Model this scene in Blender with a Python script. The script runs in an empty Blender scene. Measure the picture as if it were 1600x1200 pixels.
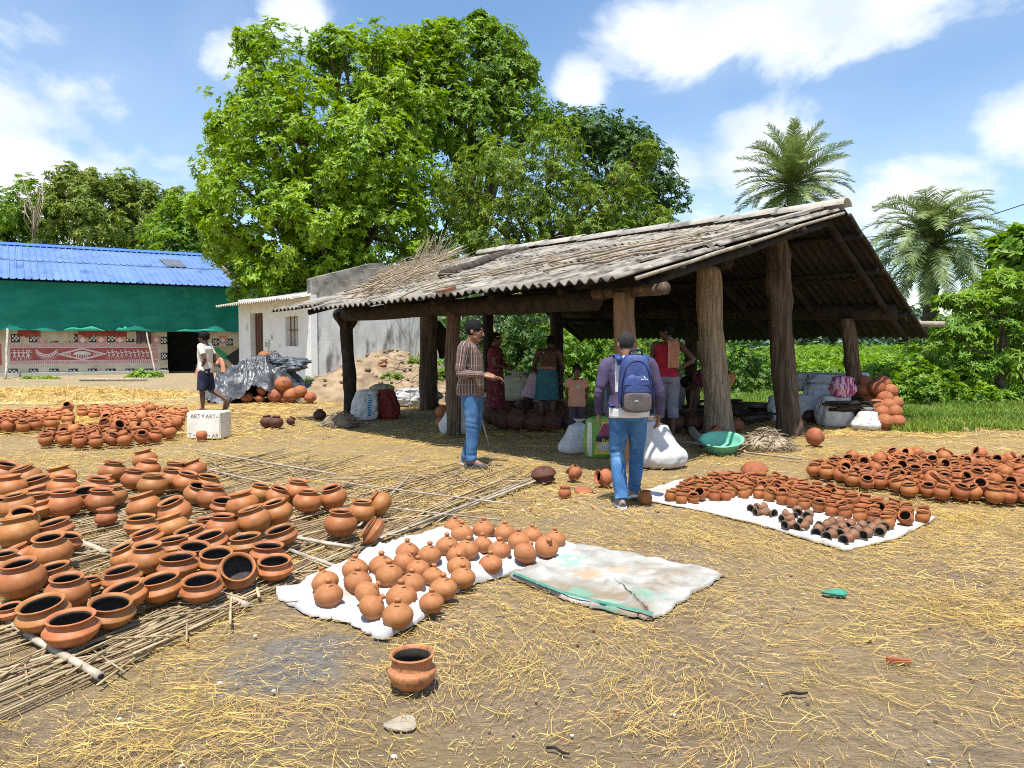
import bpy, bmesh, math, random
import numpy as np
from mathutils import Vector, Matrix, Euler

random.seed(7)
rng = np.random.default_rng(7)
SC = bpy.context.scene
COL = SC.collection
R_ = math.radians

# ------------------------------------------------------------------ camera
F_PX = 1130.0                       # focal length in pixels of a 1600 px wide picture
CAM = Vector((0, 0, 1.45))
PITCH = math.atan2(64.0, F_PX)      # looks down a little: the horizon lies above the middle
cam = bpy.data.cameras.new('camera')
cam.sensor_width = 36.0
cam.lens = F_PX / 1600 * 36.0
cam.clip_start = 0.05
cam.clip_end = 4000
camo = bpy.data.objects.new('camera', cam)
COL.objects.link(camo)
camo.location = CAM
camo.rotation_euler = (math.pi / 2 - PITCH, 0, 0)
SC.camera = camo
SC.render.resolution_x, SC.render.resolution_y = 1024, 768

# ------------------------------------------------------------------ sun, sky, exposure
SUN_EL = R_(72)
SUN_TO = Vector((-0.22, -0.97, 0)).normalized()          # horizontal direction towards the sun
SUN_DIR = Vector((SUN_TO.x * math.cos(SUN_EL), SUN_TO.y * math.cos(SUN_EL), math.sin(SUN_EL)))
sl = bpy.data.lights.new('sun', 'SUN')
sl.energy = 5.0
sl.angle = R_(0.55)
sl.color = (1.0, 0.955, 0.88)
so = bpy.data.objects.new('sun', sl)
COL.objects.link(so)
so.rotation_euler = SUN_DIR.to_track_quat('Z', 'Y').to_euler()
so.location = (0, 0, 40)

SC.view_settings.view_transform = 'Standard'
SC.view_settings.look = 'None'
SC.view_settings.gamma = 1
SC.view_settings.use_curve_mapping = False
SC.view_settings.exposure = 0.55
SC.cycles.max_bounces = 6
SC.cycles.diffuse_bounces = 3
SC.cycles.glossy_bounces = 2
SC.cycles.transmission_bounces = 3
SC.cycles.transparent_max_bounces = 6
SC.cycles.use_denoising = False
SC.cycles.pixel_filter_type = 'BLACKMAN_HARRIS'
SC.cycles.filter_width = 1.05


def ray(px, py):
    x = (px - 800) / F_PX
    y = (600 - py) / F_PX
    c, s = math.cos(PITCH), math.sin(PITCH)
    return Vector((x, c + y * s, -s + y * c))


def G(px, py, z=0.0):
    d = ray(px, py)
    return CAM + d * ((z - CAM.z) / d.z)


def at(px, py, Y):
    d = ray(px, py)
    return CAM + d * (Y / d.y)


def plane_hit(px, py, p0, n):
    d = ray(px, py)
    return CAM + d * ((p0 - CAM).dot(n) / d.dot(n))


# world: Nishita sky with cumulus clouds in fixed compass directions
W = bpy.data.worlds.new('World')
SC.world = W
W.use_nodes = True
nt = W.node_tree
for n in list(nt.nodes):
    nt.nodes.remove(n)


def wn(t, **kw):
    n = nt.nodes.new(t)
    for k, v in kw.items():
        setattr(n, k, v)
    return n


def wmath(op, a, b=None, clamp=False):
    n = wn('ShaderNodeMath', operation=op, use_clamp=clamp)
    for i, v in enumerate((a, b)):
        if v is None:
            continue
        if isinstance(v, (int, float)):
            n.inputs[i].default_value = v
        else:
            nt.links.new(v, n.inputs[i])
    return n.outputs[0]


def wvec(op, a, b=None, out=0):
    n = wn('ShaderNodeVectorMath', operation=op)
    for i, v in enumerate((a, b)):
        if v is None:
            continue
        if isinstance(v, (tuple, list, Vector)):
            n.inputs[i].default_value = tuple(v)
        else:
            nt.links.new(v, n.inputs[i])
    return n.outputs[out]


sky = wn('ShaderNodeTexSky', sky_type='NISHITA')
sky.sun_disc = False
sky.sun_elevation = SUN_EL
sky.sun_rotation = math.atan2(SUN_TO.x, SUN_TO.y)
sky.altitude = 0
sky.air_density = 1.15
sky.dust_density = 0.5
sky.ozone_density = 2.2
tc = wn('ShaderNodeTexCoord')
D = wvec('NORMALIZE', tc.outputs['Generated'])
n1 = wn('ShaderNodeTexNoise', noise_dimensions='3D')
n1.inputs['Scale'].default_value = 5.5
n1.inputs['Detail'].default_value = 9
n1.inputs['Roughness'].default_value = 0.56
n1.inputs['Distortion'].default_value = 0.25
mp = wn('ShaderNodeMapping')
mp.inputs['Scale'].default_value = (1, 1, 1.5)
nt.links.new(D, mp.inputs['Vector'])
nt.links.new(mp.outputs[0], n1.inputs['Vector'])
lobes = [(60, 200, 220, 150, .92), (20, 60, 180, 80, .72), (140, 225, 130, 85, .88),
         (1240, 35, 200, 70, .95), (1080, 70, 120, 60, .95), (1400, 0, 150, 60, .9),
         (1220, 275, 220, 105, .84), (1420, 275, 140, 80, .82), (1590, 195, 100, 60, .9), (1060, 270, 80, 70, .8),
         (905, 140, 55, 42, .85), (455, 30, 50, 42, .9), (355, 75, 75, 65, .75),
         (1120, 330, 90, 60, .8), (320, 280, 40, 30, .6)]
acc = None
for (px, py, rx, ry, st) in lobes:
    c = ray(px, py).normalized()
    r = Vector((0, 0, 1)).cross(c) * -1
    r.normalize()
    u = r.cross(c).normalized()
    a = wmath('MULTIPLY', wvec('DOT_PRODUCT', D, r, 1), F_PX / rx)
    b = wmath('MULTIPLY', wvec('DOT_PRODUCT', D, u, 1), F_PX / ry)
    q = wmath('ADD', wmath('MULTIPLY', a, a), wmath('MULTIPLY', b, b))
    front = wmath('GREATER_THAN', wvec('DOT_PRODUCT', D, c, 1), 0.2)
    e = wmath('MULTIPLY', wmath('POWER', 2.718, wmath('MULTIPLY', q, -0.75)), front)
    e = wmath('MULTIPLY', e, st)
    acc = e if acc is None else wmath('MAXIMUM', acc, e)
# all round the sky the same kind of scattered cumulus goes on
n3 = wn('ShaderNodeTexNoise')
n3.inputs['Scale'].default_value = 2.2
n3.inputs['Detail'].default_value = 2
nt.links.new(mp.outputs[0], n3.inputs['Vector'])
sep = wn('ShaderNodeSeparateXYZ')
nt.links.new(D, sep.inputs[0])
behind = wmath('LESS_THAN', sep.outputs[1], 0.45)
general = wmath('MULTIPLY', wmath('MULTIPLY', wmath('SUBTRACT', n3.outputs[0], 0.42, True), 3.0), behind)
acc = wmath('MAXIMUM', acc, general)
dens = wmath('ADD', wmath('MULTIPLY', wmath('SUBTRACT', n1.outputs[0], 0.5), 1.9), wmath('SUBTRACT', acc, 0.40))
mask = wn('ShaderNodeMapRange', interpolation_type='SMOOTHSTEP')
mask.inputs['From Min'].default_value = -0.02
mask.inputs['From Max'].default_value = 0.42
nt.links.new(dens, mask.inputs['Value'])
hazy = wmath('MULTIPLY', acc, 0.22)
cov = wmath('MAXIMUM', wmath('MULTIPLY', mask.outputs[0], 0.93), hazy)
n2 = wn('ShaderNodeTexNoise')
n2.inputs['Scale'].default_value = 9
n2.inputs['Detail'].default_value = 5
nt.links.new(mp.outputs[0], n2.inputs['Vector'])
cr = wn('ShaderNodeValToRGB')
cr.color_ramp.elements[0].position = 0.34
cr.color_ramp.elements[0].color = (5.0, 5.6, 6.3, 1)
cr.color_ramp.elements[1].position = 0.62
cr.color_ramp.elements[1].color = (6.9, 7.1, 7.4, 1)
nt.links.new(n2.outputs[0], cr.inputs[0])
hs = wn('ShaderNodeHueSaturation')
hs.inputs['Saturation'].default_value = 1.12
hs.inputs['Value'].default_value = 1.14
nt.links.new(sky.outputs[0], hs.inputs['Color'])
mixc = wn('ShaderNodeMix', data_type='RGBA')
nt.links.new(cov, mixc.inputs['Factor'])
nt.links.new(hs.outputs[0], mixc.inputs[6])
nt.links.new(cr.outputs[0], mixc.inputs[7])
bg = wn('ShaderNodeBackground')
bg.inputs['Strength'].default_value = 0.118
nt.links.new(mixc.outputs[2], bg.inputs['Color'])
wo = wn('ShaderNodeOutputWorld')
nt.links.new(bg.outputs[0], wo.inputs['Surface'])


# ------------------------------------------------------------------ object helpers
def tag(o, label=None, cat=None, group=None, kind=None):
    if label:
        o['label'] = label
    if cat:
        o['category'] = cat
    if group:
        o['group'] = group
    if kind:
        o['kind'] = kind
    return o


def thing(name, label, cat, loc=(0, 0, 0), rz=0.0, group=None):
    o = bpy.data.objects.new(name, None)
    COL.objects.link(o)
    o.empty_display_size = 0.1
    o.location = loc
    o.rotation_euler = (0, 0, rz)
    return tag(o, label, cat, group)


def link(name, me, parent=None):
    o = bpy.data.objects.new(name, me)
    COL.objects.link(o)
    if parent is not None:
        o.parent = parent
    return o


def copy_tree(o, parent=None):
    c = o.copy()
    COL.objects.link(c)
    if parent is not None:
        c.parent = parent
    for ch in [k for k in KIDS.get(o.name, [])]:
        copy_tree(ch, c)
    return c


KIDS = {}


def mesh_np(name, V, F, mats=(), midx=None, smooth=False):
    """mesh from numpy arrays: V (n,3), F (m,k) with k = 3 or 4"""
    V = np.asarray(V, dtype=np.float32)
    F = np.asarray(F, dtype=np.int32)
    me = bpy.data.meshes.new(name)
    m, k = F.shape
    me.vertices.add(len(V))
    me.vertices.foreach_set('co', V.ravel())
    me.loops.add(m * k)
    me.loops.foreach_set('vertex_index', F.ravel())
    me.polygons.add(m)
    me.polygons.foreach_set('loop_start', np.arange(0, m * k, k, dtype=np.int32))
    me.polygons.foreach_set('loop_total', np.full(m, k, dtype=np.int32))
    if smooth:
        me.polygons.foreach_set('use_smooth', np.ones(m, dtype=bool))
    for mt in mats:
        me.materials.append(mt)
    if midx is not None:
        me.polygons.foreach_set('material_index', np.asarray(midx, dtype=np.int32))
    me.update(calc_edges=True)
    return me


class MB:
    """collects shapes; build() links them as one mesh object"""

    def __init__(self):
        self.v, self.f, self.m, self.s = [], [], [], []

    def add(self, V, F, mi=0, smooth=False):
        o = len(self.v)
        self.v.extend([tuple(p) for p in V])
        for f in F:
            self.f.append([i + o for i in f])
            self.m.append(mi)
            self.s.append(smooth)
        return self

    def box(self, c, size, M=None, mi=0):
        hx, hy, hz = (s / 2 for s in size)
        V = [Vector((x * hx, y * hy, z * hz)) for x in (-1, 1) for y in (-1, 1) for z in (-1, 1)]
        if M is not None:
            V = [M @ p for p in V]
        V = [p + Vector(c) for p in V]
        F = [(0, 1, 3, 2), (4, 6, 7, 5), (0, 4, 5, 1), (2, 3, 7, 6), (0, 2, 6, 4), (1, 5, 7, 3)]
        return self.add(V, F, mi)

    def tube(self, pts, rad, n=8, mi=0, cap=True, smooth=True, wob=0.0, squash=1.0):
        pts = [Vector(p) for p in pts]
        if isinstance(rad, (int, float)):
            rad = [rad] * len(pts)
        V, F = [], []
        up = Vector((0.13, 0.07, 1)).normalized()
        for i, p in enumerate(pts):
            t = (pts[min(i + 1, len(pts) - 1)] - pts[max(i - 1, 0)]).normalized()
            a = up.cross(t)
            if a.length < 0.1:
                a = Vector((1, 0, 0)).cross(t)
            a.normalize()
            b = t.cross(a)
            for k in range(n):
                an = 2 * math.pi * k / n
                r = rad[i] * (1 + (random.uniform(-wob, wob) if wob else 0))
                V.append(p + a * (r * math.cos(an)) + b * (r * squash * math.sin(an)))
        for i in range(len(pts) - 1):
            for k in range(n):
                k2 = (k + 1) % n
                F.append((i * n + k, i * n + k2, (i + 1) * n + k2, (i + 1) * n + k))
        if cap:
            F.append(tuple(reversed(range(n))))
            F.append(tuple((len(pts) - 1) * n + k for k in range(n)))
        return self.add(V, F, mi, smooth)

    def lathe(self, prof, n=24, mi=0, M=None, smooth=True, cuts=None):
        """prof: list of (r, z) from bottom centre to the end; cuts: list of ring index -> material"""
        V, F, mm = [], [], []
        for (r, z) in prof:
            for k in range(n):
                a = 2 * math.pi * k / n
                V.append(Vector((r * math.cos(a), r * math.sin(a), z)))
        if M is not None:
            V = [M @ p for p in V]
        o = len(self.v)
        self.v.extend([tuple(p) for p in V])
        for i in range(len(prof) - 1):
            for k in range(n):
                k2 = (k + 1) % n
                self.f.append([o + i * n + k, o + i * n + k2, o + (i + 1) * n + k2, o + (i + 1) * n + k])
                self.m.append(cuts[i] if cuts else mi)
                self.s.append(smooth)
        return self

    def sphere(self, c, r, n=12, m=8, mi=0, M=None):
        if isinstance(r, (int, float)):
            r = (r, r, r)
        V, F = [], []
        c = Vector(c)
        for i in range(m + 1):
            th = math.pi * i / m
            for k in range(n):
                a = 2 * math.pi * k / n
                p = Vector((r[0] * math.sin(th) * math.cos(a), r[1] * math.sin(th) * math.sin(a), r[2] * math.cos(th)))
                if M is not None:
                    p = M @ p
                V.append(c + p)
        for i in range(m):
            for k in range(n):
                k2 = (k + 1) % n
                F.append((i * n + k, (i + 1) * n + k, (i + 1) * n + k2, i * n + k2))
        return self.add(V, F, mi, True)

    def mesh(self, name, mats):
        me = bpy.data.meshes.new(name)
        me.from_pydata(self.v, [], self.f)
        for mt in (mats if isinstance(mats, (list, tuple)) else [mats]):
            me.materials.append(mt)
        me.polygons.foreach_set('material_index', self.m)
        me.polygons.foreach_set('use_smooth', self.s)
        me.update()
        return me

    def build(self, name, mats, parent=None):
        return link(name, self.mesh(name, mats), parent)


def fbm(P, scale, seed=0, octv=3):
    """cheap smooth pseudo noise, -1..1, from sums of sines on points (n,3)"""
    r = np.random.default_rng(seed)
    out = np.zeros(len(P))
    amp, tot = 1.0, 0.0
    for o in range(octv):
        for _ in range(3):
            d = r.normal(size=3)
            d /= np.linalg.norm(d)
            out += amp * np.sin(P @ d * scale * (2 ** o) * r.uniform(.7, 1.4) + r.uniform(0, 6.28)) / 3
        tot += amp
        amp *= .55
    return out / tot * 1.6


# ------------------------------------------------------------------ materials
def mat(name, c1, c2=None, scale=6.0, rough=0.85, bump=0.0, bscale=40.0, stretch=(1, 1, 1), detail=5,
        lo=0.35, hi=0.65, coord='Object', rnd=0.0, spec=0.3, third=None, tscale=2.0, tlo=.55, thi=.7, island=0.0, trans=0.0,
        lines=None, sat=0.0):
    m = bpy.data.materials.new(name)
    m.use_nodes = True
    t = m.node_tree
    b = t.nodes['Principled BSDF']
    b.inputs['Roughness'].default_value = rough
    b.inputs['Specular IOR Level'].default_value = spec
    tcn = t.nodes.new('ShaderNodeTexCoord')
    mpn = t.nodes.new('ShaderNodeMapping')
    mpn.inputs['Scale'].default_value = stretch
    t.links.new(tcn.outputs[coord], mpn.inputs['Vector'])
    vec = mpn.outputs[0]
    oi = t.nodes.new('ShaderNodeObjectInfo')
    ad = t.nodes.new('ShaderNodeVectorMath')
    ad.operation = 'MULTIPLY_ADD'
    t.links.new(oi.outputs['Random'], ad.inputs[0])
    ad.inputs[1].default_value = (37, 53, 71)
    t.links.new(vec, ad.inputs[2])
    vec = ad.outputs[0]
    col = None
    if c2 is not None:
        no = t.nodes.new('ShaderNodeTexNoise')
        no.inputs['Scale'].default_value = scale
        no.inputs['Detail'].default_value = detail
        no.inputs['Roughness'].default_value = .6
        t.links.new(vec, no.inputs['Vector'])
        rp = t.nodes.new('ShaderNodeValToRGB')
        rp.color_ramp.elements[0].position = lo
        rp.color_ramp.elements[0].color = (*c1, 1)
        rp.color_ramp.elements[1].position = hi
        rp.color_ramp.elements[1].color = (*c2, 1)
        t.links.new(no.outputs[0], rp.inputs[0])
        col = rp.outputs[0]
        if third is not None:
            n2_ = t.nodes.new('ShaderNodeTexNoise')
            n2_.inputs['Scale'].default_value = tscale
            n2_.inputs['Detail'].default_value = 6
            t.links.new(vec, n2_.inputs['Vector'])
            mr = t.nodes.new('ShaderNodeMapRange')
            mr.inputs['From Min'].default_value = tlo
            mr.inputs['From Max'].default_value = thi
            t.links.new(n2_.outputs[0], mr.inputs['Value'])
            mx = t.nodes.new('ShaderNodeMix')
            mx.data_type = 'RGBA'
            t.links.new(mr.outputs[0], mx.inputs['Factor'])
            t.links.new(col, mx.inputs[6])
            mx.inputs[7].default_value = (*third, 1)
            col = mx.outputs[2]
    if rnd or island:
        if col is None:
            rgb = t.nodes.new('ShaderNodeRGB')
            rgb.outputs[0].default_value = (*c1, 1)
            col = rgb.outputs[0]
        hsv = t.nodes.new('ShaderNodeHueSaturation')
        src = oi.outputs['Random']
        amt = rnd
        if island:
            ge = t.nodes.new('ShaderNodeNewGeometry')
            src = ge.outputs['Random Per Island']
            amt = island
        mr = t.nodes.new('ShaderNodeMapRange')
        mr.inputs['To Min'].default_value = 1 - amt
        mr.inputs['To Max'].default_value = 1 + amt
        t.links.new(src, mr.inputs['Value'])
        t.links.new(mr.outputs[0], hsv.inputs['Value'])
        mr2 = t.nodes.new('ShaderNodeMapRange')
        mr2.inputs['To Min'].default_value = .5 - amt * .05
        mr2.inputs['To Max'].default_value = .5 + amt * .05
        fr = t.nodes.new('ShaderNodeMath')
        fr.operation = 'FRACT'
        mu = t.nodes.new('ShaderNodeMath')
        mu.operation = 'MULTIPLY'
        mu.inputs[1].default_value = 7.31
        t.links.new(src, mu.inputs[0])
        t.links.new(mu.outputs[0], fr.inputs[0])
        t.links.new(fr.outputs[0], mr2.inputs['Value'])
        t.links.new(mr2.outputs[0], hsv.inputs['Hue'])
        t.links.new(col, hsv.inputs['Color'])
        col = hsv.outputs[0]
    if col is None:
        b.inputs['Base Color'].default_value = (*c1, 1)
    else:
        t.links.new(col, b.inputs['Base Color'])
    if bump:
        bn = t.nodes.new('ShaderNodeTexNoise')
        bn.inputs['Scale'].default_value = bscale
        bn.inputs['Detail'].default_value = 5
        t.links.new(vec, bn.inputs['Vector'])
        h = bn.outputs[0]
        if lines:
            wv = t.nodes.new('ShaderNodeTexWave')
            wv.bands_direction = 'Z'
            wv.inputs['Scale'].default_value = lines
            wv.inputs['Distortion'].default_value = 1.2
            wv.inputs['Detail'].default_value = 2
            t.links.new(vec, wv.inputs['Vector'])
            am = t.nodes.new('ShaderNodeMath')
            am.operation = 'ADD'
            t.links.new(h, am.inputs[0])
            t.links.new(wv.outputs['Fac'], am.inputs[1])
            h = am.outputs[0]
        bp = t.nodes.new('ShaderNodeBump')
        bp.inputs['Strength'].default_value = bump
        bp.inputs['Distance'].default_value = 0.02
        t.links.new(h, bp.inputs['Height'])
        t.links.new(bp.outputs[0], b.inputs['Normal'])
    if trans:
        tr = t.nodes.new('ShaderNodeBsdfTranslucent')
        if col is not None:
            hs_ = t.nodes.new('ShaderNodeHueSaturation')
            hs_.inputs['Value'].default_value = 1.5
            hs_.inputs['Saturation'].default_value = 1.1
            hs_.inputs['Hue'].default_value = .485
            t.links.new(col, hs_.inputs['Color'])
            t.links.new(hs_.outputs[0], tr.inputs['Color'])
        else:
            tr.inputs['Color'].default_value = (*c1, 1)
        ms = t.nodes.new('ShaderNodeMixShader')
        ms.inputs[0].default_value = trans
        t.links.new(b.outputs[0], ms.inputs[1])
        t.links.new(tr.outputs[0], ms.inputs[2])
        t.links.new(ms.outputs[0], t.nodes['Material Output'].inputs['Surface'])
    return m


CLAY = mat('clay', (.325, .117, .033), (.41, .162, .052), 4, .52, .09, 50, rnd=.17, spec=.4, third=(.27, .09, .03), tscale=2.5, tlo=.55, thi=.78, lines=26)
CLAY_FIELD = mat('clay_leather_hard', (.27, .088, .028), (.355, .125, .042), 5, .6, .05, 60, rnd=.14, spec=.3)
CLAY_FIRED = mat('clay_fired', (.29, .092, .038), (.37, .135, .06), 4, .7, .06, 60, rnd=.10, third=(.06, .04, .035), tscale=3.0, tlo=.60, thi=.72)
CLAY_DARK = mat('clay_sooted', (.085, .034, .022), (.16, .06, .036), 4, .7, .06, 60, rnd=.1, third=(.03, .025, .025), tscale=4, tlo=.5, thi=.65)
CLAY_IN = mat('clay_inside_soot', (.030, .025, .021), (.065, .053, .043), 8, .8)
CLAY_GREY = mat('clay_grey_rim', (.105, .072, .05), (.17, .115, .078), 8, .8)
PIGGY = mat('clay_smooth', (.34, .133, .045), (.405, .168, .062), 5, .55, .22, 80, rnd=.07, spec=.35, lines=60)
DRUM = mat('clay_drum', (.20, .085, .042), (.28, .125, .065), 8, .75, .05, 60, rnd=.1)
WOOD_POST = mat('post_wood', (.042, .029, .02), (.175, .122, .082), 7, .9, .9, 16, stretch=(5, 5, .35), third=(.045, .03, .022), tscale=1.6, tlo=.52, thi=.68)
WOOD_PALE = mat('post_wood_pale', (.17, .125, .083), (.43, .335, .23), 7, .9, .9, 15, stretch=(5, 5, .3), third=(.11, .07, .045), tscale=1.8, tlo=.55, thi=.72)
WOOD_ORANGE = mat('post_wood_orange', (.14, .08, .042), (.27, .16, .085), 5, .9, .5, 14, stretch=(3, 3, .35))
WOOD_DARK = mat('beam_wood', (.014, .0105, .008), (.045, .032, .023), 4, .9, .5, 16, stretch=(2, 2, 2))
WOOD_SHADE = mat('shaded_pole', (.010, .008, .007), (.030, .023, .018), 5, .9, .4, 16)  # rafters and purlins coloured dark to carry the shade under the roof
WOOD_CHAR = mat('charred_log', (.03, .024, .02), (.10, .075, .055), 7, .92, .6, 24)
WOOD_GREY = mat('weathered_wood', (.24, .20, .155), (.40, .345, .275), 9, .9, .4, 30, stretch=(1, 1, 1), rnd=.12)
BAMBOO = mat('dry_bamboo', (.27, .235, .18), (.43, .375, .29), 14, .7, .2, 40, rnd=.15)
STICK = mat('reed_stalk', (.235, .165, .085), (.46, .36, .215), 7, .8, .2, 50, rnd=.28)
STICK_STUFF = mat('reed_stalk_loose', (.225, .16, .083), (.43, .335, .20), 7, .8, .2, 50, island=.3)
TWIG = mat('twig', (.19, .148, .105), (.36, .295, .215), 9, .9, .1, 50, rnd=.18)
TWIG_STUFF = mat('twig_tangle', (.20, .155, .10), (.40, .32, .22), 9, .9, island=.3)
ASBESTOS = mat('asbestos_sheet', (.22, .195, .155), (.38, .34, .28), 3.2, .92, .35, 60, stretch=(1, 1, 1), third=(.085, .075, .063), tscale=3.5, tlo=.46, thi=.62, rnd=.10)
ASBESTOS_SHADE = mat('asbestos_underside', (.016, .015, .014), (.032, .029, .026), 3, .9, .2, 40)  # near-black: the shade below the roof is put into the underside colour
RIDGE = mat('ridge_cement', (.34, .315, .27), (.50, .47, .41), 4, .92, .3, 50, third=(.2, .175, .15), tscale=4, tlo=.5, thi=.66, rnd=.08)
STRAW = mat('straw', (.44, .285, .065), (.65, .44, .13), 3, .7, coord='Object', island=.45, spec=.35)
STRAW_PALE = mat('straw_far', (.56, .42, .18), (.70, .55, .27), 3, .75, island=.25)
WHITE_SACK = mat('white_sack', (.48, .48, .47), (.64, .64, .62), 5, .7, .35, 9, rnd=.05)
CREAM_SACK = mat('cream_sack', (.50, .50, .36), (.62, .62, .46), 5, .8, .3, 9)
GREY_SACK = mat('grey_sack', (.38, .38, .38), (.55, .55, .54), 5, .75, .35, 9)
PINK_SACK = mat('pink_sack', (.50, .34, .42), (.60, .42, .50), 5, .75, .3, 9)
CLOTH_WHITE = mat('white_cloth', (.44, .43, .42), (.53, .52, .51), 3, .9, .35, 16, third=(.40, .36, .31), tscale=2.2, tlo=.62, thi=.75)
CLOTH_CREAM = mat('cream_cloth', (.46, .43, .385), (.55, .525, .485), 3, .9, .25, 20, third=(.46, .36, .30), tscale=2.4, tlo=.66, thi=.74)
TARP = mat('black_tarp', (.035, .038, .043), (.115, .12, .128), 4.0, .36, .5, 12, third=(.26, .265, .27), tscale=2.6, tlo=.58, thi=.72, spec=.5)
TARP_BLUE = mat('dark_blue_tarp', (.045, .06, .075), (.11, .13, .15), 4, .5, .4, 8, spec=.5)
WALL_WHITE = mat('limewash', (.64, .64, .615), (.74, .74, .72), 1.6, .92, .15, 30, third=(.42, .40, .36), tscale=1.6, tlo=.60, thi=.75)
WALL_GREY = mat('stained_plaster', (.44, .44, .42), (.68, .68, .655), 1.3, .93, .25, 25, stretch=(1.6, 1.6, .5), third=(.16, .155, .145), tscale=2.2, tlo=.52, thi=.68)
PARAPET = mat('parapet_cement', (.19, .18, .155), (.40, .375, .33), 2.0, .93, .3, 22, third=(.10, .095, .085), tscale=2.4, tlo=.5, thi=.68)
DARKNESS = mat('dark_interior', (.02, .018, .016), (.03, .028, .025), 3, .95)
DOOR_WOOD = mat('brown_door', (.10, .055, .035), (.18, .10, .065), 6, .8, .2, 30, stretch=(4, 4, .5))
METAL_RUST = mat('rusted_bars', (.07, .04, .03), (.14, .08, .05), 10, .7)
BLUE_ROOF = mat('blue_roof_sheet', (.105, .19, .38), (.14, .235, .45), 1.2, .48, .06, 12, rnd=.06, spec=.5, third=(.06, .12, .30), tscale=1.4, tlo=.55, thi=.75)
BLUE_DARK = mat('blue_ridge_cap', (.05, .14, .46), (.07, .17, .52), 2, .45)
NET_GREEN = mat('green_shade_net', (.005, .165, .12), (.015, .23, .17), 1.5, .9, .2, 30, stretch=(.6, .6, 1.6), third=(.03, .30, .22), tscale=1.2, tlo=.66, thi=.74)
NET_LIGHT = mat('green_net_fold', (.02, .30, .21), (.05, .42, .30), 3, .9)
CREAM_WALL = mat('cream_painted_wall', (.50, .44, .33), (.62, .55, .43), 1.8, .92, .12, 20, third=(.36, .31, .23), tscale=1.2, tlo=.55, thi=.7)
MURAL_RED = mat('mural_red', (.34, .085, .075), (.42, .115, .10), 2, .9)
MURAL_PINK = mat('mural_pink', (.48, .24, .23), (.56, .31, .29), 3, .9)
MURAL_WHITE = mat('mural_white', (.66, .58, .58), (.74, .68, .67), 4, .9)
TILE_BLACK = mat('black_paint', (.022, .025, .027), (.04, .042, .045), 4, .8)
TILE_WHITE = mat('white_paint', (.60, .60, .58), (.70, .70, .68), 4, .85)
TILE_PINK = mat('pink_paint', (.48, .22, .19), (.58, .30, .26), 4, .85)
PAINT_GREEN = mat('green_paint', (.05, .27, .12), (.08, .33, .16), 3, .85)
PAINT_BLUE = mat('blue_paint', (.05, .12, .26), (.07, .15, .32), 3, .85)
PAINT_TAN = mat('tan_paint', (.40, .34, .22), (.47, .40, .27), 3, .85)
PLINTH = mat('plinth_cement', (.32, .32, .27), (.45, .44, .38), 2, .92, .2, 20)
RAG_BEIGE = mat('beige_rag', (.42, .36, .27), (.52, .46, .36), 3, .95)
RAG_RED = mat('red_rag', (.24, .04, .035), (.34, .075, .06), 3, .95)
RAG_DARK = mat('dark_rag', (.07, .05, .055), (.14, .10, .10), 5, .95)
SOIL = mat('loose_soil', (.23, .165, .10), (.37, .275, .165), 3.2, .96, .9, 9, third=(.15, .105, .068), tscale=1.3, tlo=.5, thi=.66)
BARK = mat('bark', (.07, .05, .035), (.15, .115, .08), 5, .95, .6, 14, stretch=(2, 2, .5))
PALM_BARK = mat('palm_bark', (.08, .065, .05), (.17, .145, .115), 5, .95, .7, 10, stretch=(1, 1, 3))
LEAF_BRIGHT = mat('leaf_bright', (.135, .255, .009), (.25, .39, .014), .55, .5, island=.32, trans=.30, spec=.4)
LEAF_MID = mat('leaf_mid', (.105, .215, .012), (.195, .33, .02), .5, .5, island=.32, trans=.28, spec=.4)
LEAF_FINE = mat('leaf_fine', (.13, .22, .022), (.22, .31, .034), .5, .55, island=.32, trans=.26, spec=.35)
LEAF_DARK = mat('leaf_dark', (.040, .105, .016), (.075, .155, .022), .4, .5, island=.3, trans=.25, spec=.35)
LEAF_LIGHT = mat('leaf_light', (.115, .235, .022), (.215, .35, .034), .8, .5, island=.3, trans=.32, spec=.35)
LEAF_OLIVE = mat('leaf_olive', (.13, .205, .028), (.22, .28, .04), .4, .55, island=.32, trans=.25, spec=.3)
LEAF_HAZE = mat('leaf_haze', (.12, .20, .125), (.17, .26, .16), .03, .7, island=.25, trans=.15)  # pale and bluish: distance haze painted into the leaf colour
LEAF_PALM = mat('palm_leaflet', (.15, .215, .065), (.235, .305, .10), .8, .5, island=.2, trans=.2, spec=.4)
GRASS_M = mat('grass_blade', (.12, .215, .028), (.235, .32, .05), .8, .6, island=.3, trans=.3)
# ================================================================== ground
def in_poly(P, poly):
    x, y = P[:, 0], P[:, 1]
    ins = np.zeros(len(P), bool)
    j = len(poly) - 1
    for i in range(len(poly)):
        xi, yi = poly[i][0], poly[i][1]
        xj, yj = poly[j][0], poly[j][1]
        c = ((yi > y) != (yj > y)) & (x < (xj - xi) * (y - yi) / (yj - yi + 1e-12) + xi)
        ins ^= c
        j = i
    return ins


def gpoly(pts):
    return [tuple(G(px, py).xy) for px, py in pts]


def axis(lo, hi, step, far_lo, far_hi):
    a = list(np.arange(lo, hi + 1e-6, step))
    s, v = step, hi
    while v < far_hi:
        s *= 1.35
        v += s
        a.append(v)
    s, v = step, lo
    while v > far_lo:
        s *= 1.35
        v -= s
        a.insert(0, v)
    return np.array(a)


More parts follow.
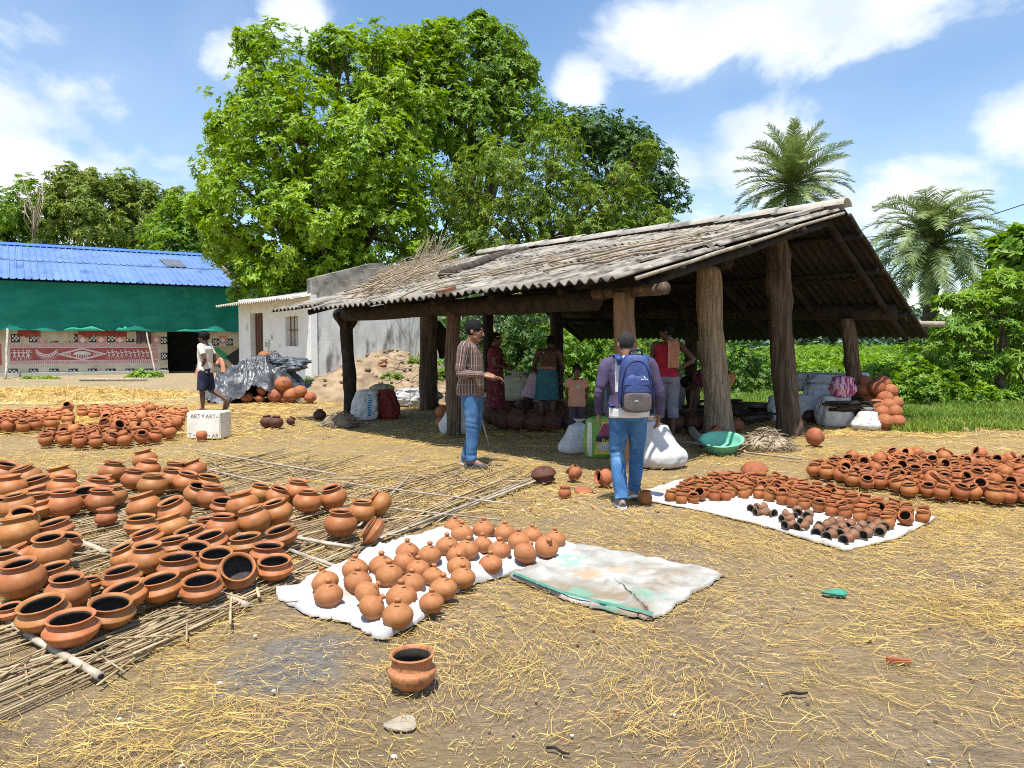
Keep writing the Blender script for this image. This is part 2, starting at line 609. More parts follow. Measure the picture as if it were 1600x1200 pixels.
xs = axis(-11, 11, .14, -900, 900)
ys = axis(1.2, 19, .12, -300, 1600)
XX, YY = np.meshgrid(xs, ys, indexing='ij')
PG = np.stack([XX.ravel(), YY.ravel(), np.zeros(XX.size)], 1)
hz = -.012 + .007 * fbm(PG, 2.2, 3) + .004 * fbm(PG, 9, 4)
hz = np.minimum(hz, -.001)
PG[:, 2] = hz
nx, ny = len(xs), len(ys)
I = np.arange(nx * ny).reshape(nx, ny)
FG = np.stack([I[:-1, :-1].ravel(), I[1:, :-1].ravel(), I[1:, 1:].ravel(), I[:-1, 1:].ravel()], 1)


def ground_material():
    m = bpy.data.materials.new('yard_soil')
    m.use_nodes = True
    t = m.node_tree
    b = t.nodes['Principled BSDF']
    b.inputs['Roughness'].default_value = .95
    b.inputs['Specular IOR Level'].default_value = .15
    N = t.nodes.new
    L = t.links.new
    geo = N('ShaderNodeNewGeometry')
    pos = geo.outputs['Position']

    def noise(scale, detail=6, rough=.6, vec=pos, dist=0):
        n = N('ShaderNodeTexNoise')
        n.inputs['Scale'].default_value = scale
        n.inputs['Detail'].default_value = detail
        n.inputs['Roughness'].default_value = rough
        n.inputs['Distortion'].default_value = dist
        L(vec, n.inputs['Vector'])
        return n.outputs[0]

    def mrange(v, a, c, x=0.0, y=1.0):
        n = N('ShaderNodeMapRange')
        n.inputs['From Min'].default_value = a
        n.inputs['From Max'].default_value = c
        n.inputs['To Min'].default_value = x
        n.inputs['To Max'].default_value = y
        L(v, n.inputs['Value'])
        return n.outputs[0]

    def mix(f, a, c):
        n = N('ShaderNodeMix')
        n.data_type = 'RGBA'
        if isinstance(f, float):
            n.inputs['Factor'].default_value = f
        else:
            L(f, n.inputs['Factor'])
        for i, v in ((6, a), (7, c)):
            if isinstance(v, tuple):
                n.inputs[i].default_value = (*v, 1)
            else:
                L(v, n.inputs[i])
        return n.outputs[2]

    def ma(op, a, c=None, clamp=False):
        n = N('ShaderNodeMath')
        n.operation = op
        n.use_clamp = clamp
        for i, v in enumerate((a, c)):
            if v is None:
                continue
            if isinstance(v, (int, float)):
                n.inputs[i].default_value = v
            else:
                L(v, n.inputs[i])
        return n.outputs[0]

    sp = N('ShaderNodeSeparateXYZ')
    L(pos, sp.inputs[0])
    X, Y = sp.outputs[0], sp.outputs[1]
    soil = mix(mrange(noise(.9, 9, .68), .36, .66), (.39, .275, .168), (.56, .42, .265))
    soil = mix(mrange(noise(9, 9, .78), .48, .70), soil, (.265, .183, .112))
    soil = mix(mrange(noise(70, 7, .8), .50, .68, 0, .8), soil, (.56, .44, .29))
    soil = mix(mrange(noise(120, 5, .8), .53, .66, 0, .5), soil, (.22, .152, .096))
    # chaff: fine short fibres in several directions
    fib = None
    for k, (rot, sc) in enumerate(((.75, 1), (1.75, 1.2), (2.5, .9))):
        mpn = N('ShaderNodeMapping')
        mpn.inputs['Rotation'].default_value = (0, 0, rot)
        mpn.inputs['Scale'].default_value = (11 * sc, 80 * sc, 1)
        L(pos, mpn.inputs['Vector'])
        nn = mrange(noise(1.0, 3, .6, mpn.outputs[0], .6), .56, .66)
        fib = nn if fib is None else ma('MAXIMUM', fib, nn)
    where = mrange(noise(.75, 5, .6), .40, .60)
    far = mrange(Y, 4.5, 9.0, 0.0, .62)
    amount = ma('ADD', ma('MULTIPLY', where, .55), far, True)
    straw = mix(mrange(noise(11, 5), .3, .7), (.48, .325, .105), (.64, .455, .18))
    base = mix(ma('MULTIPLY', mrange(noise(2.1, 7), .3, .62), amount), soil, straw)
    base = mix(ma('MULTIPLY', fib, ma('MULTIPLY', amount, .85)), base, (.60, .43, .165))
    # pale ash left from a fire, near the lone pot
    ac = G(455, 1030)
    vd = N('ShaderNodeVectorMath')
    vd.operation = 'MULTIPLY'
    sub = N('ShaderNodeVectorMath')
    sub.operation = 'SUBTRACT'
    L(pos, sub.inputs[0])
    sub.inputs[1].default_value = (ac.x, ac.y, 0)
    L(sub.outputs[0], vd.inputs[0])
    vd.inputs[1].default_value = (1.0, .95, 0)
    ln = N('ShaderNodeVectorMath')
    ln.operation = 'LENGTH'
    L(vd.outputs[0], ln.inputs[0])
    ash = ma('ADD', mrange(ln.outputs['Value'], .08, .52, 1, 0), ma('MULTIPLY', ma('SUBTRACT', noise(5, 7, .7), .5), 1.7))
    ash = mrange(ash, .38, .72, 0, .8)
    base = mix(ash, base, mix(mrange(noise(30, 5), .35, .65), (.25, .225, .195), (.40, .375, .345)))
    # dry grey-tan dust further away on the left and green turf behind and right of the shed
    far_l = mrange(Y, 15, 24)
    base = mix(ma('MULTIPLY', far_l, .7), base, mix(mrange(noise(.8), .35, .65), (.36, .29, .18), (.47, .39, .26)))
    g1 = ma('ADD', ma('MULTIPLY', X, .42), Y)                    # turf begins beyond a slanting line
    g1 = ma('ADD', g1, ma('MULTIPLY', ma('SUBTRACT', noise(.5, 6), .5), 5.0))
    gr = mrange(g1, 15.8, 17.6)
    gr = ma('MULTIPLY', gr, mrange(X, -1.5, 1.5))
    gr = ma('MULTIPLY', gr, mrange(Y, 12.6, 13.4))
    gr2 = mrange(Y, 40, 46)
    gr = ma('MAXIMUM', gr, gr2)
    base = mix(gr, base, mix(mrange(noise(3, 6), .35, .65), (.09, .16, .03), (.16, .24, .05)))
    L(base, b.inputs['Base Color'])
    h = ma('ADD', ma('MULTIPLY', noise(34, 9, .8), 1.5), ma('MULTIPLY', fib, .35))
    h = ma('ADD', h, ma('MULTIPLY', noise(4, 4), 1.2))
    bp = N('ShaderNodeBump')
    bp.inputs['Strength'].default_value = 1.0
    bp.inputs['Distance'].default_value = .03
    L(h, bp.inputs['Height'])
    L(bp.outputs[0], b.inputs['Normal'])
    return m


GROUND_M = ground_material()
gro = link('ground', mesh_np('ground', PG, FG, [GROUND_M], smooth=True))
tag(gro, 'straw strewn bare earth of the potters yard', None, None, 'structure')

# ================================================================== open shed
SHED_LOC = Vector((3.3, 12.0, 0))
E1 = at(972, 437, 7.4)
A2 = at(415, 491, 13.3)
RR = at(1320, 327, 10.9)
LL = RR + (A2 - E1)
LL.z = RR.z + .02
E2 = at(1448, 528, 13.13)
F2 = at(909, 530, 19.0)
shed = thing('open_shed', 'open sided shed with a grey corrugated roof carried on rough tree trunk posts', 'shed', (0, 0, 0))


def bil(c, s, t):
    a, b, cc, d = c          # s=0,t=0 ; s=1,t=0 ; s=0,t=1 ; s=1,t=1
    return a.lerp(b, s).lerp(cc.lerp(d, s), t)


NEAR = (E1, A2, RR, LL)
FAR = (E2, F2, RR, LL)


def roof_point(c, s, t, lift=0.0):
    p = bil(c, s, t)
    n = (bil(c, 1, .5) - bil(c, 0, .5)).cross(bil(c, .5, 1) - bil(c, .5, 0))
    n.normalize()
    if n.z < 0:
        n = -n
    return p + n * lift, n


WAVES = 56
AMP = .026


def sheet(c, s0, s1, t0, t1, lift0, lift1, jit=0.0, flip=1):
    ns = max(8, int((s1 - s0) * WAVES * 7))
    ntv = 4
    top, bot = [], []
    for j in range(ntv + 1):
        t = t0 + (t1 - t0) * j / ntv
        for i in range(ns + 1):
            s = s0 + (s1 - s0) * i / ns
            lf = lift0 + (lift1 - lift0) * j / ntv
            p, n = roof_point(c, s, t, 0)
            w = AMP * math.sin(s * WAVES * 2 * math.pi)
            w += jit * math.sin(j * .8 + s * 9)
            top.append(p + n * (lf + w + .006))
            bot.append(p + n * (lf + w - .006))
    V = top + bot
    o = len(top)
    F, M = [], []
    k = ns + 1
    for j in range(ntv):
        for i in range(ns):
            a = j * k + i
            q = (a, a + 1, a + k + 1, a + k)
            F.append(q if flip > 0 else q[::-1])
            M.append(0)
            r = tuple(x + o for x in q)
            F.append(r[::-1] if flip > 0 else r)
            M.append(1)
    for j in (0, ntv):
        for i in range(ns):
            a = j * k + i
            F.append((a, a + o, a + o + 1, a + 1))
            M.append(0)
    for i in (0, ns):
        for j in range(ntv):
            a = j * k + i
            F.append((a, a + k, a + k + o, a + o))
            M.append(0)
    mb = MB()
    mb.add(V, F)
    mb.m = M
    mb.s = [True] * len(F)
    for q in range(len(F) - 2 * ns - 2 * ntv, len(F)):
        mb.s[q] = False
    return mb


ncol = 8
courses = [(-.015, .37), (.345, .70), (.675, 1.0)]
for ci, (t0, t1) in enumerate(courses):
    for k in range(ncol):
        s0, s1 = k / ncol, (k + 1) / ncol
        if k < ncol - 1:
            s1 += .008
        dt = random.uniform(-.012, .012)
        if ci == 0 and k >= 6:
            dt += .045
        mb = sheet(NEAR, s0, s1, t0 + dt, t1 + dt * .3 if ci < 2 else t1, .030 + random.uniform(0, .008), .004 + .004 * (k % 2), .004, -1)
        o = mb.build('roof_sheet', [ASBESTOS, ASBESTOS_SHADE], shed)
for ci, (t0, t1) in enumerate([(-.02, .52), (.48, 1.0)]):
    for k in range(ncol):
        s0, s1 = k / ncol, (k + 1) / ncol + (.008 if k < ncol - 1 else 0)
        dt = random.uniform(-.02, .02) if ci == 0 else 0
        mb = sheet(FAR, s0, s1, t0 + dt, t1, .030 + random.uniform(0, .006), .004 + .003 * (k % 2), .004, 1)
        mb.build('roof_sheet', [ASBESTOS, ASBESTOS_SHADE], shed)

# half round ridge caps, each lapped over the next
rd = (LL - RR)
nr = 8
for k in range(nr):
    a = RR + rd * ((k - .04) / nr) + Vector((0, 0, .055))
    b = RR + rd * ((k + 1.05) / nr) + Vector((0, 0, .055))
    a.z += .022 + random.uniform(0, .01)
    b.z += random.uniform(-.01, .005)
    d = (b - a).normalized()
    sd = d.cross(Vector((0, 0, 1))).normalized()
    up = sd.cross(d)
    mb = MB()
    V, F = [], []
    nseg = 10
    for e, p in enumerate((a, b)):
        for q, r in enumerate((.135, .118)):
            for i in range(nseg + 1):
                an = math.pi * i / nseg
                V.append(p + sd * (r * math.cos(an) * 1.25) + up * (r * math.sin(an) * .85 - .03))
    n1_ = nseg + 1
    for i in range(nseg):
        F += [(i, i + 1, 2 * n1_ + i + 1, 2 * n1_ + i), (n1_ + i, 3 * n1_ + i, 3 * n1_ + i + 1, n1_ + i + 1),
              (i, n1_ + i, n1_ + i + 1, i + 1), (2 * n1_ + i, 2 * n1_ + i + 1, 3 * n1_ + i + 1, 3 * n1_ + i)]
    mb.add(V, F, 0, True)
    mb.build('ridge_cap', RIDGE, shed)

# bedding of lime mortar below the caps on the right
un = (RR - E1)


def post(px_base, Yb, top, r0, r1, m, lean=(0, 0), label=None, knots=3, seed=0, segs=18):
    """rough trunk from the ground under pixel column px_base at depth Yb up to the point top"""
    rr = random.Random(seed)
    b = Vector(((px_base - 800) / F_PX * Yb, Yb, -.12))
    top = Vector(top)
    nseg = segs
    V, F = [], []
    n = 18
    ks = [(rr.uniform(.15, .95), rr.uniform(0, 6.28), rr.uniform(.16, .32)) for _ in range(knots)]
    ph = [rr.uniform(0, 6.28) for _ in range(6)]
    for i in range(nseg + 1):
        t = i / nseg
        c = b.lerp(top, t)
        c.x += .035 * math.sin(t * 5 + ph[0]) * t * (1 - t) * 3
        c.y += .03 * math.sin(t * 4 + ph[1]) * t * (1 - t) * 3
        r = r0 + (r1 - r0) * t + (.05 * max(0, 1 - t * 9) * r0 / .2)
        for k in range(n):
            a = 2 * math.pi * k / n
            q = r * (1 + .05 * math.sin(3 * a + ph[2] + t * 3) + .035 * math.sin(5 * a + ph[3] - t * 5) + .05 * math.sin(t * 17 + a * 2 + ph[4]) + rr.uniform(-.022, .022))
            for (kt, ka, kr) in ks:
                da = (a - ka + math.pi) % (2 * math.pi) - math.pi
                q += r * kr * math.exp(-((t - kt) / .035) ** 2 - (da / .45) ** 2)
            V.append(c + Vector((math.cos(a) * q, math.sin(a) * q, 0)))
    for i in range(nseg):
        for k in range(n):
            k2 = (k + 1) % n
            F.append((i * n + k, i * n + k2, (i + 1) * n + k2, (i + 1) * n + k))
    F.append(tuple(nseg * n + k for k in range(n)))
    mb = MB().add(V, F, 0, True)
    o = mb.build('post', m, shed)
    if label:
        o['label'] = label
    return o


def up_to(px, py, Y):
    return at(px, py, Y)


P1 = at(545, 497, 14.3)
P6 = at(975, 462, 8.2)
post(547, 14.3, at(541, 492, 14.3) , .13, .12, WOOD_DARK, seed=1, label='crooked dark post at the low corner with a forked top')
post(670, 15.75, at(668, 440, 15.75), .20, .18, WOOD_POST, seed=2)
post(708, 11.19, at(709, 478, 11.19), .112, .108, WOOD_POST, seed=3)
post(764, 16.6, at(765, 430, 16.6), .13, .12, WOOD_DARK, seed=4)
post(872, 17.4, at(868, 480, 17.4), .15, .15, WOOD_DARK, seed=5)
post(977, 8.2, at(974, 458, 8.2), .115, .12, WOOD_ORANGE, seed=6, label='short orange brown post under the beam end')
post(1085, 15.6, at(1078, 470, 15.6), .14, .12, WOOD_DARK, seed=7)
post(1126, 11.4, at(1106, 418, 11.4), .215, .185, WOOD_PALE, seed=8, label='pale stripped trunk post with an axe notch', knots=4, segs=30)
post(1238, 11.4, at(1211, 345, 11.4), .19, .165, WOOD_POST, seed=9, label='tall knotted trunk post under the ridge end', knots=6, segs=34)
post(1352, 13.0, at(1322, 498, 13.0), .125, .125, WOOD_POST, seed=10, label='leaning trunk post beside the heap of round pots')
# fork arms of the crooked corner post
mb = MB()
mb.tube([at(541, 515, 14.3), at(531, 500, 14.25), at(526, 489, 14.2)], [.09, .075, .06], 9, wob=.08)
mb.tube([at(543, 515, 14.3), at(553, 502, 14.3), at(557, 489, 14.3)], [.09, .08, .07], 9, wob=.08)
mb.build('post_fork', WOOD_DARK, shed)
mb = MB()
mb.tube([at(680, 505, 15.9), at(692, 530, 15.9), at(690, 560, 15.8)], [.12, .20, .05], 9, wob=.1)
mb.build('post_burl', WOOD_DARK, shed)


def beam(name, a, b, r, m=WOOD_DARK, n=12, seed=0, bend=.05, squash=1.0):
    rr = random.Random(seed)
    pts = [Vector(a).lerp(Vector(b), i / 10) + Vector((0, 0, bend * math.sin(math.pi * i / 10))) + Vector((rr.uniform(-.01, .01), rr.uniform(-.01, .01), rr.uniform(-.012, .012))) for i in range(11)]
    mb = MB()
    mb.tube(pts, [r * rr.uniform(.93, 1.07) for _ in pts], n, wob=.05, squash=squash)
    return mb.build(name, m, shed)


fb0 = at(530, 493, 14.5)
fb1 = at(1041, 450, 7.72)
beam('front_beam', fb0, at(930, 468, 8.72), .135, seed=1, bend=.02)
beam('front_beam', at(900, 462, 9.0), fb1, .066, WOOD_POST, seed=2, bend=0)
# far beam on the leaning post, its butt end sticking out
beam('far_beam', at(1402, 486, 12.55), at(860, 487, 18.3), .15, WOOD_DARK, seed=3, bend=-.02)
beam('ridge_beam', RR + Vector((-.25, .25, -.16)), LL + Vector((.2, -.2, -.16)), .10, seed=4, bend=-.02)
beam('cross_beam', at(1137, 409, 11.2), at(900, 452, 15.0), .12, seed=5, bend=0)
beam('purlin_end', at(1476, 507, 13.0), at(1240, 503, 15.0), .055, WOOD_GREY, seed=6, bend=0)
for k, t in enumerate((.18, .45, .72)):
    a, n = roof_point(NEAR, -.01, t, -.075)
    b, n = roof_point(NEAR, .975, t, -.075)
    beam('purlin', a, b, .042, WOOD_SHADE, seed=20 + k, bend=-.015)
for k, t in enumerate((.25, .6, .85)):
    a, n = roof_point(FAR, -.008, t, -.075)
    b, n = roof_point(FAR, 1.0, t, -.075)
    beam('purlin', a, b, .045, WOOD_SHADE, seed=30 + k, bend=-.015)
for k in range(7):
    s = .03 + .94 * k / 6
    a, n = roof_point(NEAR, s, .13, -.16)
    b, n = roof_point(NEAR, s, 1.0, -.16)
    beam('rafter', a, b, .055, WOOD_SHADE, seed=40 + k, bend=-.01)
    a, n = roof_point(FAR, s, .06, -.16)
    b, n = roof_point(FAR, s, 1.0, -.16)
    beam('rafter', a, b, .055, WOOD_SHADE, seed=50 + k, bend=-.01)
# pale barge poles along the right gable edge
a, n = roof_point(NEAR, -.006, .03, -.03)
b, n = roof_point(NEAR, -.006, .97, -.03)
beam('verge_pole', a, b, .022, WOOD_GREY, seed=61, bend=.0)
a, n = roof_point(FAR, -.004, .02, -.035)
b, n = roof_point(FAR, -.004, .97, -.035)
beam('verge_pole', a, b, .034, WOOD_DARK, seed=62, bend=.0)
mb = MB()
mb.tube([at(1385, 452, 12.4), at(1418, 500, 12.9)], .02, 6)
mb.build('brace_stick', BAMBOO, shed)
# flat weathered board under the right end of the ridge
a = at(1120, 378, 9.6)
b = at(1280, 330, 10.6)
a, _ = a, 0
N0 = (A2 - E1).cross(RR - E1).normalized()
if N0.z < 0:
    N0 = -N0


def on_roof(px, py, lift=0.04):
    p = plane_hit(px, py, E1, N0)
    return p + N0 * lift


def board(name, p, q, w, th, m, parent=None):
    p, q = Vector(p), Vector(q)
    d = (q - p).normalized()
    s = d.cross(N0).normalized()
    V = []
    for e in (p, q):
        for (i, j) in ((-1, 0), (1, 0), (1, 1), (-1, 1)):
            V.append(e + s * (w / 2 * i) + N0 * (th * j))
    F = [(0, 1, 2, 3), (7, 6, 5, 4), (0, 4, 5, 1), (1, 5, 6, 2), (2, 6, 7, 3), (3, 7, 4, 0)]
    return MB().add(V, F).build(name, m, parent)


def settle(t, loc):
    loc = Vector(loc)
    t.location = loc
    inv = Matrix.Translation(-loc)
    for ch in t.children:
        ch.matrix_parent_inverse = inv


settle(shed, SHED_LOC)

# ------------------------------------------------------------------ things lying on the shed roof
mb = MB()
pts = [on_roof(694, 441, .11), on_roof(735, 428, .12), on_roof(780, 412, .13), on_roof(820, 401, .12), on_roof(858, 386, .12)]
mb.tube(pts, [.10, .095, .105, .085, .075], 11, wob=.12)
o = mb.build('charred_log', WOOD_CHAR)
tag(o, 'blackened log lying up the slope of the corrugated roof', 'log')
o = board('roof_board', on_roof(682, 410, .08), on_roof(752, 381, .24), .16, .04, WOOD_GREY)
tag(o, 'grey plank poking up at the left end of the shed ridge', 'plank')
o = board('roof_board', on_roof(1105, 384, .07), on_roof(1279, 334, .07), .17, .035, WOOD_GREY)
tag(o, 'long weathered board laid along the roof just below the ridge caps', 'plank')
o = board('roof_board', on_roof(1000, 417, .06), on_roof(1205, 362, .06), .10, .03, WOOD_GREY)
tag(o, 'narrow grey board near the right hand edge of the shed roof', 'plank')
mb = MB()
p = on_roof(690, 464, .05)
q = on_roof(707, 459, .05)
d = (q - p)
s = d.cross(N0).normalized() * .09
mb.add([p - s, q - s, q + s, p + s, p - s + N0 * .03, q - s + N0 * .03, q + s + N0 * .05, p + s + N0 * .04],
       [(0, 1, 2, 3), (7, 6, 5, 4), (0, 4, 5, 1), (1, 5, 6, 2), (2, 6, 7, 3), (3, 7, 4, 0)])
o = mb.build('broken_tile', CLAY_FIRED)
tag(o, 'broken red tile lying near the eave of the shed roof', 'tile')


def twig(mb, p, d, L, r, bend=.12, n=5):
    p = Vector(p)
    d = Vector(d).normalized()
    side = d.cross(Vector((random.uniform(-1, 1), random.uniform(-1, 1), random.uniform(-1, 1)))).normalized()
    pts = [p + d * (L * i / 4) + side * (bend * L * math.sin(math.pi * i / 4) * .5) for i in range(5)]
    mb.tube(pts, [r, r * .95, r * .85, r * .7, r * .45], n, cap=True)


US = (A2 - E1).normalized()
VS = (RR - E1).normalized()
# brushwood: a tangle nobody could count
mb = MB()
for k in range(300):
    px = random.gauss(628, 32)
    py = 470 - (px - 560) * .38 + random.gauss(0, 12) - 6
    px = min(max(px, 558), 700)
    p = on_roof(px, min(py, 470), random.uniform(.02, .20))
    ang = random.gauss(1.05, .5)
    d = (-US) * math.cos(ang) + VS * math.sin(ang) + N0 * random.uniform(-.05, .22)
    twig(mb, p - d * .3, d, random.uniform(.6, 1.5), random.uniform(.006, .012), .12, 4)
for k in range(55):
    p = on_roof(random.uniform(640, 688), random.uniform(408, 425), .08)
    d = (-US) * random.uniform(-.1, .5) + VS * random.uniform(.3, 1) + N0 * random.uniform(.5, 1.2)
    twig(mb, p, d, random.uniform(.5, 1.05), random.uniform(.006, .010), .1, 4)
o = mb.build('brushwood', TWIG_STUFF)
tag(o, 'tangled heap of dry brushwood on the left part of the shed roof', None, None, 'stuff')
mb = MB()
for k in range(150):
    px = random.uniform(700, 1120)
    base = 462 - (px - 700) * .175
    py = base - abs(random.gauss(14, 14)) - 6
    p = on_roof(px, py, random.uniform(.03, .09))
    ang = random.gauss(.28, .3) if random.random() < .8 else random.uniform(0, 3)
    d = (-US) * math.cos(ang) + VS * math.sin(ang) + N0 * random.uniform(-.02, .06)
    twig(mb, p - d * .4, d, random.uniform(.3, .95), random.uniform(.006, .013), .12, 4)
o = mb.build('roof_twigs', TWIG_STUFF)
tag(o, 'dry twigs strewn along the lower right slope of the shed roof', 'twigs', kind='stuff')
sticks = [(905, 416, 1096, 374, .024), (930, 424, 1060, 398, .020), (985, 407, 1095, 390, .022), (1010, 398, 1092, 384, .018), (860, 421, 1000, 392, .020),
          (820, 425, 925, 402, .018), (1030, 389, 1140, 365, .02), (770, 441, 880, 417, .017), (955, 402, 1055, 379, .02), (850, 434, 985, 409, .018)]
BR_ = ['the one reaching furthest right at the low edge', 'thick one below the twig tangle, ending mid slope', 'short upper one near the narrow board', 'highest short one near the narrow board', 'low one in the middle of the eave', 'thin low one left of the middle', 'uppermost one beside the long board', 'leftmost thin one beside the charred log', 'middle one crossing the twig tangle', 'long low one nearest the scalloped eave']
for k, (x0, y0, x1, y1, r) in enumerate(sticks):
    a, b = on_roof(x0, y0, .085), on_roof(x1, y1, .09)
    mb = MB()
    pts = [a.lerp(b, i / 6) + N0 * (random.uniform(0, .03)) + VS * random.uniform(-.03, .03) for i in range(7)]
    mb.tube(pts, [r * (1 - .06 * i) for i in range(7)], 6, wob=.1)
    o = mb.build('dry_branch', TWIG)
    tag(o, 'dry grey branch on the shed roof, ' + BR_[k], 'branch', 'branches on the shed roof')

# ================================================================== blue roofed workshop
OB = G(0, 588)
AB = (G(372, 581) - OB)
AB.z = 0
LB = AB.length
ab = AB.normalized()
angB = math.atan2(ab.y, ab.x)
nb = Vector((-ab.y, ab.x, 0))


def wall_sz(px, py):
    """pixel -> (distance along the mural wall, height)"""
    p = plane_hit(px, py, OB, nb)
    return (p - OB).dot(ab), p.z


work = thing('workshop', 'long low workshop with a bright blue sheet roof and a painted front wall', 'building', OB, angB)


def lbox(name, x0, x1, y0, y1, z0, z1, m, parent=work):
    mb = MB()
    mb.box(((x0 + x1) / 2, (y0 + y1) / 2, (z0 + z1) / 2), (abs(x1 - x0), abs(y1 - y0), abs(z1 - z0)))
    return mb.build(name, m, parent)


zb = -.05
d0 = wall_sz(262, 560)[0]
d1 = wall_sz(323, 560)[0]
ztop = 2.15
xl, xr = -6.0, LB + .9
DEP = 7.5
lbox('wall', xl, d0, 0, .25, zb, ztop, CREAM_WALL)
lbox('wall', d1, xr, 0, .25, zb, ztop, CREAM_WALL)
lbox('wall', xl, xr, DEP, DEP + .25, zb, 3.9, PLINTH)
lbox('wall', xr, xr + .25, 0, DEP + .25, zb, 3.9, PLINTH)
lbox('wall', xl - .25, xl, 0, DEP + .25, zb, 3.9, PLINTH)
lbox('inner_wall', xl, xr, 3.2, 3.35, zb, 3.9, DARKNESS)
lbox('plinth', xl, d0, -.45, -.01, zb, .14, PLINTH)
# roof
ze = wall_sz(180, 441)[1] - .10
YE, YRr = -1.0, 3.6
# eave / ridge heights from the photograph
pe = plane_hit(180, 441, OB + nb * YE, nb)
prg = plane_hit(180, 391, OB + nb * YRr, nb)
ze, zr = pe.z, prg.z
x_end_e = (plane_hit(371, 451, OB + nb * YE, nb) - OB).dot(ab)
x_end_r = (plane_hit(323, 405, OB + nb * YRr, nb) - OB).dot(ab)
npan = 16
for k in range(npan):
    for c in range(2):
        V, F = [], []
        f0, f1 = k / npan, (k + 1) / npan
        t0, t1 = (0.0, .53) if c == 0 else (.5, 1.0)
        prof = []
        for r in range(4):
            q0 = r / 4
            prof += [(q0, 0), (q0 + .17, 0), (q0 + .19, .045), (q0 + .23, .045)]
        prof.append((1.0, 0))
        for (tt, lf) in ((t0, .035 if c else .0), (t1, .0)):
            y = YE + (YRr - YE) * tt
            z = ze + (zr - ze) * tt
            for (q, h) in prof:
                f = f0 + (f1 - f0) * q
                xe = xl - 1.5 + (x_end_e - xl + 1.5) * f
                xrg = xl - 1.5 + (x_end_r - xl + 1.5) * f
                V.append((xe + (xrg - xe) * tt, y - (.01 if c == 0 and tt == 0 else 0), z + h + lf))
        n = len(prof)
        F = [(i, i + 1, n + i + 1, n + i) for i in range(n - 1)]
        F += [(n - 1, n - 1 + n, n - 1 + n, n - 1)] if False else []
        mb = MB()
        mb.add(V, F)
        # underside
        V2 = [(x, y, z - .012) for (x, y, z) in V]
        mb.add(V2, [f[::-1] for f in F])
        mb.add([V[i] for i in range(n)] + [V2[i] for i in range(n)], [(i, n + i, n + i + 1, i + 1) for i in range(n - 1)])
        mb.build('roof_sheet', BLUE_ROOF, work)
mb = MB()
mb.add([(xl - 1.5, YRr, zr - .02), (x_end_r, YRr, zr - .02), (xr + .3, YRr + 5, 3.6), (xl - 1.5, YRr + 5, 3.6)], [(0, 1, 2, 3)])
mb.build('back_roof', BLUE_DARK, work)
mb = MB()
mb.add([(xl - 1.5, YRr - .28, zr - .05), (x_end_r, YRr - .28, zr - .05), (x_end_r, YRr, zr + .10), (xl - 1.5, YRr, zr + .10), (x_end_r, YRr + .3, zr - .05), (xl - 1.5, YRr + .3, zr - .05)],
       [(0, 1, 2, 3), (3, 2, 4, 5), (1, 4, 2)])
mb.build('ridge_cap', BLUE_DARK, work)
# roof light sheet
p = [plane_hit(x, y, OB + ab * 0 + nb * YE + Vector((0, 0, ze + .06)), Vector((nb.x * -(zr - ze), nb.y * -(zr - ze), YRr - YE)).normalized()) for (x, y) in ((262, 417), (292, 418), (280, 407), (248, 405))]
inv = work.matrix_basis.inverted() if False else (Matrix.Translation(OB) @ Matrix.Rotation(angB, 4, 'Z')).inverted()
loc = [inv @ q for q in p]
mb = MB()
lift = Vector((0, 0, .035))
mb.add([q + Vector((0, 0, .0)) for q in loc] + [q + lift for q in loc], [(4, 5, 6, 7), (0, 1, 5, 4), (1, 2, 6, 5), (2, 3, 7, 6), (3, 0, 4, 7)])
mb.build('solar_panel', mat('solar_glass', (.10, .11, .13), (.16, .17, .19), 3, .25, spec=.6), work)
mb = MB()
for i in range(9):
    f0, f1 = i / 9, (i + .86) / 9
    x0, y0, z0 = x_end_r + .12 + (x_end_e - x_end_r) * f0, YRr + (YE - YRr) * f0, zr + (ze - zr) * f0
    x1, y1, z1 = x_end_r + .12 + (x_end_e - x_end_r) * f1, YRr + (YE - YRr) * f1, zr + (ze - zr) * f1
    mb.add([(x0, y0, z0 - .5), (x1, y1, z1 - .5), (x1, y1, z1 + .16), (x0, y0, z0 + .16), (x0 + .05, y0, z0 - .5), (x1 + .05, y1, z1 - .5), (x1 + .05, y1, z1 + .16), (x0 + .05, y0, z0 + .16)],
           [(0, 1, 2, 3), (7, 6, 5, 4), (3, 2, 6, 7), (0, 3, 7, 4), (1, 5, 6, 2)])
mb.build('barge_board', WOOD_GREY, work)
# green shade net hung from the eave
nu_, nv_ = 130, 12
V = []
z_top = ze - .05
for j in range(nv_ + 1):
    t = j / nv_
    for i in range(nu_ + 1):
        f = i / nu_
        x = xl - .8 + (xr + .35 - xl + .8) * f
        sag = .03 * math.sin(f * 23) + .02 * math.sin(f * 57 + 1)
        zbm = 2.02 + sag - .25 * max(0, f - .7)
        z = z_top + (zbm - z_top) * t
        y = -.42 - .10 * math.sin(t * 3.0) + .035 * math.sin(f * 40 + t * 2) + .03 * math.sin(f * 95 - t * 3) * t
        if t > .85:
            y -= .06 * (t - .85) / .15 * (1 + math.sin(f * 31))
        V.append((x, y, z))
F = [(j * (nu_ + 1) + i, j * (nu_ + 1) + i + 1, (j + 1) * (nu_ + 1) + i + 1, (j + 1) * (nu_ + 1) + i) for j in range(nv_) for i in range(nu_)]
mb = MB().add(V, F, 0, True)
V2 = [(x, y + .012, z) for (x, y, z) in V]
mb.add(V2, [f[::-1] for f in F], 0, True)
o = mb.build('shade_net', NET_GREEN)
o.location = OB
o.rotation_euler = (0, 0, angB)
tag(o, 'long green shade net hanging below the blue roof eave', 'net')


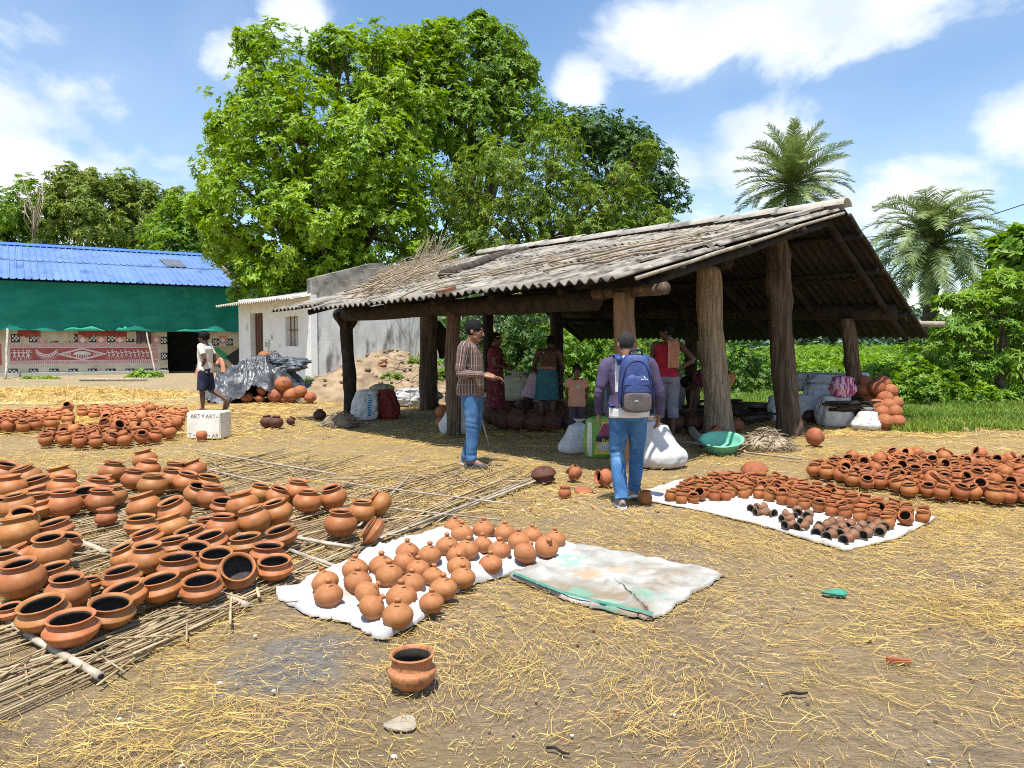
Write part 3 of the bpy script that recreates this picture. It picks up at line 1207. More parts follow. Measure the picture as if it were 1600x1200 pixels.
def net_fold(x0p, x1p, py, h, nm='net_flap'):
    s0, z0 = wall_sz(x0p, py)
    s1, _ = wall_sz(x1p, py)
    V, F = [], []
    mb = MB()
    n = 14
    for i in range(n + 1):
        f = i / n
        hh = h * math.sin(math.pi * f) ** .8 * (.75 + .25 * math.sin(f * 11))
        for q in range(3):
            V.append((s0 + (s1 - s0) * f, -.58 - .05 * q * (2 - q) - .02 * math.sin(f * 20), 2.02 + hh * q / 2 - .02))
    for i in range(n):
        for q in range(2):
            F.append((i * 3 + q, (i + 1) * 3 + q, (i + 1) * 3 + q + 1, i * 3 + q + 1))
    mb.add(V, F, 0, True)
    mb.build('turned_up_hem', NET_LIGHT, o)


net_fold(98, 165, 516, .24)
net_fold(180, 203, 516, .26)
net_fold(272, 345, 520, .16)

# painted wall: every motif is flat paint lying a few millimetres proud of the plaster


def wquad(name, pts, m, off=.004, parent=work, th=.003):
    V = [(s, -off - th, z) for (s, z) in pts] + [(s, -off + .001, z) for (s, z) in pts]
    n = len(pts)
    F = [tuple(range(n)), tuple(reversed(range(n, 2 * n)))] + [(i, (i + 1) % n + 0, n + (i + 1) % n, n + i)[::-1] for i in range(n)]
    return MB().add(V, F).build(name, m, parent)


def wrect(name, x0, y0, x1, y1, m, off=.004, parent=work):
    s0, z0 = wall_sz(x0, y0)
    s1, z1 = wall_sz(x1, y1)
    return wquad(name, [(s0, z1), (s1, z1), (s1, z0), (s0, z0)], m, off, parent)


sL = wall_sz(-60, 540)[0]
ps0, ps1 = wall_sz(14, 540)[0], wall_sz(247, 540)[0]
pz0, pz1 = .48, 1.42
mur = wquad('mural_panel', [(ps0, pz0), (ps1, pz0), (ps1, pz1), (ps0, pz1)], MURAL_PINK, .002)
mb = MB()


def strip(mb, s0, z0, s1, z1, w, y):
    d = Vector((s1 - s0, z1 - z0))
    if d.length < 1e-5:
        return
    nrm = Vector((-d.y, d.x)).normalized() * w / 2
    P = [(s0 - nrm.x, z0 - nrm.y), (s1 - nrm.x, z1 - nrm.y), (s1 + nrm.x, z1 + nrm.y), (s0 + nrm.x, z0 + nrm.y)]
    mb.add([(a, y, b) for a, b in P], [(0, 1, 2, 3)])


red = wquad('mural_band', [(ps0 + .05, pz0 + .19), (ps1 - .28, pz0 + .19), (ps1 - .28, pz1 - .19), (ps0 + .05, pz1 - .19)], MURAL_RED, .006)
yy = -.0125
L0, L1 = ps0, ps1
for (za, zc) in ((pz0 + .015, pz0 + .015), (pz0 + .18, pz0 + .18), (pz1 - .18, pz1 - .18), (pz1 - .015, pz1 - .015)):
    strip(mb, L0, za, L1, za, .022, yy)
for s in (L0 + .01, L1 - .01, L1 - .27):
    strip(mb, s, pz0, s, pz1, .022, yy - .0004)
k = 0
s = L0 + .1
while s < L1 - .3:                      # ladder of short strokes along both borders
    for z0 in (pz0 + .04, pz1 - .16):
        strip(mb, s, z0, s, z0 + .115, .022, yy - .0008)
    s += .085
cs = wall_sz(128, 540)[0]
cz = (pz0 + pz1) / 2
hw, hh = (wall_sz(167, 540)[0] - wall_sz(92, 540)[0]) / 2, .27
for q in (1.0, .86):
    P = [(cs - hw * q, cz), (cs, cz - hh * q), (cs + hw * q, cz), (cs, cz + hh * q)]
    for i in range(4):
        strip(mb, *P[i], *P[(i + 1) % 4], .03, yy - .0012 - .0004 * i)
dome = [(cs + .36 * math.cos(a), cz - .03 + .16 * math.sin(a)) for a in np.linspace(0, math.pi, 13)]
mb.add([(a, yy - .003, b) for a, b in dome], [tuple(range(13))])
for s in (-.22, -.14, -.05, .05, .14, .22):
    strip(mb, cs + s, cz - .19, cs + s, cz - .03, .035, yy - .0034)
for sgn in (-1, 1):
    for r in (.05, .085):
        ring = [(cs + sgn * hw * .56 + r * math.cos(a), cz + r * math.sin(a)) for a in np.linspace(0, 6.28, 11)]
        for i in range(10):
            strip(mb, *ring[i], *ring[i + 1], .016, yy - .0038 - .0003 * (i % 2))


def stick_figure(mb, s, z, h, lean=0.0):
    """a small dancer of two triangles with limbs of single strokes"""
    w = h * .17
    y = yy - .0045
    mb.add([(s - w, y, z + h * .72), (s + w, y, z + h * .72), (s + lean * .3, y, z + h * .5)], [(0, 2, 1)])
    mb.add([(s - w * .8, y, z + h * .3), (s + w * .8, y, z + h * .3), (s + lean * .3, y - .0004, z + h * .5)], [(0, 1, 2)])
    mb.add([(s + lean + .05 * h * math.cos(a) * 1.6, y, z + h * .85 + .08 * h * math.sin(a)) for a in np.linspace(0, 6.28, 9)[:-1]], [tuple(range(8))])
    for sg in (-1, 1):
        strip(mb, s + sg * w * .4, z + h * .3, s + sg * w * .8 + lean, z, .018, y - .0008)
        strip(mb, s + sg * w, z + h * .72, s + sg * w * 2.1, z + h * (.55 + .1 * sg), .016, y - .0008)


span = (wall_sz(238, 540)[0] - wall_sz(168, 540)[0])
for k in range(11):
    stick_figure(mb, wall_sz(170, 540)[0] + span * k / 10.5, cz - .22 + .03 * math.sin(k * 2.1), .42, -.05)
for k in range(4):
    stick_figure(mb, wall_sz(22, 540)[0] + .16 * k, cz - .24, .48, 0)
stick_figure(mb, wall_sz(44, 540)[0], cz - .18, .42, .05)
b0, b1 = wall_sz(56, 540)[0], wall_sz(89, 540)[0]
for k in range(15):                     # a boat shaped procession: a curved double line with strokes
    f = k / 14
    s = b0 + (b1 - b0) * f
    z = cz - .12 + .22 * (2 * f - 1) ** 2
    f2 = (k + 1) / 14
    if k < 14:
        z2 = cz - .12 + .22 * (2 * f2 - 1) ** 2
        strip(mb, s, z, b0 + (b1 - b0) * f2, z2, .03, yy - .0006)
        strip(mb, s, z + .11, b0 + (b1 - b0) * f2, z2 + .11, .03, yy - .001)
    strip(mb, s, z + .02, s, z + .10, .03, yy - .0016)
    strip(mb, s, z - .02, s + .05, z - .15, .014, yy - .0016)
mb.build('mural_figures', MURAL_WHITE, work)
# part of a second panel running out of view on the left
wquad('mural_panel', [(sL, pz0), (ps0 - .28, pz0), (ps0 - .28, pz1), (sL, pz1)], MURAL_RED, .002)


def checker(px, py, w, ht, dim=False):
    s0, z0 = wall_sz(px, py)
    s1, z1 = wall_sz(px + w, py + ht)
    mb = MB()
    a, c, lo, hi = s0, s1, z1, z0
    y = -.005
    mb.add([(a, y, lo), (c, y, lo), (c, y, hi), (a, y, hi)], [(0, 1, 2, 3)], 0)
    cw, ch = (c - a) / 5, (hi - lo) / 5
    for i in range(4):
        for j in range(3):
            if (i + j) % 2 == 0:
                x, z = a + cw * (.55 + i), lo + ch * (.9 + j * 1.1)
                mb.add([(x, y - .003, z), (x + cw, y - .003, z), (x + cw, y - .003, z + ch * 1.1), (x, y - .003, z + ch * 1.1)], [(0, 1, 2, 3)], 1)
    return mb.build('checker_tile', [TILE_BLACK, TILE_WHITE], work)


for px in (17, 45, 77, 108, 138, 167, 196):
    checker(px, 522, 14, 13)
for px in (13, 45, 77, 107, 137, 166, 196, 224):
    checker(px, 576, 15, 11)
for (px, py, h) in ((251, 526, 12), (251, 551, 11), (251, 575, 10), (331, 529, 11), (353, 529, 11)):
    checker(px, py, 11, h)
for px in (60, 123, 152, 181, 238, 342):
    s, z = wall_sz(px + 6, 531)
    r = .19
    wquad('pink_tile', [(s - r, z - r), (s + r, z - r), (s + r, z + r), (s - r, z + r)], TILE_PINK, .004)
    wquad('diamond', [(s - r * .7, z), (s, z - r * .7), (s + r * .7, z), (s, z + r * .7)], MURAL_WHITE, .009)
# bold painted shapes right of the doorway
wrect('painted_panel', 329, 541, 373, 575, PAINT_TAN, .004)
for (m, pts) in ((PAINT_GREEN, [(331, 543), (341, 543), (360, 558), (352, 564)]), (TILE_BLACK, [(352, 558), (373, 544), (373, 574), (362, 568)]),
                 (PAINT_BLUE, [(329, 553), (345, 572), (329, 573)]), (TILE_BLACK, [(349, 566), (356, 574), (340, 574)])):
    P = [wall_sz(*q) for q in pts]
    P = P if (P[1][0] - P[0][0]) * (P[2][1] - P[0][1]) - (P[1][1] - P[0][1]) * (P[2][0] - P[0][0]) > 0 else P[::-1]
    wquad('painted_shape', P, m, .010)


def hang(name, x0, x1, y0, y1, m, label, depth=.12, seed=0, cat='cloth'):
    rr = random.Random(seed)
    s0, z0 = wall_sz(x0, y0)
    s1, z1 = wall_sz(x1, y1)
    n, k = 14, 5
    V = []
    for j in range(k + 1):
        t = j / k
        for i in range(n + 1):
            f = i / n
            z = z0 + (z1 - z0) * t + (rr.uniform(-.08, .05) * t if j == k else 0)
            V.append((s0 + (s1 - s0) * f, -depth - .03 * math.sin(f * 17 + seed) - .02 * math.sin(f * 40 + seed * 2) * t, z))
    F = [(j * (n + 1) + i, j * (n + 1) + i + 1, (j + 1) * (n + 1) + i + 1, (j + 1) * (n + 1) + i) for j in range(k) for i in range(n)]
    mb = MB().add(V, F, 0, True)
    mb.add([(x, y + .01, z) for x, y, z in V], [f[::-1] for f in F], 0, True)
    o = mb.build(name, m)
    o.location = OB
    o.rotation_euler = (0, 0, angB)
    return tag(o, label, cat)


hang('hanging_cloth', 64, 116, 513, 533, RAG_BEIGE, 'beige cloth hanging under the green net above the mural', .17, 1)
hang('hanging_cloth', 122, 200, 517, 525, RAG_RED, 'dark red cloth hung along the wall under the green net', .12, 2)
hang('hanging_cloth', 28, 62, 512, 525, RAG_RED, 'faded red cloth hanging left of the beige one', .10, 3)
hang('hanging_cloth', 212, 236, 517, 535, RAG_DARK, 'dark bunched cloth hanging near the workshop doorway', .16, 4)
hang('hanging_cloth', 198, 213, 518, 530, RAG_BEIGE, 'small spotted cloth bundle beside the dark bunched cloth', .18, 5)
for (x0, y0, x1, y1, r, lab) in ((12, 514, 9, 590, .05, 'thin pole standing in front of the mural at its left end'),
                                 (229, 520, 243, 586, .035, 'crooked branch propped on the wall at the right end of the mural')):
    a = plane_hit(x0, y0, OB - nb * .50, nb)
    b = G(x1, y1 + 2)
    mb = MB()
    pts = [a.lerp(b, i / 6) + Vector((random.uniform(-.03, .03), 0, 0)) for i in range(7)]
    mb.tube(pts, r, 7, wob=.1)
    o = mb.build('pole', WOOD_GREY)
    tag(o, lab, 'pole')

# ================================================================== white house behind the shed
HC = Vector((at(487, 500, 24.0).x, 24.0, 0))
hx = Vector((.76, .65, 0)).normalized()          # along the gable
hy = Vector((-.65, .76, 0)).normalized()         # along the front, going away
angH = math.atan2(hx.y, hx.x)
house = thing('white_house', 'lime washed white house with a stained grey gable wall behind the shed', 'building', HC, angH)
Minv = (Matrix.Translation(HC) @ Matrix.Rotation(angH, 4, 'Z')).inverted()


def hfront(px, py, y_off=0.0):
    """pixel -> (distance along the front wall, height) on the front (local x = 0) plane"""
    p = plane_hit(px, py, HC + hx * y_off, hx)
    return (p - HC).dot(hy), p.z


def hgab(px, py):
    p = plane_hit(px, py, HC, hy)
    return (p - HC).dot(hx), p.z


fl = hfront(374, 520)[0]
zf = hfront(484, 456)[1]
gx1, gz1 = hgab(590, 413)
gxa, gza = hgab(487, 437)
gxe = 7.2
# the front wall is built round a door and a window opening (local x = 0 plane, y along)
dA, dB = hfront(411, 520)[0], hfront(392, 520)[0]
zd = hfront(402, 489)[1]
wA, wB = hfront(466, 520)[0], hfront(446, 520)[0]
wz0, wz1 = hfront(456, 541)[1], hfront(456, 494)[1]
T = .28


def hbox(name, x0, x1, y0, y1, z0, z1, m):
    return lbox(name, x0, x1, y0, y1, z0, z1, m, house)


hbox('wall', 0, T, T + .005, wA, 0, zf, WALL_WHITE)
hbox('wall', 0, T, wA, wB, 0, wz0, WALL_WHITE)
hbox('wall', 0, T, wA, wB, wz1, zf, WALL_WHITE)
hbox('wall', 0, T, wB, dA, 0, zf, WALL_WHITE)
hbox('wall', 0, T, dA, dB, zd, zf, WALL_WHITE)
hbox('wall', -.02, T, dB, fl, 0, zf + .02, WALL_WHITE)
hbox('side_wall', T, 4.5, fl - .25, fl, 0, zf, WALL_GREY)
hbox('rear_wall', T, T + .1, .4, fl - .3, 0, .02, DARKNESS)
hbox('corner_pilaster', -.06, .16, -.06, .5, 0, zf - .1, WALL_WHITE)
# gable wall: a thick slab with a pitched top
prof = [(0, 0), (gxe, 0), (gxe, gz1 - .75), (gx1 + .75, gz1 - .30), (gx1 + .15, gz1), (gx1 - .2, gz1 - .02), (0, gza)]
n = len(prof)
V = [(x, 0, z) for x, z in prof] + [(x, T, z) for x, z in prof]
F = [tuple(range(n)), tuple(reversed(range(n, 2 * n)))] + [(i, n + i, n + (i + 1) % n, (i + 1) % n) for i in range(n)]
MB().add(V, F).build('gable_wall', WALL_GREY, house)
# dark weathered parapet band along the sloping top, slightly proud
pb = [(0.0, gza), (gx1 - .2, gz1 - .02), (gx1 + .15, gz1), (gx1 + .75, gz1 - .30), (gxe, gz1 - .75)]
V = []
for (x, z) in pb:
    V += [(x, -.05, z - .72), (x, -.05, z + .05), (x, T + .05, z + .05), (x, T + .05, z - .72)]
F = []
for i in range(len(pb) - 1):
    for q in range(4):
        F.append((i * 4 + q, (i + 1) * 4 + q, (i + 1) * 4 + (q + 1) % 4, i * 4 + (q + 1) % 4))
F += [(3, 2, 1, 0), tuple((len(pb) - 1) * 4 + q for q in range(4))]
MB().add(V, F).build('parapet', PARAPET, house)
# corrugated verandah roof over the front
yl = hfront(337, 478, -.75)[0]
zl = hfront(337, 478, -.75)[1]
z_r = hfront(487, 460, -.75)[1]
for k in range(9):
    V, F = [], []
    y0, y1 = -.05 + (yl + .05) * k / 9, -.05 + (yl + .05) * (k + 1.04) / 9
    ns = 40
    rows = [(-.75, zl - .02), (1.4, zl + .42), (3.2, zl + .78)]
    for (x, z) in rows:
        for i in range(ns + 1):
            y = y0 + (y1 - y0) * i / ns
            V.append((x, y, z + .035 * math.sin(y * 2 * math.pi / .20) + .012 * (k % 2)))
    for r in range(2):
        for i in range(ns):
            a = r * (ns + 1) + i
            F.append((a, a + ns + 1, a + ns + 2, a + 1))
    mb = MB().add(V, F, 0, True)
    mb.add([(x, y, z - .02) for x, y, z in V], [f[::-1] for f in F], 0, True)
    mb.add([V[i] for i in range(ns + 1)] + [(V[i][0], V[i][1], V[i][2] - .02) for i in range(ns + 1)], [(i, i + 1, ns + 2 + i, ns + 1 + i) for i in range(ns)])
    mb.build('roof_sheet', RIDGE, house)
# door leaf and window bars
dm = MB()
dm.box((T * .75, (dA + dB) / 2, zd / 2), (.06, dB - dA - .02, zd - .02))
door = dm.build('door', DOOR_WOOD, house)
pm = MB()
for i in range(5):
    y = dA + (dB - dA) * (i + .5) / 5
    pm.box((T * .75 - .05, y, zd / 2), (.035, .07, zd - .1))
pm.build('door_batten', METAL_RUST, door)
wn_ = hbox('window_shutter', T * .8, T * .8 + .05, wA + .01, wB - .01, wz0 + .01, wz1 - .01, mat('pale_shutter', (.44, .40, .34), (.52, .48, .42), 3, .9))
for i in range(3):
    y = wA + (wB - wA) * (i + .6) / 3.2
    hbox('window_bar', .10, .125, y - .014, y + .014, wz0, wz1, METAL_RUST)
hbox('window_bar', .13, .15, wA, wB, wz0 + .55, wz0 + .585, METAL_RUST)


# charcoal scribbles on the white wall
def scrawl(txt, px, py, size):
    cu = bpy.data.curves.new('wall_writing', 'FONT')
    cu.body = txt
    cu.size = size
    cu.shear = .2
    tmp = bpy.data.objects.new('tmp', cu)
    COL.objects.link(tmp)
    bpy.context.view_layer.update()
    me = bpy.data.meshes.new_from_object(tmp.evaluated_get(bpy.context.evaluated_depsgraph_get()))
    bpy.data.objects.remove(tmp)
    me.materials.clear()
    me.materials.append(CHARCOAL)
    o = link('wall_writing', me, house)
    y, z = hfront(px, py)
    # text runs towards the viewer's right: along -y of the house
    o.matrix_local = Matrix(((0, 0, -1, -.006), (-1, 0, 0, y), (0, 1, 0, z), (0, 0, 0, 1)))
    return o


CHARCOAL = mat('charcoal_scribble', (.10, .10, .10), (.26, .26, .255), 9, .9)
scrawl('n/6', 414, 542, .40)
scrawl('A', 423, 531, .30)
scrawl('live', 418, 559, .60)
# ================================================================== vegetation
def unit(v):
    return v / (np.linalg.norm(v, axis=1, keepdims=True) + 1e-9)


def leaf_mesh(P, D, N, L, Wd, droop=.15):
    """one bent leaf (two triangles folded along the midrib) per row: base P, direction D, upper side N"""
    S = unit(np.cross(D, N))
    Nn = unit(np.cross(S, D))
    L = L[:, None]
    Wd = Wd[:, None]
    a = P
    b = P + D * L * .5 + S * Wd * .5 + Nn * L * .06
    c = P + D * L - Nn * L * droop
    d = P + D * L * .5 - S * Wd * .5 + Nn * L * .06
    n = len(P)
    V = np.stack([a, b, c, d], 1).reshape(-1, 3)
    i = np.arange(n) * 4
    F = np.concatenate([np.stack([i, i + 1, i + 2], 1), np.stack([i, i + 2, i + 3], 1)])
    return V, F


def sphere_pts(n):
    return unit(rng.normal(size=(n, 3)))


def foliage(blobs, per_m2=14, k=6, L=.26, Wf=.42, clump=.30, up=.55, fill=.16, droop=.18, flat=.0, spread=.6, seed_out=.62):
    """blobs: rows (x, y, z, rx, ry, rz). Leaves stand in whorls on clumps that ride on the blob surfaces."""
    Ps, Ds, Ns, Ls = [], [], [], []
    for (x, y, z, rx, ry, rz) in blobs:
        R = (rx * ry * rz) ** (1 / 3)
        area = 12.6 * R * R
        nc = max(10, int(area / (1.2 * (clump * R) ** 2) * .55))
        u = sphere_pts(nc)
        rad = rng.uniform(seed_out, 1.05, nc) ** .8
        ins = rng.random(nc) < fill
        rad[ins] = rng.uniform(.2, .7, ins.sum())
        C = np.array([x, y, z]) + u * rad[:, None] * np.array([rx, ry, rz])
        cr = clump * R * rng.uniform(.55, 1.25, nc)
        nw = np.maximum(3, (per_m2 * 3.2 * cr ** 2 * rng.uniform(.5, 1.3, nc)).astype(int))
        idx = np.repeat(np.arange(nc), nw)
        v = sphere_pts(len(idx))
        v[:, 2] = v[:, 2] * (1 - flat)
        rr = rng.uniform(.45, 1.0, len(idx))[:, None]
        W0 = C[idx] + v * rr * cr[idx][:, None] * np.array([1, 1, .72])
        out = unit(v * .6 + u[idx] * .5 + np.array([0, 0, up]) + rng.normal(size=(len(idx), 3)) * .22)
        # whorl of k leaves round each axis 'out'
        t1 = unit(np.cross(out, np.array([.31, .17, .93])))
        t2 = np.cross(out, t1)
        ph = rng.uniform(0, 6.28, len(idx))
        for q in range(k):
            a = ph + 6.283 * q / k + rng.normal(size=len(idx)) * .25
            d = unit(t1 * np.cos(a)[:, None] + t2 * np.sin(a)[:, None] + out * rng.uniform(.1, spread, len(idx))[:, None])
            Ps.append(W0)
            Ds.append(d)
            Ns.append(out)
            Ls.append(L * rng.uniform(.6, 1.15, len(idx)))
    P, Dd, Nn, LL_ = (np.concatenate(q) for q in (Ps, Ds, Ns, Ls))
    return leaf_mesh(P, Dd, Nn, LL_, LL_ * Wf, droop)


def crown_obj(name, blobs, m, parent=None, **kw):
    V, F = foliage(blobs, **kw)
    return link(name, mesh_np(name, V, F, [m]), parent)


def pblob(px, py, rpx, Y, dy=0.0, sq=(1, 1, 1)):
    p = at(px, py, Y + dy)
    r = rpx * (Y + dy) / F_PX
    return (p.x, p.y, p.z, r * sq[0], r * sq[1], r * sq[2])


def limbs(base, forks, blobs, r0, m=BARK, wob=.08):
    mb = MB()
    base = Vector(base)
    f = Vector(forks)
    mb.tube([base, base.lerp(f, .35) + Vector((.1, 0, 0)), base.lerp(f, .7) - Vector((.08, 0, 0)), f], [r0 * 1.25, r0, r0 * .9, r0 * .8], 12, wob=wob)
    for b in blobs:
        c = Vector(b[:3])
        mid = f.lerp(c, .5) + Vector((random.uniform(-.4, .4), random.uniform(-.4, .4), random.uniform(0, .5)))
        mb.tube([f - Vector((0, 0, .3)), f.lerp(mid, .5) + Vector((random.uniform(-.2, .2), 0, .15)), mid, mid.lerp(c, .6), c], [r0 * .5, r0 * .42, r0 * .32, r0 * .22, r0 * .10], 7, wob=wob)
        for _ in range(4):
            u = Vector((random.gauss(0, 1), random.gauss(0, 1), random.gauss(.3, .8))).normalized()
            e = c + Vector((u.x * b[3], u.y * b[4], u.z * b[5])) * .92
            s = mid.lerp(c, random.uniform(.3, .95))
            mb.tube([s, s.lerp(e, .5) + Vector((random.uniform(-.2, .2), random.uniform(-.2, .2), .1)), e], [r0 * .16, r0 * .10, r0 * .04], 5)
    return mb


def tree(name, label, blobs, m, trunk_px, Y, r0, fork_z, group=None, trunk_x=None, cat='tree', **kw):
    bx = (trunk_px - 800) / F_PX * Y
    t = thing(name, label, cat, (0, 0, 0), 0, group)
    limbs((bx, Y, -.1), (bx + random.uniform(-.3, .3), Y, fork_z), blobs, r0).build('trunk', BARK, t)
    crown_obj('crown', blobs, m, t, **kw)
    settle(t, (bx, Y, 0))
    return t


YA = 32
A_bl = [pblob(445, 115, 72, YA), pblob(395, 190, 70, YA, -1), pblob(350, 270, 48, YA), pblob(470, 215, 95, YA, -2), pblob(560, 115, 70, YA, .5),
        pblob(565, 250, 90, YA, -2.5), pblob(395, 320, 82, YA, -2), pblob(490, 345, 85, YA, -3), pblob(620, 180, 72, YA), pblob(365, 375, 48, YA, -1.5),
        pblob(590, 350, 78, YA, -2.5), pblob(430, 420, 52, YA, -2.5), pblob(520, 415, 48, YA, -3), pblob(640, 290, 60, YA, -1), pblob(520, 80, 36, YA, 0),
        pblob(345, 200, 22, YA, 0), pblob(392, 70, 26, YA, 0), pblob(318, 330, 26, YA, -1), pblob(630, 105, 46, YA, 1), pblob(655, 215, 40, YA, 1), pblob(610, 90, 30, YA, 1), pblob(400, 448, 40, YA, 0), pblob(455, 440, 42, YA, 0), pblob(510, 440, 40, YA, 0), pblob(650, 92, 46, YA, 2), pblob(600, 78, 40, YA, 2), pblob(685, 70, 34, YA, 2), pblob(640, 150, 50, YA, 2)]
tree('broadleaf_tree', 'huge bright green broadleaf tree behind the white house, widest of the tall trees', A_bl, LEAF_BRIGHT, 520, YA, .5, 3.6, None,
     per_m2=16, k=6, L=.225, Wf=.44, clump=.25, up=.6, fill=.24)
YB = 35
B_bl = [pblob(745, 105, 72, YB), pblob(700, 175, 66, YB, -1), pblob(795, 150, 60, YB), pblob(755, 58, 30, YB), pblob(690, 85, 40, YB), pblob(790, 85, 36, YB), pblob(750, 200, 70, YB, -1),
        pblob(660, 130, 42, YB), pblob(815, 110, 30, YB), pblob(700, 48, 18, YB), pblob(748, 32, 14, YB), pblob(832, 190, 40, YB), pblob(690, 330, 70, YB, -1), pblob(660, 400, 46, YB, -2)]
tree('broadleaf_tree', 'tall mid green tree with ragged pointed top, right of the huge bright tree', B_bl, LEAF_MID, 745, YB, .42, 5.0, None,
     per_m2=14, k=6, L=.24, Wf=.38, clump=.25, up=.5, fill=.24)
YC = 29
C_bl = [pblob(785, 285, 78, YC), pblob(855, 310, 76, YC), pblob(800, 370, 70, YC, -.5), pblob(910, 345, 60, YC), pblob(870, 240, 50, YC), pblob(980, 335, 46, YC), pblob(930, 385, 52, YC),
        pblob(1030, 355, 32, YC), pblob(720, 300, 44, YC), pblob(985, 285, 34, YC), pblob(1010, 240, 20, YC), pblob(740, 395, 50, YC), pblob(1000, 390, 44, YC), pblob(860, 410, 40, YC)]
tree('feathery_tree', 'olive green fine leaved tree with loose branches directly behind the open shed roof', C_bl, LEAF_FINE, 850, YC, .3, 4.0, None,
     per_m2=18, k=6, L=.175, Wf=.32, clump=.25, up=.35, fill=.22, droop=.3)
YD = 46
D_bl = [pblob(880, 195, 40, YD, sq=(1.1, 1, .7)), pblob(930, 205, 45, YD, sq=(1.1, 1, .7)), pblob(985, 222, 40, YD, sq=(1.1, 1, .7)), pblob(1022, 252, 34, YD, sq=(1.1, 1, .7)), pblob(1045, 310, 34, YD), pblob(920, 215, 52, YD, sq=(1.1, 1, .55)), pblob(975, 235, 50, YD, sq=(1.1, 1, .6)), pblob(1010, 285, 42, YD, sq=(1.1, 1, .6)), pblob(940, 275, 60, YD, sq=(1.2, 1, .6)), pblob(885, 200, 30, YD, sq=(1.2, 1, .6)),
        pblob(1040, 370, 30, YD), pblob(1000, 345, 46, YD)]
tree('spreading_tree', 'dark flat topped spreading tree seen behind the feathery tree on its right', D_bl, LEAF_DARK, 960, YD, .4, 7.0, None,
     per_m2=13, k=6, L=.26, Wf=.40, clump=.26, up=.7, fill=.15)

# trees beyond the blue roofed workshop
YL = 58
L1 = [pblob(120, 300, 42, YL, sq=(1.1, 1, .9)), pblob(150, 345, 60, YL), pblob(85, 350, 50, YL), pblob(110, 285, 20, YL), pblob(145, 290, 24, YL)]
L2 = [pblob(30, 335, 55, YL), pblob(-40, 345, 60, YL), pblob(10, 385, 50, YL)]
L6 = [pblob(330, 425, 44, 44), pblob(280, 415, 40, 44), pblob(380, 430, 44, 44), pblob(240, 410, 30, 46), pblob(430, 440, 40, 44)]
L3 = [pblob(200, 315, 44, YL, 3), pblob(235, 330, 46, YL, 3), pblob(215, 375, 55, YL, 2), pblob(190, 300, 24, YL, 2)]
L4 = [pblob(290, 335, 34, YL, -12), pblob(270, 370, 42, YL, -12), pblob(320, 350, 30, YL, -12), pblob(310, 385, 44, YL, -12), pblob(265, 395, 30, YL, -14)]
L5 = [pblob(278, 320, 26, YL, 4), pblob(335, 300, 20, YL, 4), pblob(300, 345, 40, YL, 4)]
grp = 'trees beyond the blue roofed workshop'
for (b, m, px, dy, lab) in ((L1, LEAF_OLIVE, 120, 0, 'olive tree with a pointed feathery top and yellowish seed pods behind the blue roof'),
                            (L2, LEAF_MID, 10, 0, 'low green tree at the far left end behind the blue roof'),
                            (L3, LEAF_OLIVE, 215, 3, 'rounded dark olive tree behind the middle of the blue roof'),
                            (L4, LEAF_LIGHT, 295, -12, 'light green feathery tree over the right end of the blue roof'),
                            (L6, LEAF_DARK, 330, -14, 'dark low tree filling the gap between the blue roof and the white house'),
                            (L5, LEAF_OLIVE, 300, 4, 'small olive tree seen between the blue roof trees and the big bright tree')):
    tree('background_tree', lab, b, m, px, YL + dy, .28, 3.4, grp, per_m2=10, k=6, L=.34, Wf=.34, clump=.27, up=.5, fill=.2, droop=.25)
# a bare tree
mb = MB()
b0 = at(45, 420, YL - 3)
b0.z = -.1
t0 = at(52, 330, YL - 3)
mb.tube([b0, t0], [.12, .07], 7)
for k in range(12):
    a = Vector(b0).lerp(t0, random.uniform(.7, 1))
    e = at(random.uniform(20, 72), random.uniform(276, 325), YL - 3 + random.uniform(-1, 1))
    mid = a.lerp(e, .5) + Vector((random.uniform(-.4, .4), 0, .1))
    mb.tube([a, mid, e], [.05, .04, .02], 5)
o = mb.build('bare_tree', TWIG)
tag(o, 'leafless grey tree poking above the far left end of the blue roof', 'tree')

# bushes seen under and beyond the shed
def bush(label, blobs, m, group=None, name='bush', cat='bush', stems=5, **kw):
    t = thing(name, label, cat, (0, 0, 0), 0, group)
    c = Vector(blobs[0][:3])
    mb = MB()
    for b in blobs[:6]:
        e = Vector(b[:3])
        mb.tube([(c.x + random.uniform(-.3, .3), c.y, -.1), (c.x * .6 + e.x * .4, e.y, e.z * .45), e], [.05, .04, .015], 5)
    mb.build('stem', BARK, t)
    crown_obj('foliage', blobs, m, t, **kw)
    settle(t, (c.x, c.y, 0))
    return t


YU = 24
bush('dark green bush behind the man in the checked shirt, under the shed roof',
     [pblob(795, 545, 60, YU), pblob(835, 500, 52, YU), pblob(770, 500, 46, YU), pblob(745, 560, 40, YU), pblob(800, 590, 50, YU), pblob(860, 560, 40, YU), pblob(700, 520, 30, YU), pblob(720, 480, 40, YU + 2), pblob(820, 450, 50, YU + 2)],
     LEAF_DARK, per_m2=32, k=6, L=.125, Wf=.42, clump=.26, up=.45, fill=.2)
bush('bright lime green bush seen beneath the shed roof beside the bent far post',
     [pblob(900, 540, 40, YU - 3), pblob(935, 530, 34, YU - 3), pblob(890, 575, 36, YU - 3), pblob(945, 570, 36, YU - 3), pblob(985, 560, 30, YU - 2), pblob(915, 600, 40, YU - 3), pblob(860, 610, 34, YU - 3)],
     LEAF_LIGHT, per_m2=30, k=6, L=.125, Wf=.5, clump=.28, up=.55, fill=.2)
bush('low dark bush behind the man in the red vest',
     [pblob(1020, 540, 40, YU + 3), pblob(1060, 570, 40, YU + 1), pblob(1010, 590, 44, YU + 1)],
     LEAF_DARK, per_m2=24, k=6, L=.125, Wf=.45, clump=.28, up=.5, fill=.2)
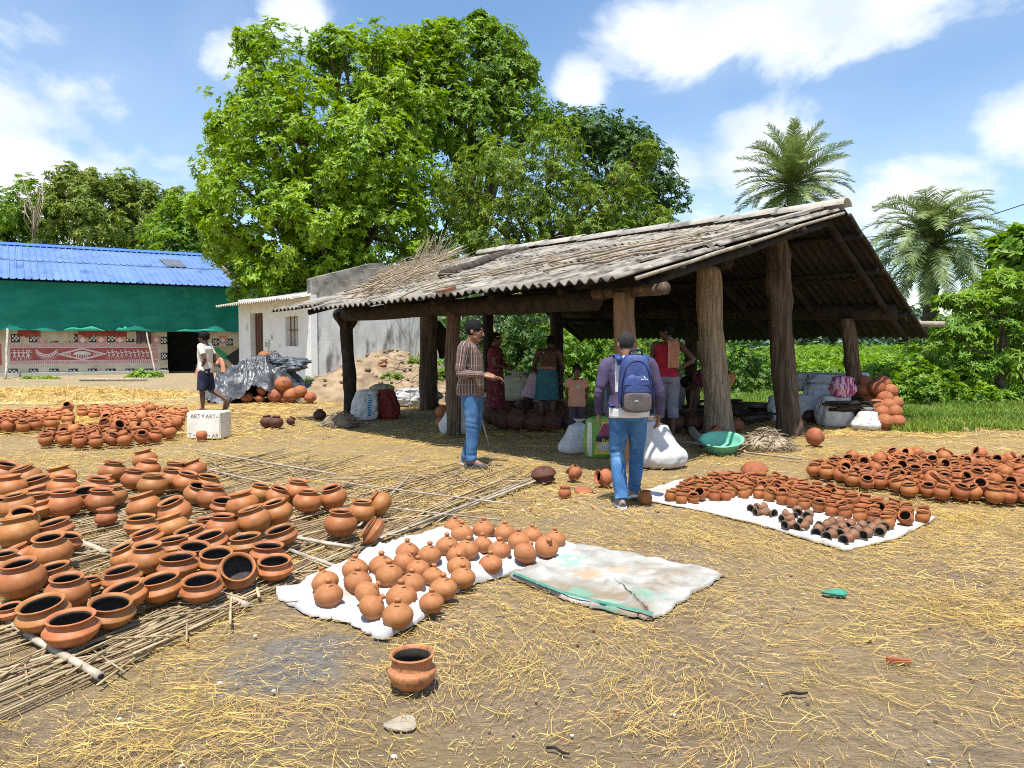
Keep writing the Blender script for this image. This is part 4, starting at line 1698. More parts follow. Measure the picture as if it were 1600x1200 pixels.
bush('mid green bush between the two tall trunk posts',
     [pblob(1160, 560, 36, YU - 2), pblob(1120, 590, 36, YU - 2), pblob(1185, 590, 34, YU - 2), pblob(1090, 560, 30, YU - 1), pblob(1140, 610, 40, YU - 3)],
     LEAF_DARK, per_m2=28, k=6, L=.125, Wf=.46, clump=.28, up=.5, fill=.2)
bush('bright green bush in the gap right of the tallest trunk post',
     [pblob(1265, 593, 26, YU + 4), pblob(1240, 618, 30, YU + 2), pblob(1290, 618, 26, YU + 2), pblob(1220, 588, 20, YU + 4)],
     LEAF_LIGHT, per_m2=28, k=6, L=.125, Wf=.46, clump=.28, up=.6, fill=.2)
bush('yellow green scrub behind the leaning post',
     [pblob(1340, 618, 30, YU + 3), pblob(1390, 603, 32, YU + 4), pblob(1420, 628, 32, YU + 1), pblob(1365, 638, 26, YU + 1)],
     LEAF_LIGHT, per_m2=28, k=6, L=.125, Wf=.40, clump=.28, up=.6, fill=.2)
bush('dim green thicket right of the shed below the palm trunks',
     [pblob(1470, 565, 40, YU + 2), pblob(1440, 545, 30, YU + 4), pblob(1500, 540, 34, YU + 2), pblob(1480, 610, 44, YU)],
     LEAF_MID, per_m2=24, k=6, L=.125, Wf=.36, clump=.28, up=.5, fill=.2)
bush('leafy green weeds in front of the thicket beside the leaning shed gable',
     [pblob(1432, 598, 34, 17.5), pblob(1470, 615, 36, 17), pblob(1505, 600, 34, 17.5), pblob(1450, 570, 30, 18.5), pblob(1405, 620, 24, 17.5), pblob(1535, 630, 28, 16.5)],
     LEAF_LIGHT, per_m2=34, k=6, L=.12, Wf=.4, clump=.28, up=.6, fill=.25)
bush('tall green shrub behind the young tree at the right edge',
     [pblob(1500, 520, 46, 20.5), pblob(1545, 480, 50, 20.5), pblob(1590, 520, 56, 20.5), pblob(1560, 560, 56, 20), pblob(1510, 580, 46, 20), pblob(1610, 590, 56, 20), pblob(1480, 555, 34, 20.5)],
     LEAF_LIGHT, per_m2=20, k=6, L=.16, Wf=.4, clump=.27, up=.55, fill=.2)
# layered feathery young tree on the right edge
YR_ = 17.5
Rb = [pblob(1530, 470, 40, YR_, sq=(1.25, 1, .42)), pblob(1580, 440, 40, YR_, sq=(1.2, 1, .42)), pblob(1500, 520, 38, YR_, sq=(1.3, 1, .36)), pblob(1560, 510, 44, YR_, sq=(1.3, 1, .38)),
      pblob(1600, 480, 40, YR_, sq=(1.2, 1, .4)), pblob(1520, 575, 42, YR_, sq=(1.3, 1, .36)), pblob(1585, 560, 42, YR_, sq=(1.3, 1, .4)), pblob(1640, 530, 50, YR_, sq=(1.3, 1, .5)), pblob(1545, 620, 34, YR_, sq=(1.3, 1, .36)),
      pblob(1610, 615, 42, YR_, sq=(1.3, 1, .42)), pblob(1490, 470, 22, YR_, sq=(1.3, 1, .4))]
tree('young_tree', 'young tree with tiered feathery sprays at the right edge of the yard', Rb, LEAF_LIGHT, 1570, YR_, .09, .8, None,
     per_m2=30, k=7, L=.17, Wf=.30, clump=.30, up=.75, fill=.3, flat=.5, droop=.2)
YQ = 21
tree('broadleaf_tree', 'large leaved bright tree rising at the upper right edge beside the drooping palm', [pblob(1590, 395, 36, YQ), pblob(1620, 430, 50, YQ), pblob(1575, 435, 26, YQ), pblob(1650, 400, 40, YQ), pblob(1660, 480, 60, YQ)],
     LEAF_LIGHT, 1640, YQ, .16, 2.2, None, per_m2=12, k=6, L=.30, Wf=.6, clump=.3, up=.5, fill=.2)


# ------------------------------------------------------------------ palms
def frond_mesh(name, L, el, sag, nl=60, ll=.52, vee=.35):
    """feather frond going out along +X from the origin"""
    n = 16
    pts = []
    p = Vector((0, 0, 0))
    a = el
    for i in range(n + 1):
        pts.append(p.copy())
        p = p + Vector((math.cos(a), 0, math.sin(a))) * (L / n)
        a -= sag / n * (0.5 + 1.2 * i / n)
    mb = MB()
    mb.tube(pts, [.028 * (1 - .85 * i / n) for i in range(n + 1)], 5)
    for s in (-1, 1):
        for k in range(nl):
            f = .10 + .9 * (k + .5 * (s > 0)) / nl
            x = f * n
            i = min(int(x), n - 1)
            q = pts[i].lerp(pts[i + 1], x - i)
            t = (pts[i + 1] - pts[i]).normalized()
            up = Vector((0, 1, 0)).cross(t) * -1
            up = t.cross(Vector((0, 1, 0)))
            if up.z < 0:
                up = -up
            ln = ll * (math.sin(math.pi * (.12 + .80 * f)) ** .7) * random.uniform(.85, 1.1)
            sl_ = random.uniform(.5, .8)
            d = (t * sl_ + Vector((0, s, 0)) * .8 + up * (vee * random.uniform(.3, 1.4)) + Vector((0, 0, -.12))).normalized()
            e = q + d * ln + Vector((0, 0, -.10 * ln))
            w = t * .0155
            m1 = q + d * ln * .5
            mb.add([q - w, q + w, m1 + w * 1.15, m1 - w * 1.15, e], [(0, 1, 2, 3), (3, 2, 4)])
    return mb.mesh(name, LEAF_PALM)


def palm(label, px, py, Y, L, n, lows, seed, base_px=None):
    rr = random.Random(seed)
    c = at(px, py, Y)
    t = thing('date_palm', label, 'palm', (c.x, c.y, 0))
    mb = MB()
    pts = [Vector((rr.uniform(-.03, .03), 0, c.z * i / 14 - (.1 if i == 0 else 0))) for i in range(15)]
    mb.tube(pts, [.20 * (1 + .12 * (i % 2)) for i in range(15)], 12, wob=.08)
    for k in range(60):                              # stubs of old leaf bases
        z = rr.uniform(c.z * .35, c.z)
        a = rr.uniform(0, 6.28)
        u = Vector((math.cos(a), math.sin(a), 0))
        mb.tube([u * .17 + Vector((0, 0, z)), u * .30 + Vector((0, 0, z + .16))], [.05, .03], 4)
    mb.build('trunk', PALM_BARK, t)
    vs = []
    for q, el in enumerate((82, 66, 50, 34, 16, -4, -28)):
        for v in range(2):
            vs.append((el, frond_mesh('frond', L * rr.uniform(.9, 1.08), R_(el), R_(rr.uniform(lows[0], lows[1])) * (1.0 if el > 0 else .7))))
    for k in range(n):
        f = k / n
        el, me = vs[min(len(vs) - 1, int((f ** .9) * len(vs)))]
        o = link('frond', me, t)
        o.location = (0, 0, c.z - .25 * f)
        o.rotation_euler = (R_(rr.uniform(-12, 12)), 0, k * 2.399963 + rr.uniform(-.2, .2))
    return t


palm('date palm with a full round crown of stiff fronds above the shed ridge', 1238, 285, 30, 2.6, 70, (35, 75), 3)
palm('date palm with long drooping fronds at the right beside the shed gable', 1457, 378, 25, 2.6, 76, (75, 125), 5)
# small palm top far off at the right
mb = MB()
c = at(1560, 372, 60)
o = thing('far_palm', 'tiny dark palm top far away at the right edge', 'palm', (c.x, c.y, 0))
mb.tube([(0, 0, -.1), (0, 0, c.z)], .12, 6)
mb.build('trunk', PALM_BARK, o)
fm = frond_mesh('frond', 1.3, R_(40), R_(70), 16, .3)
for k in range(14):
    f = link('frond', fm, o)
    f.location = (0, 0, c.z)
    f.rotation_euler = (0, R_(random.uniform(-40, 40)), k * 2.4)

# ------------------------------------------------------------------ far wooded rise, one mass
V_, F_ = [], []
wood = []
for k in range(150):
    px = random.uniform(1000, 1700)
    Y = random.uniform(120, 190)
    h = 3.0 + 4.5 * math.exp(-((px - 1330) / 190) ** 2) + random.uniform(-1.0, .8)
    wood.append((((px - 800) / F_PX) * Y, Y, h * .5, 6, 5, h * .62))
for k in range(36):
    px = random.uniform(-250, 1000)
    Y = random.uniform(85, 120)
    wood.append((((px - 800) / F_PX) * Y, Y, 3.0, 6, 5, 4.2))
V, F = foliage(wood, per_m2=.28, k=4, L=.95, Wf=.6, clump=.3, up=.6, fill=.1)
o = link('distant_woods', mesh_np('distant_woods', V, F, [LEAF_HAZE]))
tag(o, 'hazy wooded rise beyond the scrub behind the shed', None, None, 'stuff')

# mid-distance undergrowth: nobody could count its plants
und = []
for k in range(70):
    px = random.uniform(1000, 1560)
    Y = random.uniform(27, 60)
    r = random.uniform(.6, 1.5)
    q = 1.0 if px < 1170 else .55
    und.append((((px - 800) / F_PX) * Y, Y, r * .36 * q, r * 1.3, r, r * random.uniform(.45, .75) * q))
for k in range(80):
    px = random.uniform(980, 1640)
    Y = random.uniform(58, 112)
    r = random.uniform(.9, 1.7)
    und.append((((px - 800) / F_PX) * Y, Y, r * .3, r * 1.6, r, r * .5))
for k in range(46):
    px = random.uniform(560, 1000)
    Y = random.uniform(27, 45)
    r = random.uniform(.9, 1.7)
    und.append((((px - 800) / F_PX) * Y, Y, r * .6, r * 1.3, r, r))
V, F = foliage(und, per_m2=4.6, k=5, L=.24, Wf=.42, clump=.3, up=.7, fill=.1)
o = link('undergrowth', mesh_np('undergrowth', V, F, [LEAF_MID, LEAF_LIGHT], (np.arange(len(F)) // 900 % 3 == 0).astype(int)))
tag(o, 'sunny green undergrowth filling the ground behind the shed', None, None, 'stuff')


# ------------------------------------------------------------------ grass
def grass(name, polys_dens, label, hmin, hmax, m=GRASS_M, w=.012):
    Vs, Fs, off = [], [], 0
    for poly, n in polys_dens:
        P = np.array(poly)
        lo, hi = P.min(0), P.max(0)
        Q = rng.uniform(lo, hi, (n * 3, 2))
        Q = Q[in_poly(Q, poly)][:n]
        dn = fbm(np.c_[Q, np.zeros(len(Q))], 2.5, 11)
        Q = Q[dn > -.55]
        n_ = len(Q)
        a = rng.uniform(0, 6.28, n_)
        h = rng.uniform(hmin, hmax, n_) * (1 + .4 * fbm(np.c_[Q, np.zeros(n_)], 1.7, 12))
        ww = w * (.6 + Q[:, 1] * .05)
        lean = rng.normal(size=(n_, 2)) * .45
        base = np.c_[Q, np.full(n_, -.01)]
        s = np.c_[np.cos(a), np.sin(a), np.zeros(n_)] * ww[:, None]
        mid = base + np.c_[lean * h[:, None] * .3, h * .6]
        tip = base + np.c_[lean * h[:, None] * .9, h]
        V = np.stack([base - s, base + s, mid + s * .8, mid - s * .8, tip], 1).reshape(-1, 3)
        i = np.arange(n_) * 5
        F = np.concatenate([np.stack([i, i + 1, i + 2], 1), np.stack([i, i + 2, i + 3], 1), np.stack([i + 3, i + 2, i + 4], 1)]) + off
        off += len(V)
        Vs.append(V)
        Fs.append(F)
    o = link(name, mesh_np(name, np.concatenate(Vs), np.concatenate(Fs), [m]))
    return tag(o, label, None, None, 'stuff')


g1 = [tuple(at(x, 600, y).xy) for (x, y) in ((1395, 11.9), (1460, 11.6), (1550, 12.0), (1700, 12.0), (1750, 17), (1420, 18), (1330, 15))]
g2 = [tuple(at(x, 600, y).xy) for (x, y) in ((640, 21.5), (1000, 17.5), (1250, 15.8), (1400, 17), (1750, 17), (1750, 27), (640, 27))]
grass('grass', [(g1, 24000), (g2, 26000)], 'bright green grass growing right of and behind the shed', .04, .14, w=.009)
bush('weeds in front of the mural at the right end of the plinth',
     [pblob(222, 588, 12, 31.0, sq=(1.3, 1, .9)), pblob(208, 592, 9, 31, sq=(1.4, 1, .8)), pblob(240, 590, 11, 31, sq=(1.3, 1, .8))], LEAF_LIGHT, None, 'weeds', 'weeds',
     per_m2=40, k=6, L=.16, Wf=.5, clump=.4, up=.8, fill=.3)
bush('small green weeds by the pole below the mural', [pblob(55, 594, 9, 29.5, sq=(2.5, 1, .6)), pblob(80, 594, 7, 29.5, sq=(2, 1, .6))], LEAF_LIGHT, None, 'weeds', 'weeds',
     per_m2=30, k=6, L=.14, Wf=.4, clump=.4, up=.9, fill=.3)

# power cable running behind the shed roof to the right
a, b = at(1340, 372, 26), at(1700, 282, 22)
mb = MB()
mb.tube([a.lerp(b, i / 12) + Vector((0, 0, -.35 * math.sin(math.pi * i / 12))) for i in range(13)], .016, 5)
o = mb.build('power_cable', TILE_BLACK)
tag(o, 'thin black overhead cable crossing the sky beside the drooping palm', 'cable')
# ================================================================== mounds, straw, cloths
def mound(name, label, cx, cy, rx, ry, H, m, rough=.06, seed=1, kind='structure', pw=1.5, nr=26, na=72):
    r = np.linspace(0, 1, nr)
    a = np.linspace(0, 2 * np.pi, na, endpoint=False)
    rr_, aa = np.meshgrid(r, a, indexing='ij')
    edge = 1 + .12 * np.sin(3 * aa + seed) + .07 * np.sin(7 * aa + seed * 2)
    x = cx + rx * rr_ * np.cos(aa) * edge
    y = cy + ry * rr_ * np.sin(aa) * edge
    P = np.stack([x.ravel(), y.ravel(), np.zeros(x.size)], 1)
    z = H * (1 - rr_.ravel() ** pw) * (1 + .22 * fbm(P, 1.3, seed)) + rough * fbm(P, 5, seed + 1) * (1 - rr_.ravel() ** 4) + rough * .4 * fbm(P, 17, seed + 2)
    P[:, 2] = np.where(rr_.ravel() > .99, -.04, z)
    i, j = np.meshgrid(np.arange(nr - 1), np.arange(na), indexing='ij')
    j2 = (j + 1) % na
    F = np.stack([(i * na + j).ravel(), ((i + 1) * na + j).ravel(), ((i + 1) * na + j2).ravel(), (i * na + j2).ravel()], 1)
    o = link(name, mesh_np(name, P, F, [m], smooth=True))
    tag(o, label, None, None, kind)

    def hgt(Q):
        dx, dy = (Q[:, 0] - cx) / rx, (Q[:, 1] - cy) / ry
        rq = np.sqrt(dx ** 2 + dy ** 2)
        an = np.arctan2(dy, dx)
        rq = rq / (1 + .12 * np.sin(3 * an + seed) + .07 * np.sin(7 * an + seed * 2))
        R3 = np.c_[Q, np.zeros(len(Q))]
        h = H * (1 - np.minimum(rq, 1) ** pw) * (1 + .22 * fbm(R3, 1.3, seed)) + rough * fbm(R3, 5, seed + 1) * (1 - np.minimum(rq, 1) ** 4)
        return np.where(rq < 1, np.maximum(h, 0), 0)
    return hgt


pc = at(600, 600, 19.6)
h_soil = mound('soil_mound', 'heap of loose tan soil behind the left end of the shed', pc.x, 19.9, 3.0, 2.5, .98, SOIL, .15, 3, pw=1.5)
STRAW_BASE = mat('straw_bed', (.40, .29, .12), (.58, .44, .20), 9, .95, .7, 30)
pl = G(90, 622)
h_str1 = mound('straw_bed', 'low bed of loose golden straw beyond the left pots', pl.x - .6, pl.y + .3, 4.6, 1.9, .22, STRAW_BASE, .05, 5, pw=1.2)
pl2 = G(130, 660)


def strands(Q, L0, L1, w, zlo, zhi, lift=None, clump=0.0, tilt=.12):
    """flat bent straw ribbons at ground points Q"""
    n = len(Q)
    a = rng.uniform(0, 6.28, n)
    # neighbouring straws tend to lie the same way
    a = np.where(rng.random(n) < .45, 2.2 * fbm(np.c_[Q, np.zeros(n)], 1.1, 31) + rng.normal(size=n) * .35, a)
    L = rng.uniform(0, 1, n) ** 1.6 * (L1 - L0) + L0
    z = rng.uniform(zlo, zhi, n)
    if lift is not None:
        z = z + lift
    d = np.c_[np.cos(a), np.sin(a), rng.normal(size=n) * tilt]
    s = np.c_[-np.sin(a), np.cos(a), rng.normal(size=n) * .35]
    bend = rng.normal(size=n) * .16
    ww = (w * rng.uniform(.6, 1.3, n))[:, None]
    c = np.c_[Q, z]
    p0 = c - d * (L / 2)[:, None]
    p2 = c + d * (L / 2)[:, None]
    p1 = c + np.c_[-np.sin(a), np.cos(a), np.abs(rng.normal(size=n)) * .10] * (bend * L)[:, None]
    p1[:, 2] = np.abs(p1[:, 2])
    lo = lift if lift is not None else 0
    for p in (p0, p2):
        p[:, 2] = np.maximum(p[:, 2], .001 + lo)
    V = np.stack([p0 - s * ww * .8, p0 + s * ww * .8, p1 + s * ww, p1 - s * ww, p2 + s * ww * .7, p2 - s * ww * .7], 1).reshape(-1, 3)
    i = np.arange(n) * 6
    F = np.concatenate([np.stack([i, i + 1, i + 2, i + 3], 1), np.stack([i + 3, i + 2, i + 4, i + 5], 1)])
    return V, F


def rand_ground(n, y0, y1, x_off=0.0, pwr=1.0, margin=1.12):
    """points of the ground wedge in front of the camera between two depths, even per area"""
    y = np.sqrt(rng.uniform(y0 ** 2, y1 ** 2, n))
    x = rng.uniform(-.72, .72, n) * y * margin
    return np.c_[x, y]


POLY_CLOTH = gpoly([(428, 932), (500, 905), (560, 872), (632, 842), (690, 828), (730, 826), (820, 838), (902, 856), (884, 886), (812, 894), (742, 912), (700, 934), (655, 972), (597, 1001), (540, 972), (478, 962)])
POLY_SACK = gpoly([(798, 903), (846, 872), (905, 850), (1010, 872), (1132, 900), (1082, 930), (1022, 970), (960, 958), (880, 936)])
POLY_RIGHT = gpoly([(982, 778), (1010, 766), (1080, 748), (1160, 742), (1240, 756), (1370, 788), (1464, 810), (1400, 842), (1322, 861), (1270, 846), (1180, 818), (1080, 795)])
POLY_MAT = [(-1.80, 3.05), (-1.42, 4.0), (-.95, 5.25), (.32, 7.7), (-4.1, 9.6), (-5.6, 7.3), (-4.0, 2.8)]
SHADE = [tuple(p.xy) for p in (E1, A2, LL, F2, E2, RR)]


def dens(Q, sc, seed, a, b):
    return np.clip((fbm(np.c_[Q, np.zeros(len(Q))], sc, seed, 4) - a) / (b - a), 0, 1)


Vs, Fs, off = [], [], 0


def add_straw(Q, *args, **kw):
    global off
    for poly in (POLY_CLOTH, POLY_SACK, POLY_RIGHT):
        Q = Q[~in_poly(Q, poly)]
    lift = None
    V, F = strands(Q, *args, **kw)
    Vs.append(V)
    Fs.append(F + off)
    off += len(V)


Q = rand_ground(76000, 2.2, 6.2)
dn = dens(Q, 1.5, 41, -.15, .75) * .62 + dens(Q, 4.0, 42, .0, .8) * .5 + .03
right = np.clip((Q[:, 0] + .5) / 1.6, 0, 1) * .18
mask = rng.random(len(Q)) < np.clip(dn + right - .02, 0, 1)
ashc = np.array(G(455, 1030).xy)
mask &= ~((np.linalg.norm((Q - ashc) * np.array([.9, 1.0]), axis=1) < .38) & (rng.random(len(Q)) < .75))
add_straw(Q[mask], .018, .19, .00095, .002, .016)
Q = rand_ground(50000, 6.0, 11.5)
dn = dens(Q, 1.6, 43, -.45, .7) * .75 + .12
add_straw(Q[rng.random(len(Q)) < dn], .03, .20, .0019, .002, .02)
Q = rand_ground(42000, 11.0, 18)
dn = dens(Q, 1.0, 44, -.6, .6) * .7 + .15
Q = Q[rng.random(len(Q)) < dn]
Q = Q[(Q[:, 0] * .42 + Q[:, 1] < 16.3)]
add_straw(Q, .08, .34, .0042, .002, .02)
# fine chaff crumbs
Q = rand_ground(60000, 2.2, 7.5)
dn = dens(Q, 1.1, 45, -.6, .7)
add_straw(Q[rng.random(len(Q)) < dn * .8 + .1], .008, .04, .0013, .001, .006)
o = link('straw', mesh_np('straw', np.concatenate(Vs), np.concatenate(Fs), [STRAW]))
tag(o, 'loose straw and chaff strewn over the yard', None, None, 'stuff')
# straw on the bed beyond the left pots
Q = np.c_[rng.uniform(pl.x - 6, pl.x + 4.6, 17000), rng.uniform(pl.y - 2.0, pl.y + 2.6, 17000)]
h = h_str1(Q)
k = h > .015
V, F = strands(Q[k], .10, .42, .0055, .0, .05, lift=h[k] - .01, tilt=.3)
Q2 = np.c_[rng.normal(pl2.x, .45, 3500), rng.normal(pl2.y, .7, 3500)]
V2, F2_ = strands(Q2, .08, .3, .004, .0, .06, tilt=.2)
o = link('straw_heap', mesh_np('straw_heap', np.concatenate([V, V2]), np.concatenate([F, F2_ + len(V)]), [STRAW]))
tag(o, 'golden straw heaped beyond and among the far left pots', None, None, 'stuff')

# small stones, crumbs and leaf bits
mb = MB()
for k in range(420):
    y = random.uniform(2.3, 8) if k < 330 else random.uniform(8, 14)
    x = random.uniform(-.75, .75) * y
    r = random.uniform(.004, .012) * (1 if y < 6 else 1.8)
    mb.sphere((x, y, r * .2), (r * random.uniform(.7, 1.4), r, r * random.uniform(.4, .8)), 5, 3, mi=random.choice((0, 0, 0, 1, 2)))
o = mb.build('gravel', [SOIL, mat('pale_pebble', (.50, .47, .42), (.62, .58, .52), 5, .9), CLAY_FIRED])
tag(o, 'scattered pebbles and clay crumbs on the yard', None, None, 'stuff')


def cloth(name, poly, m, label, cat, amp=.02, z=.012, seed=1, nr=26, per=6, edge_j=.012, fold=0.0, group=None):
    P = [Vector((x, y, 0)) for x, y in poly]
    c = sum(P, Vector()) / len(P)
    B = []
    rr = random.Random(seed)
    for i in range(len(P)):
        a, b = P[i], P[(i + 1) % len(P)]
        for q in range(per):
            p = a.lerp(b, q / per)
            B.append(p + Vector((rr.uniform(-1, 1), rr.uniform(-1, 1), 0)) * edge_j)
    na = len(B)
    B = np.array([tuple(p) for p in B])
    cc = np.array(tuple(c))
    rad = np.linspace(0, 1, nr)
    V = (cc + (B - cc)[None] * rad[:, None, None]).reshape(-1, 3)
    w = np.repeat(rad, na)
    h = z + amp * (.35 * np.abs(fbm(V, 5, seed)) + .40 * np.abs(fbm(V * np.array([1, .4, 1]), 15, seed + 1)) + .4 * np.abs(fbm(V, 38, seed + 2))) * (.5 + .9 * w ** 3)
    h += amp * .9 * (np.clip(1 - np.abs(fbm(V, 6.5, seed + 7)) * 1.6, 0, 1) ** 3 + .6 * np.clip(1 - np.abs(fbm(V, 15, seed + 8)) * 1.6, 0, 1) ** 3)
    h = .004 + (h - .004) * (1 - .75 * w ** 10)
    if fold:
        h += fold * np.clip(w - .86, 0, 1) / .14 * np.abs(fbm(V, 11, seed + 5))
    V[:, 2] = h
    i, j = np.meshgrid(np.arange(nr - 1), np.arange(na), indexing='ij')
    j2 = (j + 1) % na
    F = np.stack([(i * na + j).ravel(), ((i + 1) * na + j).ravel(), ((i + 1) * na + j2).ravel(), (i * na + j2).ravel()], 1)
    # a hem reaching down to the ground gives it thickness
    hem = V[-na:].copy()
    hem[:, 2] = .001
    base = len(V)
    V = np.concatenate([V, hem])
    k = np.arange(na)
    F = np.concatenate([F, np.stack([(nr - 1) * na + k, base + k, base + (k + 1) % na, (nr - 1) * na + (k + 1) % na], 1)])
    o = link(name, mesh_np(name, V, F, [m], smooth=True))
    return tag(o, label, cat, group)


cloth('ground_cloth', POLY_CLOTH, CLOTH_WHITE, 'crumpled white cloth under the round clay coin banks', 'cloth', .05, .006, 2, fold=.035, nr=44, per=10)
cloth('ground_cloth', POLY_RIGHT, CLOTH_CREAM, 'long white cloth spread under the small clay cups and drum shells', 'cloth', .024, .006, 5, fold=.02, nr=40, per=10)
SACK_FLAT = mat('muddy_sack_cloth', (.26, .25, .215), (.47, .46, .42), 3.5, .9, .4, 18, third=(.24, .19, .13), tscale=3.0, tlo=.46, thi=.62)


def printed_sack_material():
    """muddy white woven sheet with worn green and orange print"""
    m = SACK_FLAT
    t = m.node_tree
    b = t.nodes['Principled BSDF']
    old = b.inputs['Base Color'].links[0].from_socket
    N, L = t.nodes.new, t.links.new
    geo = N('ShaderNodeNewGeometry')

    def blot(c, rad, col, prev, sc, thr):
        sub = N('ShaderNodeVectorMath')
        sub.operation = 'DISTANCE'
        L(geo.outputs['Position'], sub.inputs[0])
        sub.inputs[1].default_value = (c.x, c.y, .02)
        no = N('ShaderNodeTexNoise')
        no.inputs['Scale'].default_value = sc
        no.inputs['Detail'].default_value = 6
        L(geo.outputs['Position'], no.inputs['Vector'])
        mr = N('ShaderNodeMapRange')
        mr.inputs['From Min'].default_value = 0
        mr.inputs['From Max'].default_value = rad
        mr.inputs['To Min'].default_value = 1
        mr.inputs['To Max'].default_value = 0
        L(sub.outputs['Value'], mr.inputs['Value'])
        mu = N('ShaderNodeMath')
        mu.operation = 'MULTIPLY'
        L(mr.outputs[0], mu.inputs[0])
        L(no.outputs[0], mu.inputs[1])
        m2 = N('ShaderNodeMapRange')
        m2.inputs['From Min'].default_value = thr
        m2.inputs['From Max'].default_value = thr + .08
        m2.inputs['To Max'].default_value = .5
        L(mu.outputs[0], m2.inputs['Value'])
        mx = N('ShaderNodeMix')
        mx.data_type = 'RGBA'
        L(m2.outputs[0], mx.inputs['Factor'])
        L(prev, mx.inputs[6])
        mx.inputs[7].default_value = (*col, 1)
        return mx.outputs[2]
    c = old
    for (px, py, rad, col, sc, thr) in ((920, 903, .22, (.62, .23, .10), 14, .28), (965, 893, .20, (.62, .26, .13), 18, .32), (890, 880, .34, (.10, .34, .26), 11, .33),
                                        (1010, 935, .26, (.12, .36, .27), 16, .33), (905, 930, .24, (.10, .36, .27), 9, .3), (960, 952, .2, (.10, .36, .27), 9, .3)):
        c = blot(G(px, py), rad, col, c, sc, thr)
    L(c, b.inputs['Base Color'])


printed_sack_material()
flat = cloth('sack_sheet', POLY_SACK, SACK_FLAT, 'muddy white sack opened flat with worn green and orange print', 'sack', .026, .006, 9, fold=.025, nr=44, per=10)
mb = MB()
gp = [(800, 905), (842, 922), (880, 937), (930, 950), (975, 961), (1020, 970)]
Pg = [G(x, y) for x, y in gp]
for i in range(len(Pg) - 1):
    a, b = Pg[i], Pg[i + 1]
    d = (b - a).normalized()
    s = Vector((-d.y, d.x, 0)) * .011
    u = Vector((0, 0, .034))
    mb.add([a + u + s * .2, b + u + s * .2, b + u + s * 1.2 + Vector((0, 0, .01)), a + u + s * 1.2 + Vector((0, 0, .01))], [(0, 1, 2, 3)])
mb.build('green_hem', mat('green_hem', (.04, .19, .13), (.09, .26, .19), 12, .8), flat)

# ================================================================== reed mat with stalks one by one
SD = Vector((.42, .907, 0)).normalized()       # along the stalks
CD = Vector((-.907, .42, 0)).normalized()      # across, towards the left


def stalk_mesh(name, L, r, bend, m, n=5):
    mb = MB()
    k = 5
    pts = [Vector((L * (i / k - .5), bend * math.sin(math.pi * i / k) * L, bend * .3 * math.sin(2 * math.pi * i / k) * L)) for i in range(k + 1)]
    mb.tube(pts, [r * (1 - .35 * i / k) for i in range(k + 1)], n, wob=.1)
    return mb.mesh(name, m)


stalk_var = [stalk_mesh('stalk', 1.0, random.uniform(.0048, .0085), random.uniform(-.018, .018), STICK) for _ in range(12)]
mat_o = thing('reed_mat', 'large drying mat of loose reed stalks laid side by side under the wide pots', 'mat')
edge0 = Vector((-1.78, 3.1, 0))


def mat_line(c_off):
    """start point on the near side and length available of the stalk row c_off metres from the right edge"""
    a = edge0 + CD * c_off
    return a


cands = []
for k in range(900):
    c_off = random.uniform(-.03, 4.3) if k > 120 else random.uniform(-.04, .35)
    s_off = random.uniform(-.3, 6.0)
    p = edge0 + SD * s_off + CD * c_off
    # bow of the mat edge
    p += Vector((.12 * math.sin(max(0, s_off) / 5 * math.pi), 0, 0))
    if not in_poly(np.array([[p.x, p.y]]), POLY_MAT)[0]:
        continue
    if p.y < 2.4:
        continue
    if p.y > 6.5 and random.random() < .5:
        continue
    if p.x > -2.2 and p.y > 4.8 and c_off > .4 and random.random() < .35:
        continue
    cands.append(p)
loose = MB()
vis = sorted(cands, key=lambda p: p.y + abs(p.x) * .3 + random.uniform(0, 4.5))
nst = 0
for i, p in enumerate(vis):
    L = random.uniform(.8, 1.9)
    ang = math.atan2(SD.y, SD.x) + random.gauss(0, .085) + (random.gauss(0, .5) if random.random() < .16 else 0)
    z = random.uniform(.007, .034)
    if i < 285:
        o = link('stalk', random.choice(stalk_var), mat_o)
        o.location = (p.x, p.y, z)
        o.rotation_euler = (random.uniform(0, 6), random.uniform(-.012, .012), ang)
        o.scale = (L, random.uniform(.8, 1.25), random.uniform(.8, 1.25))
    else:
        d = Vector((math.cos(ang), math.sin(ang), random.uniform(-.01, .01)))
        s = Vector((-d.y, d.x, 0)) * random.uniform(-.02, .02)
        c = Vector((p.x, p.y, z * .8))
        loose.tube([c - d * L / 2, c + s, c + d * L / 2], [.0075, .0068, .005], 4)
# small broken bits across
for k in range(220):
    p = random.choice(cands)
    a = random.uniform(0, 3.14)
    d = Vector((math.cos(a), math.sin(a), random.uniform(-.03, .03)))
    L = random.uniform(.1, .4)
    c = Vector((p.x, p.y, random.uniform(.02, .042)))
    loose.tube([c - d * L / 2, c + d * L / 2], [.006, .004], 4)
o = loose.build('loose_stalks', STICK_STUFF, mat_o)
o['kind'] = 'stuff'
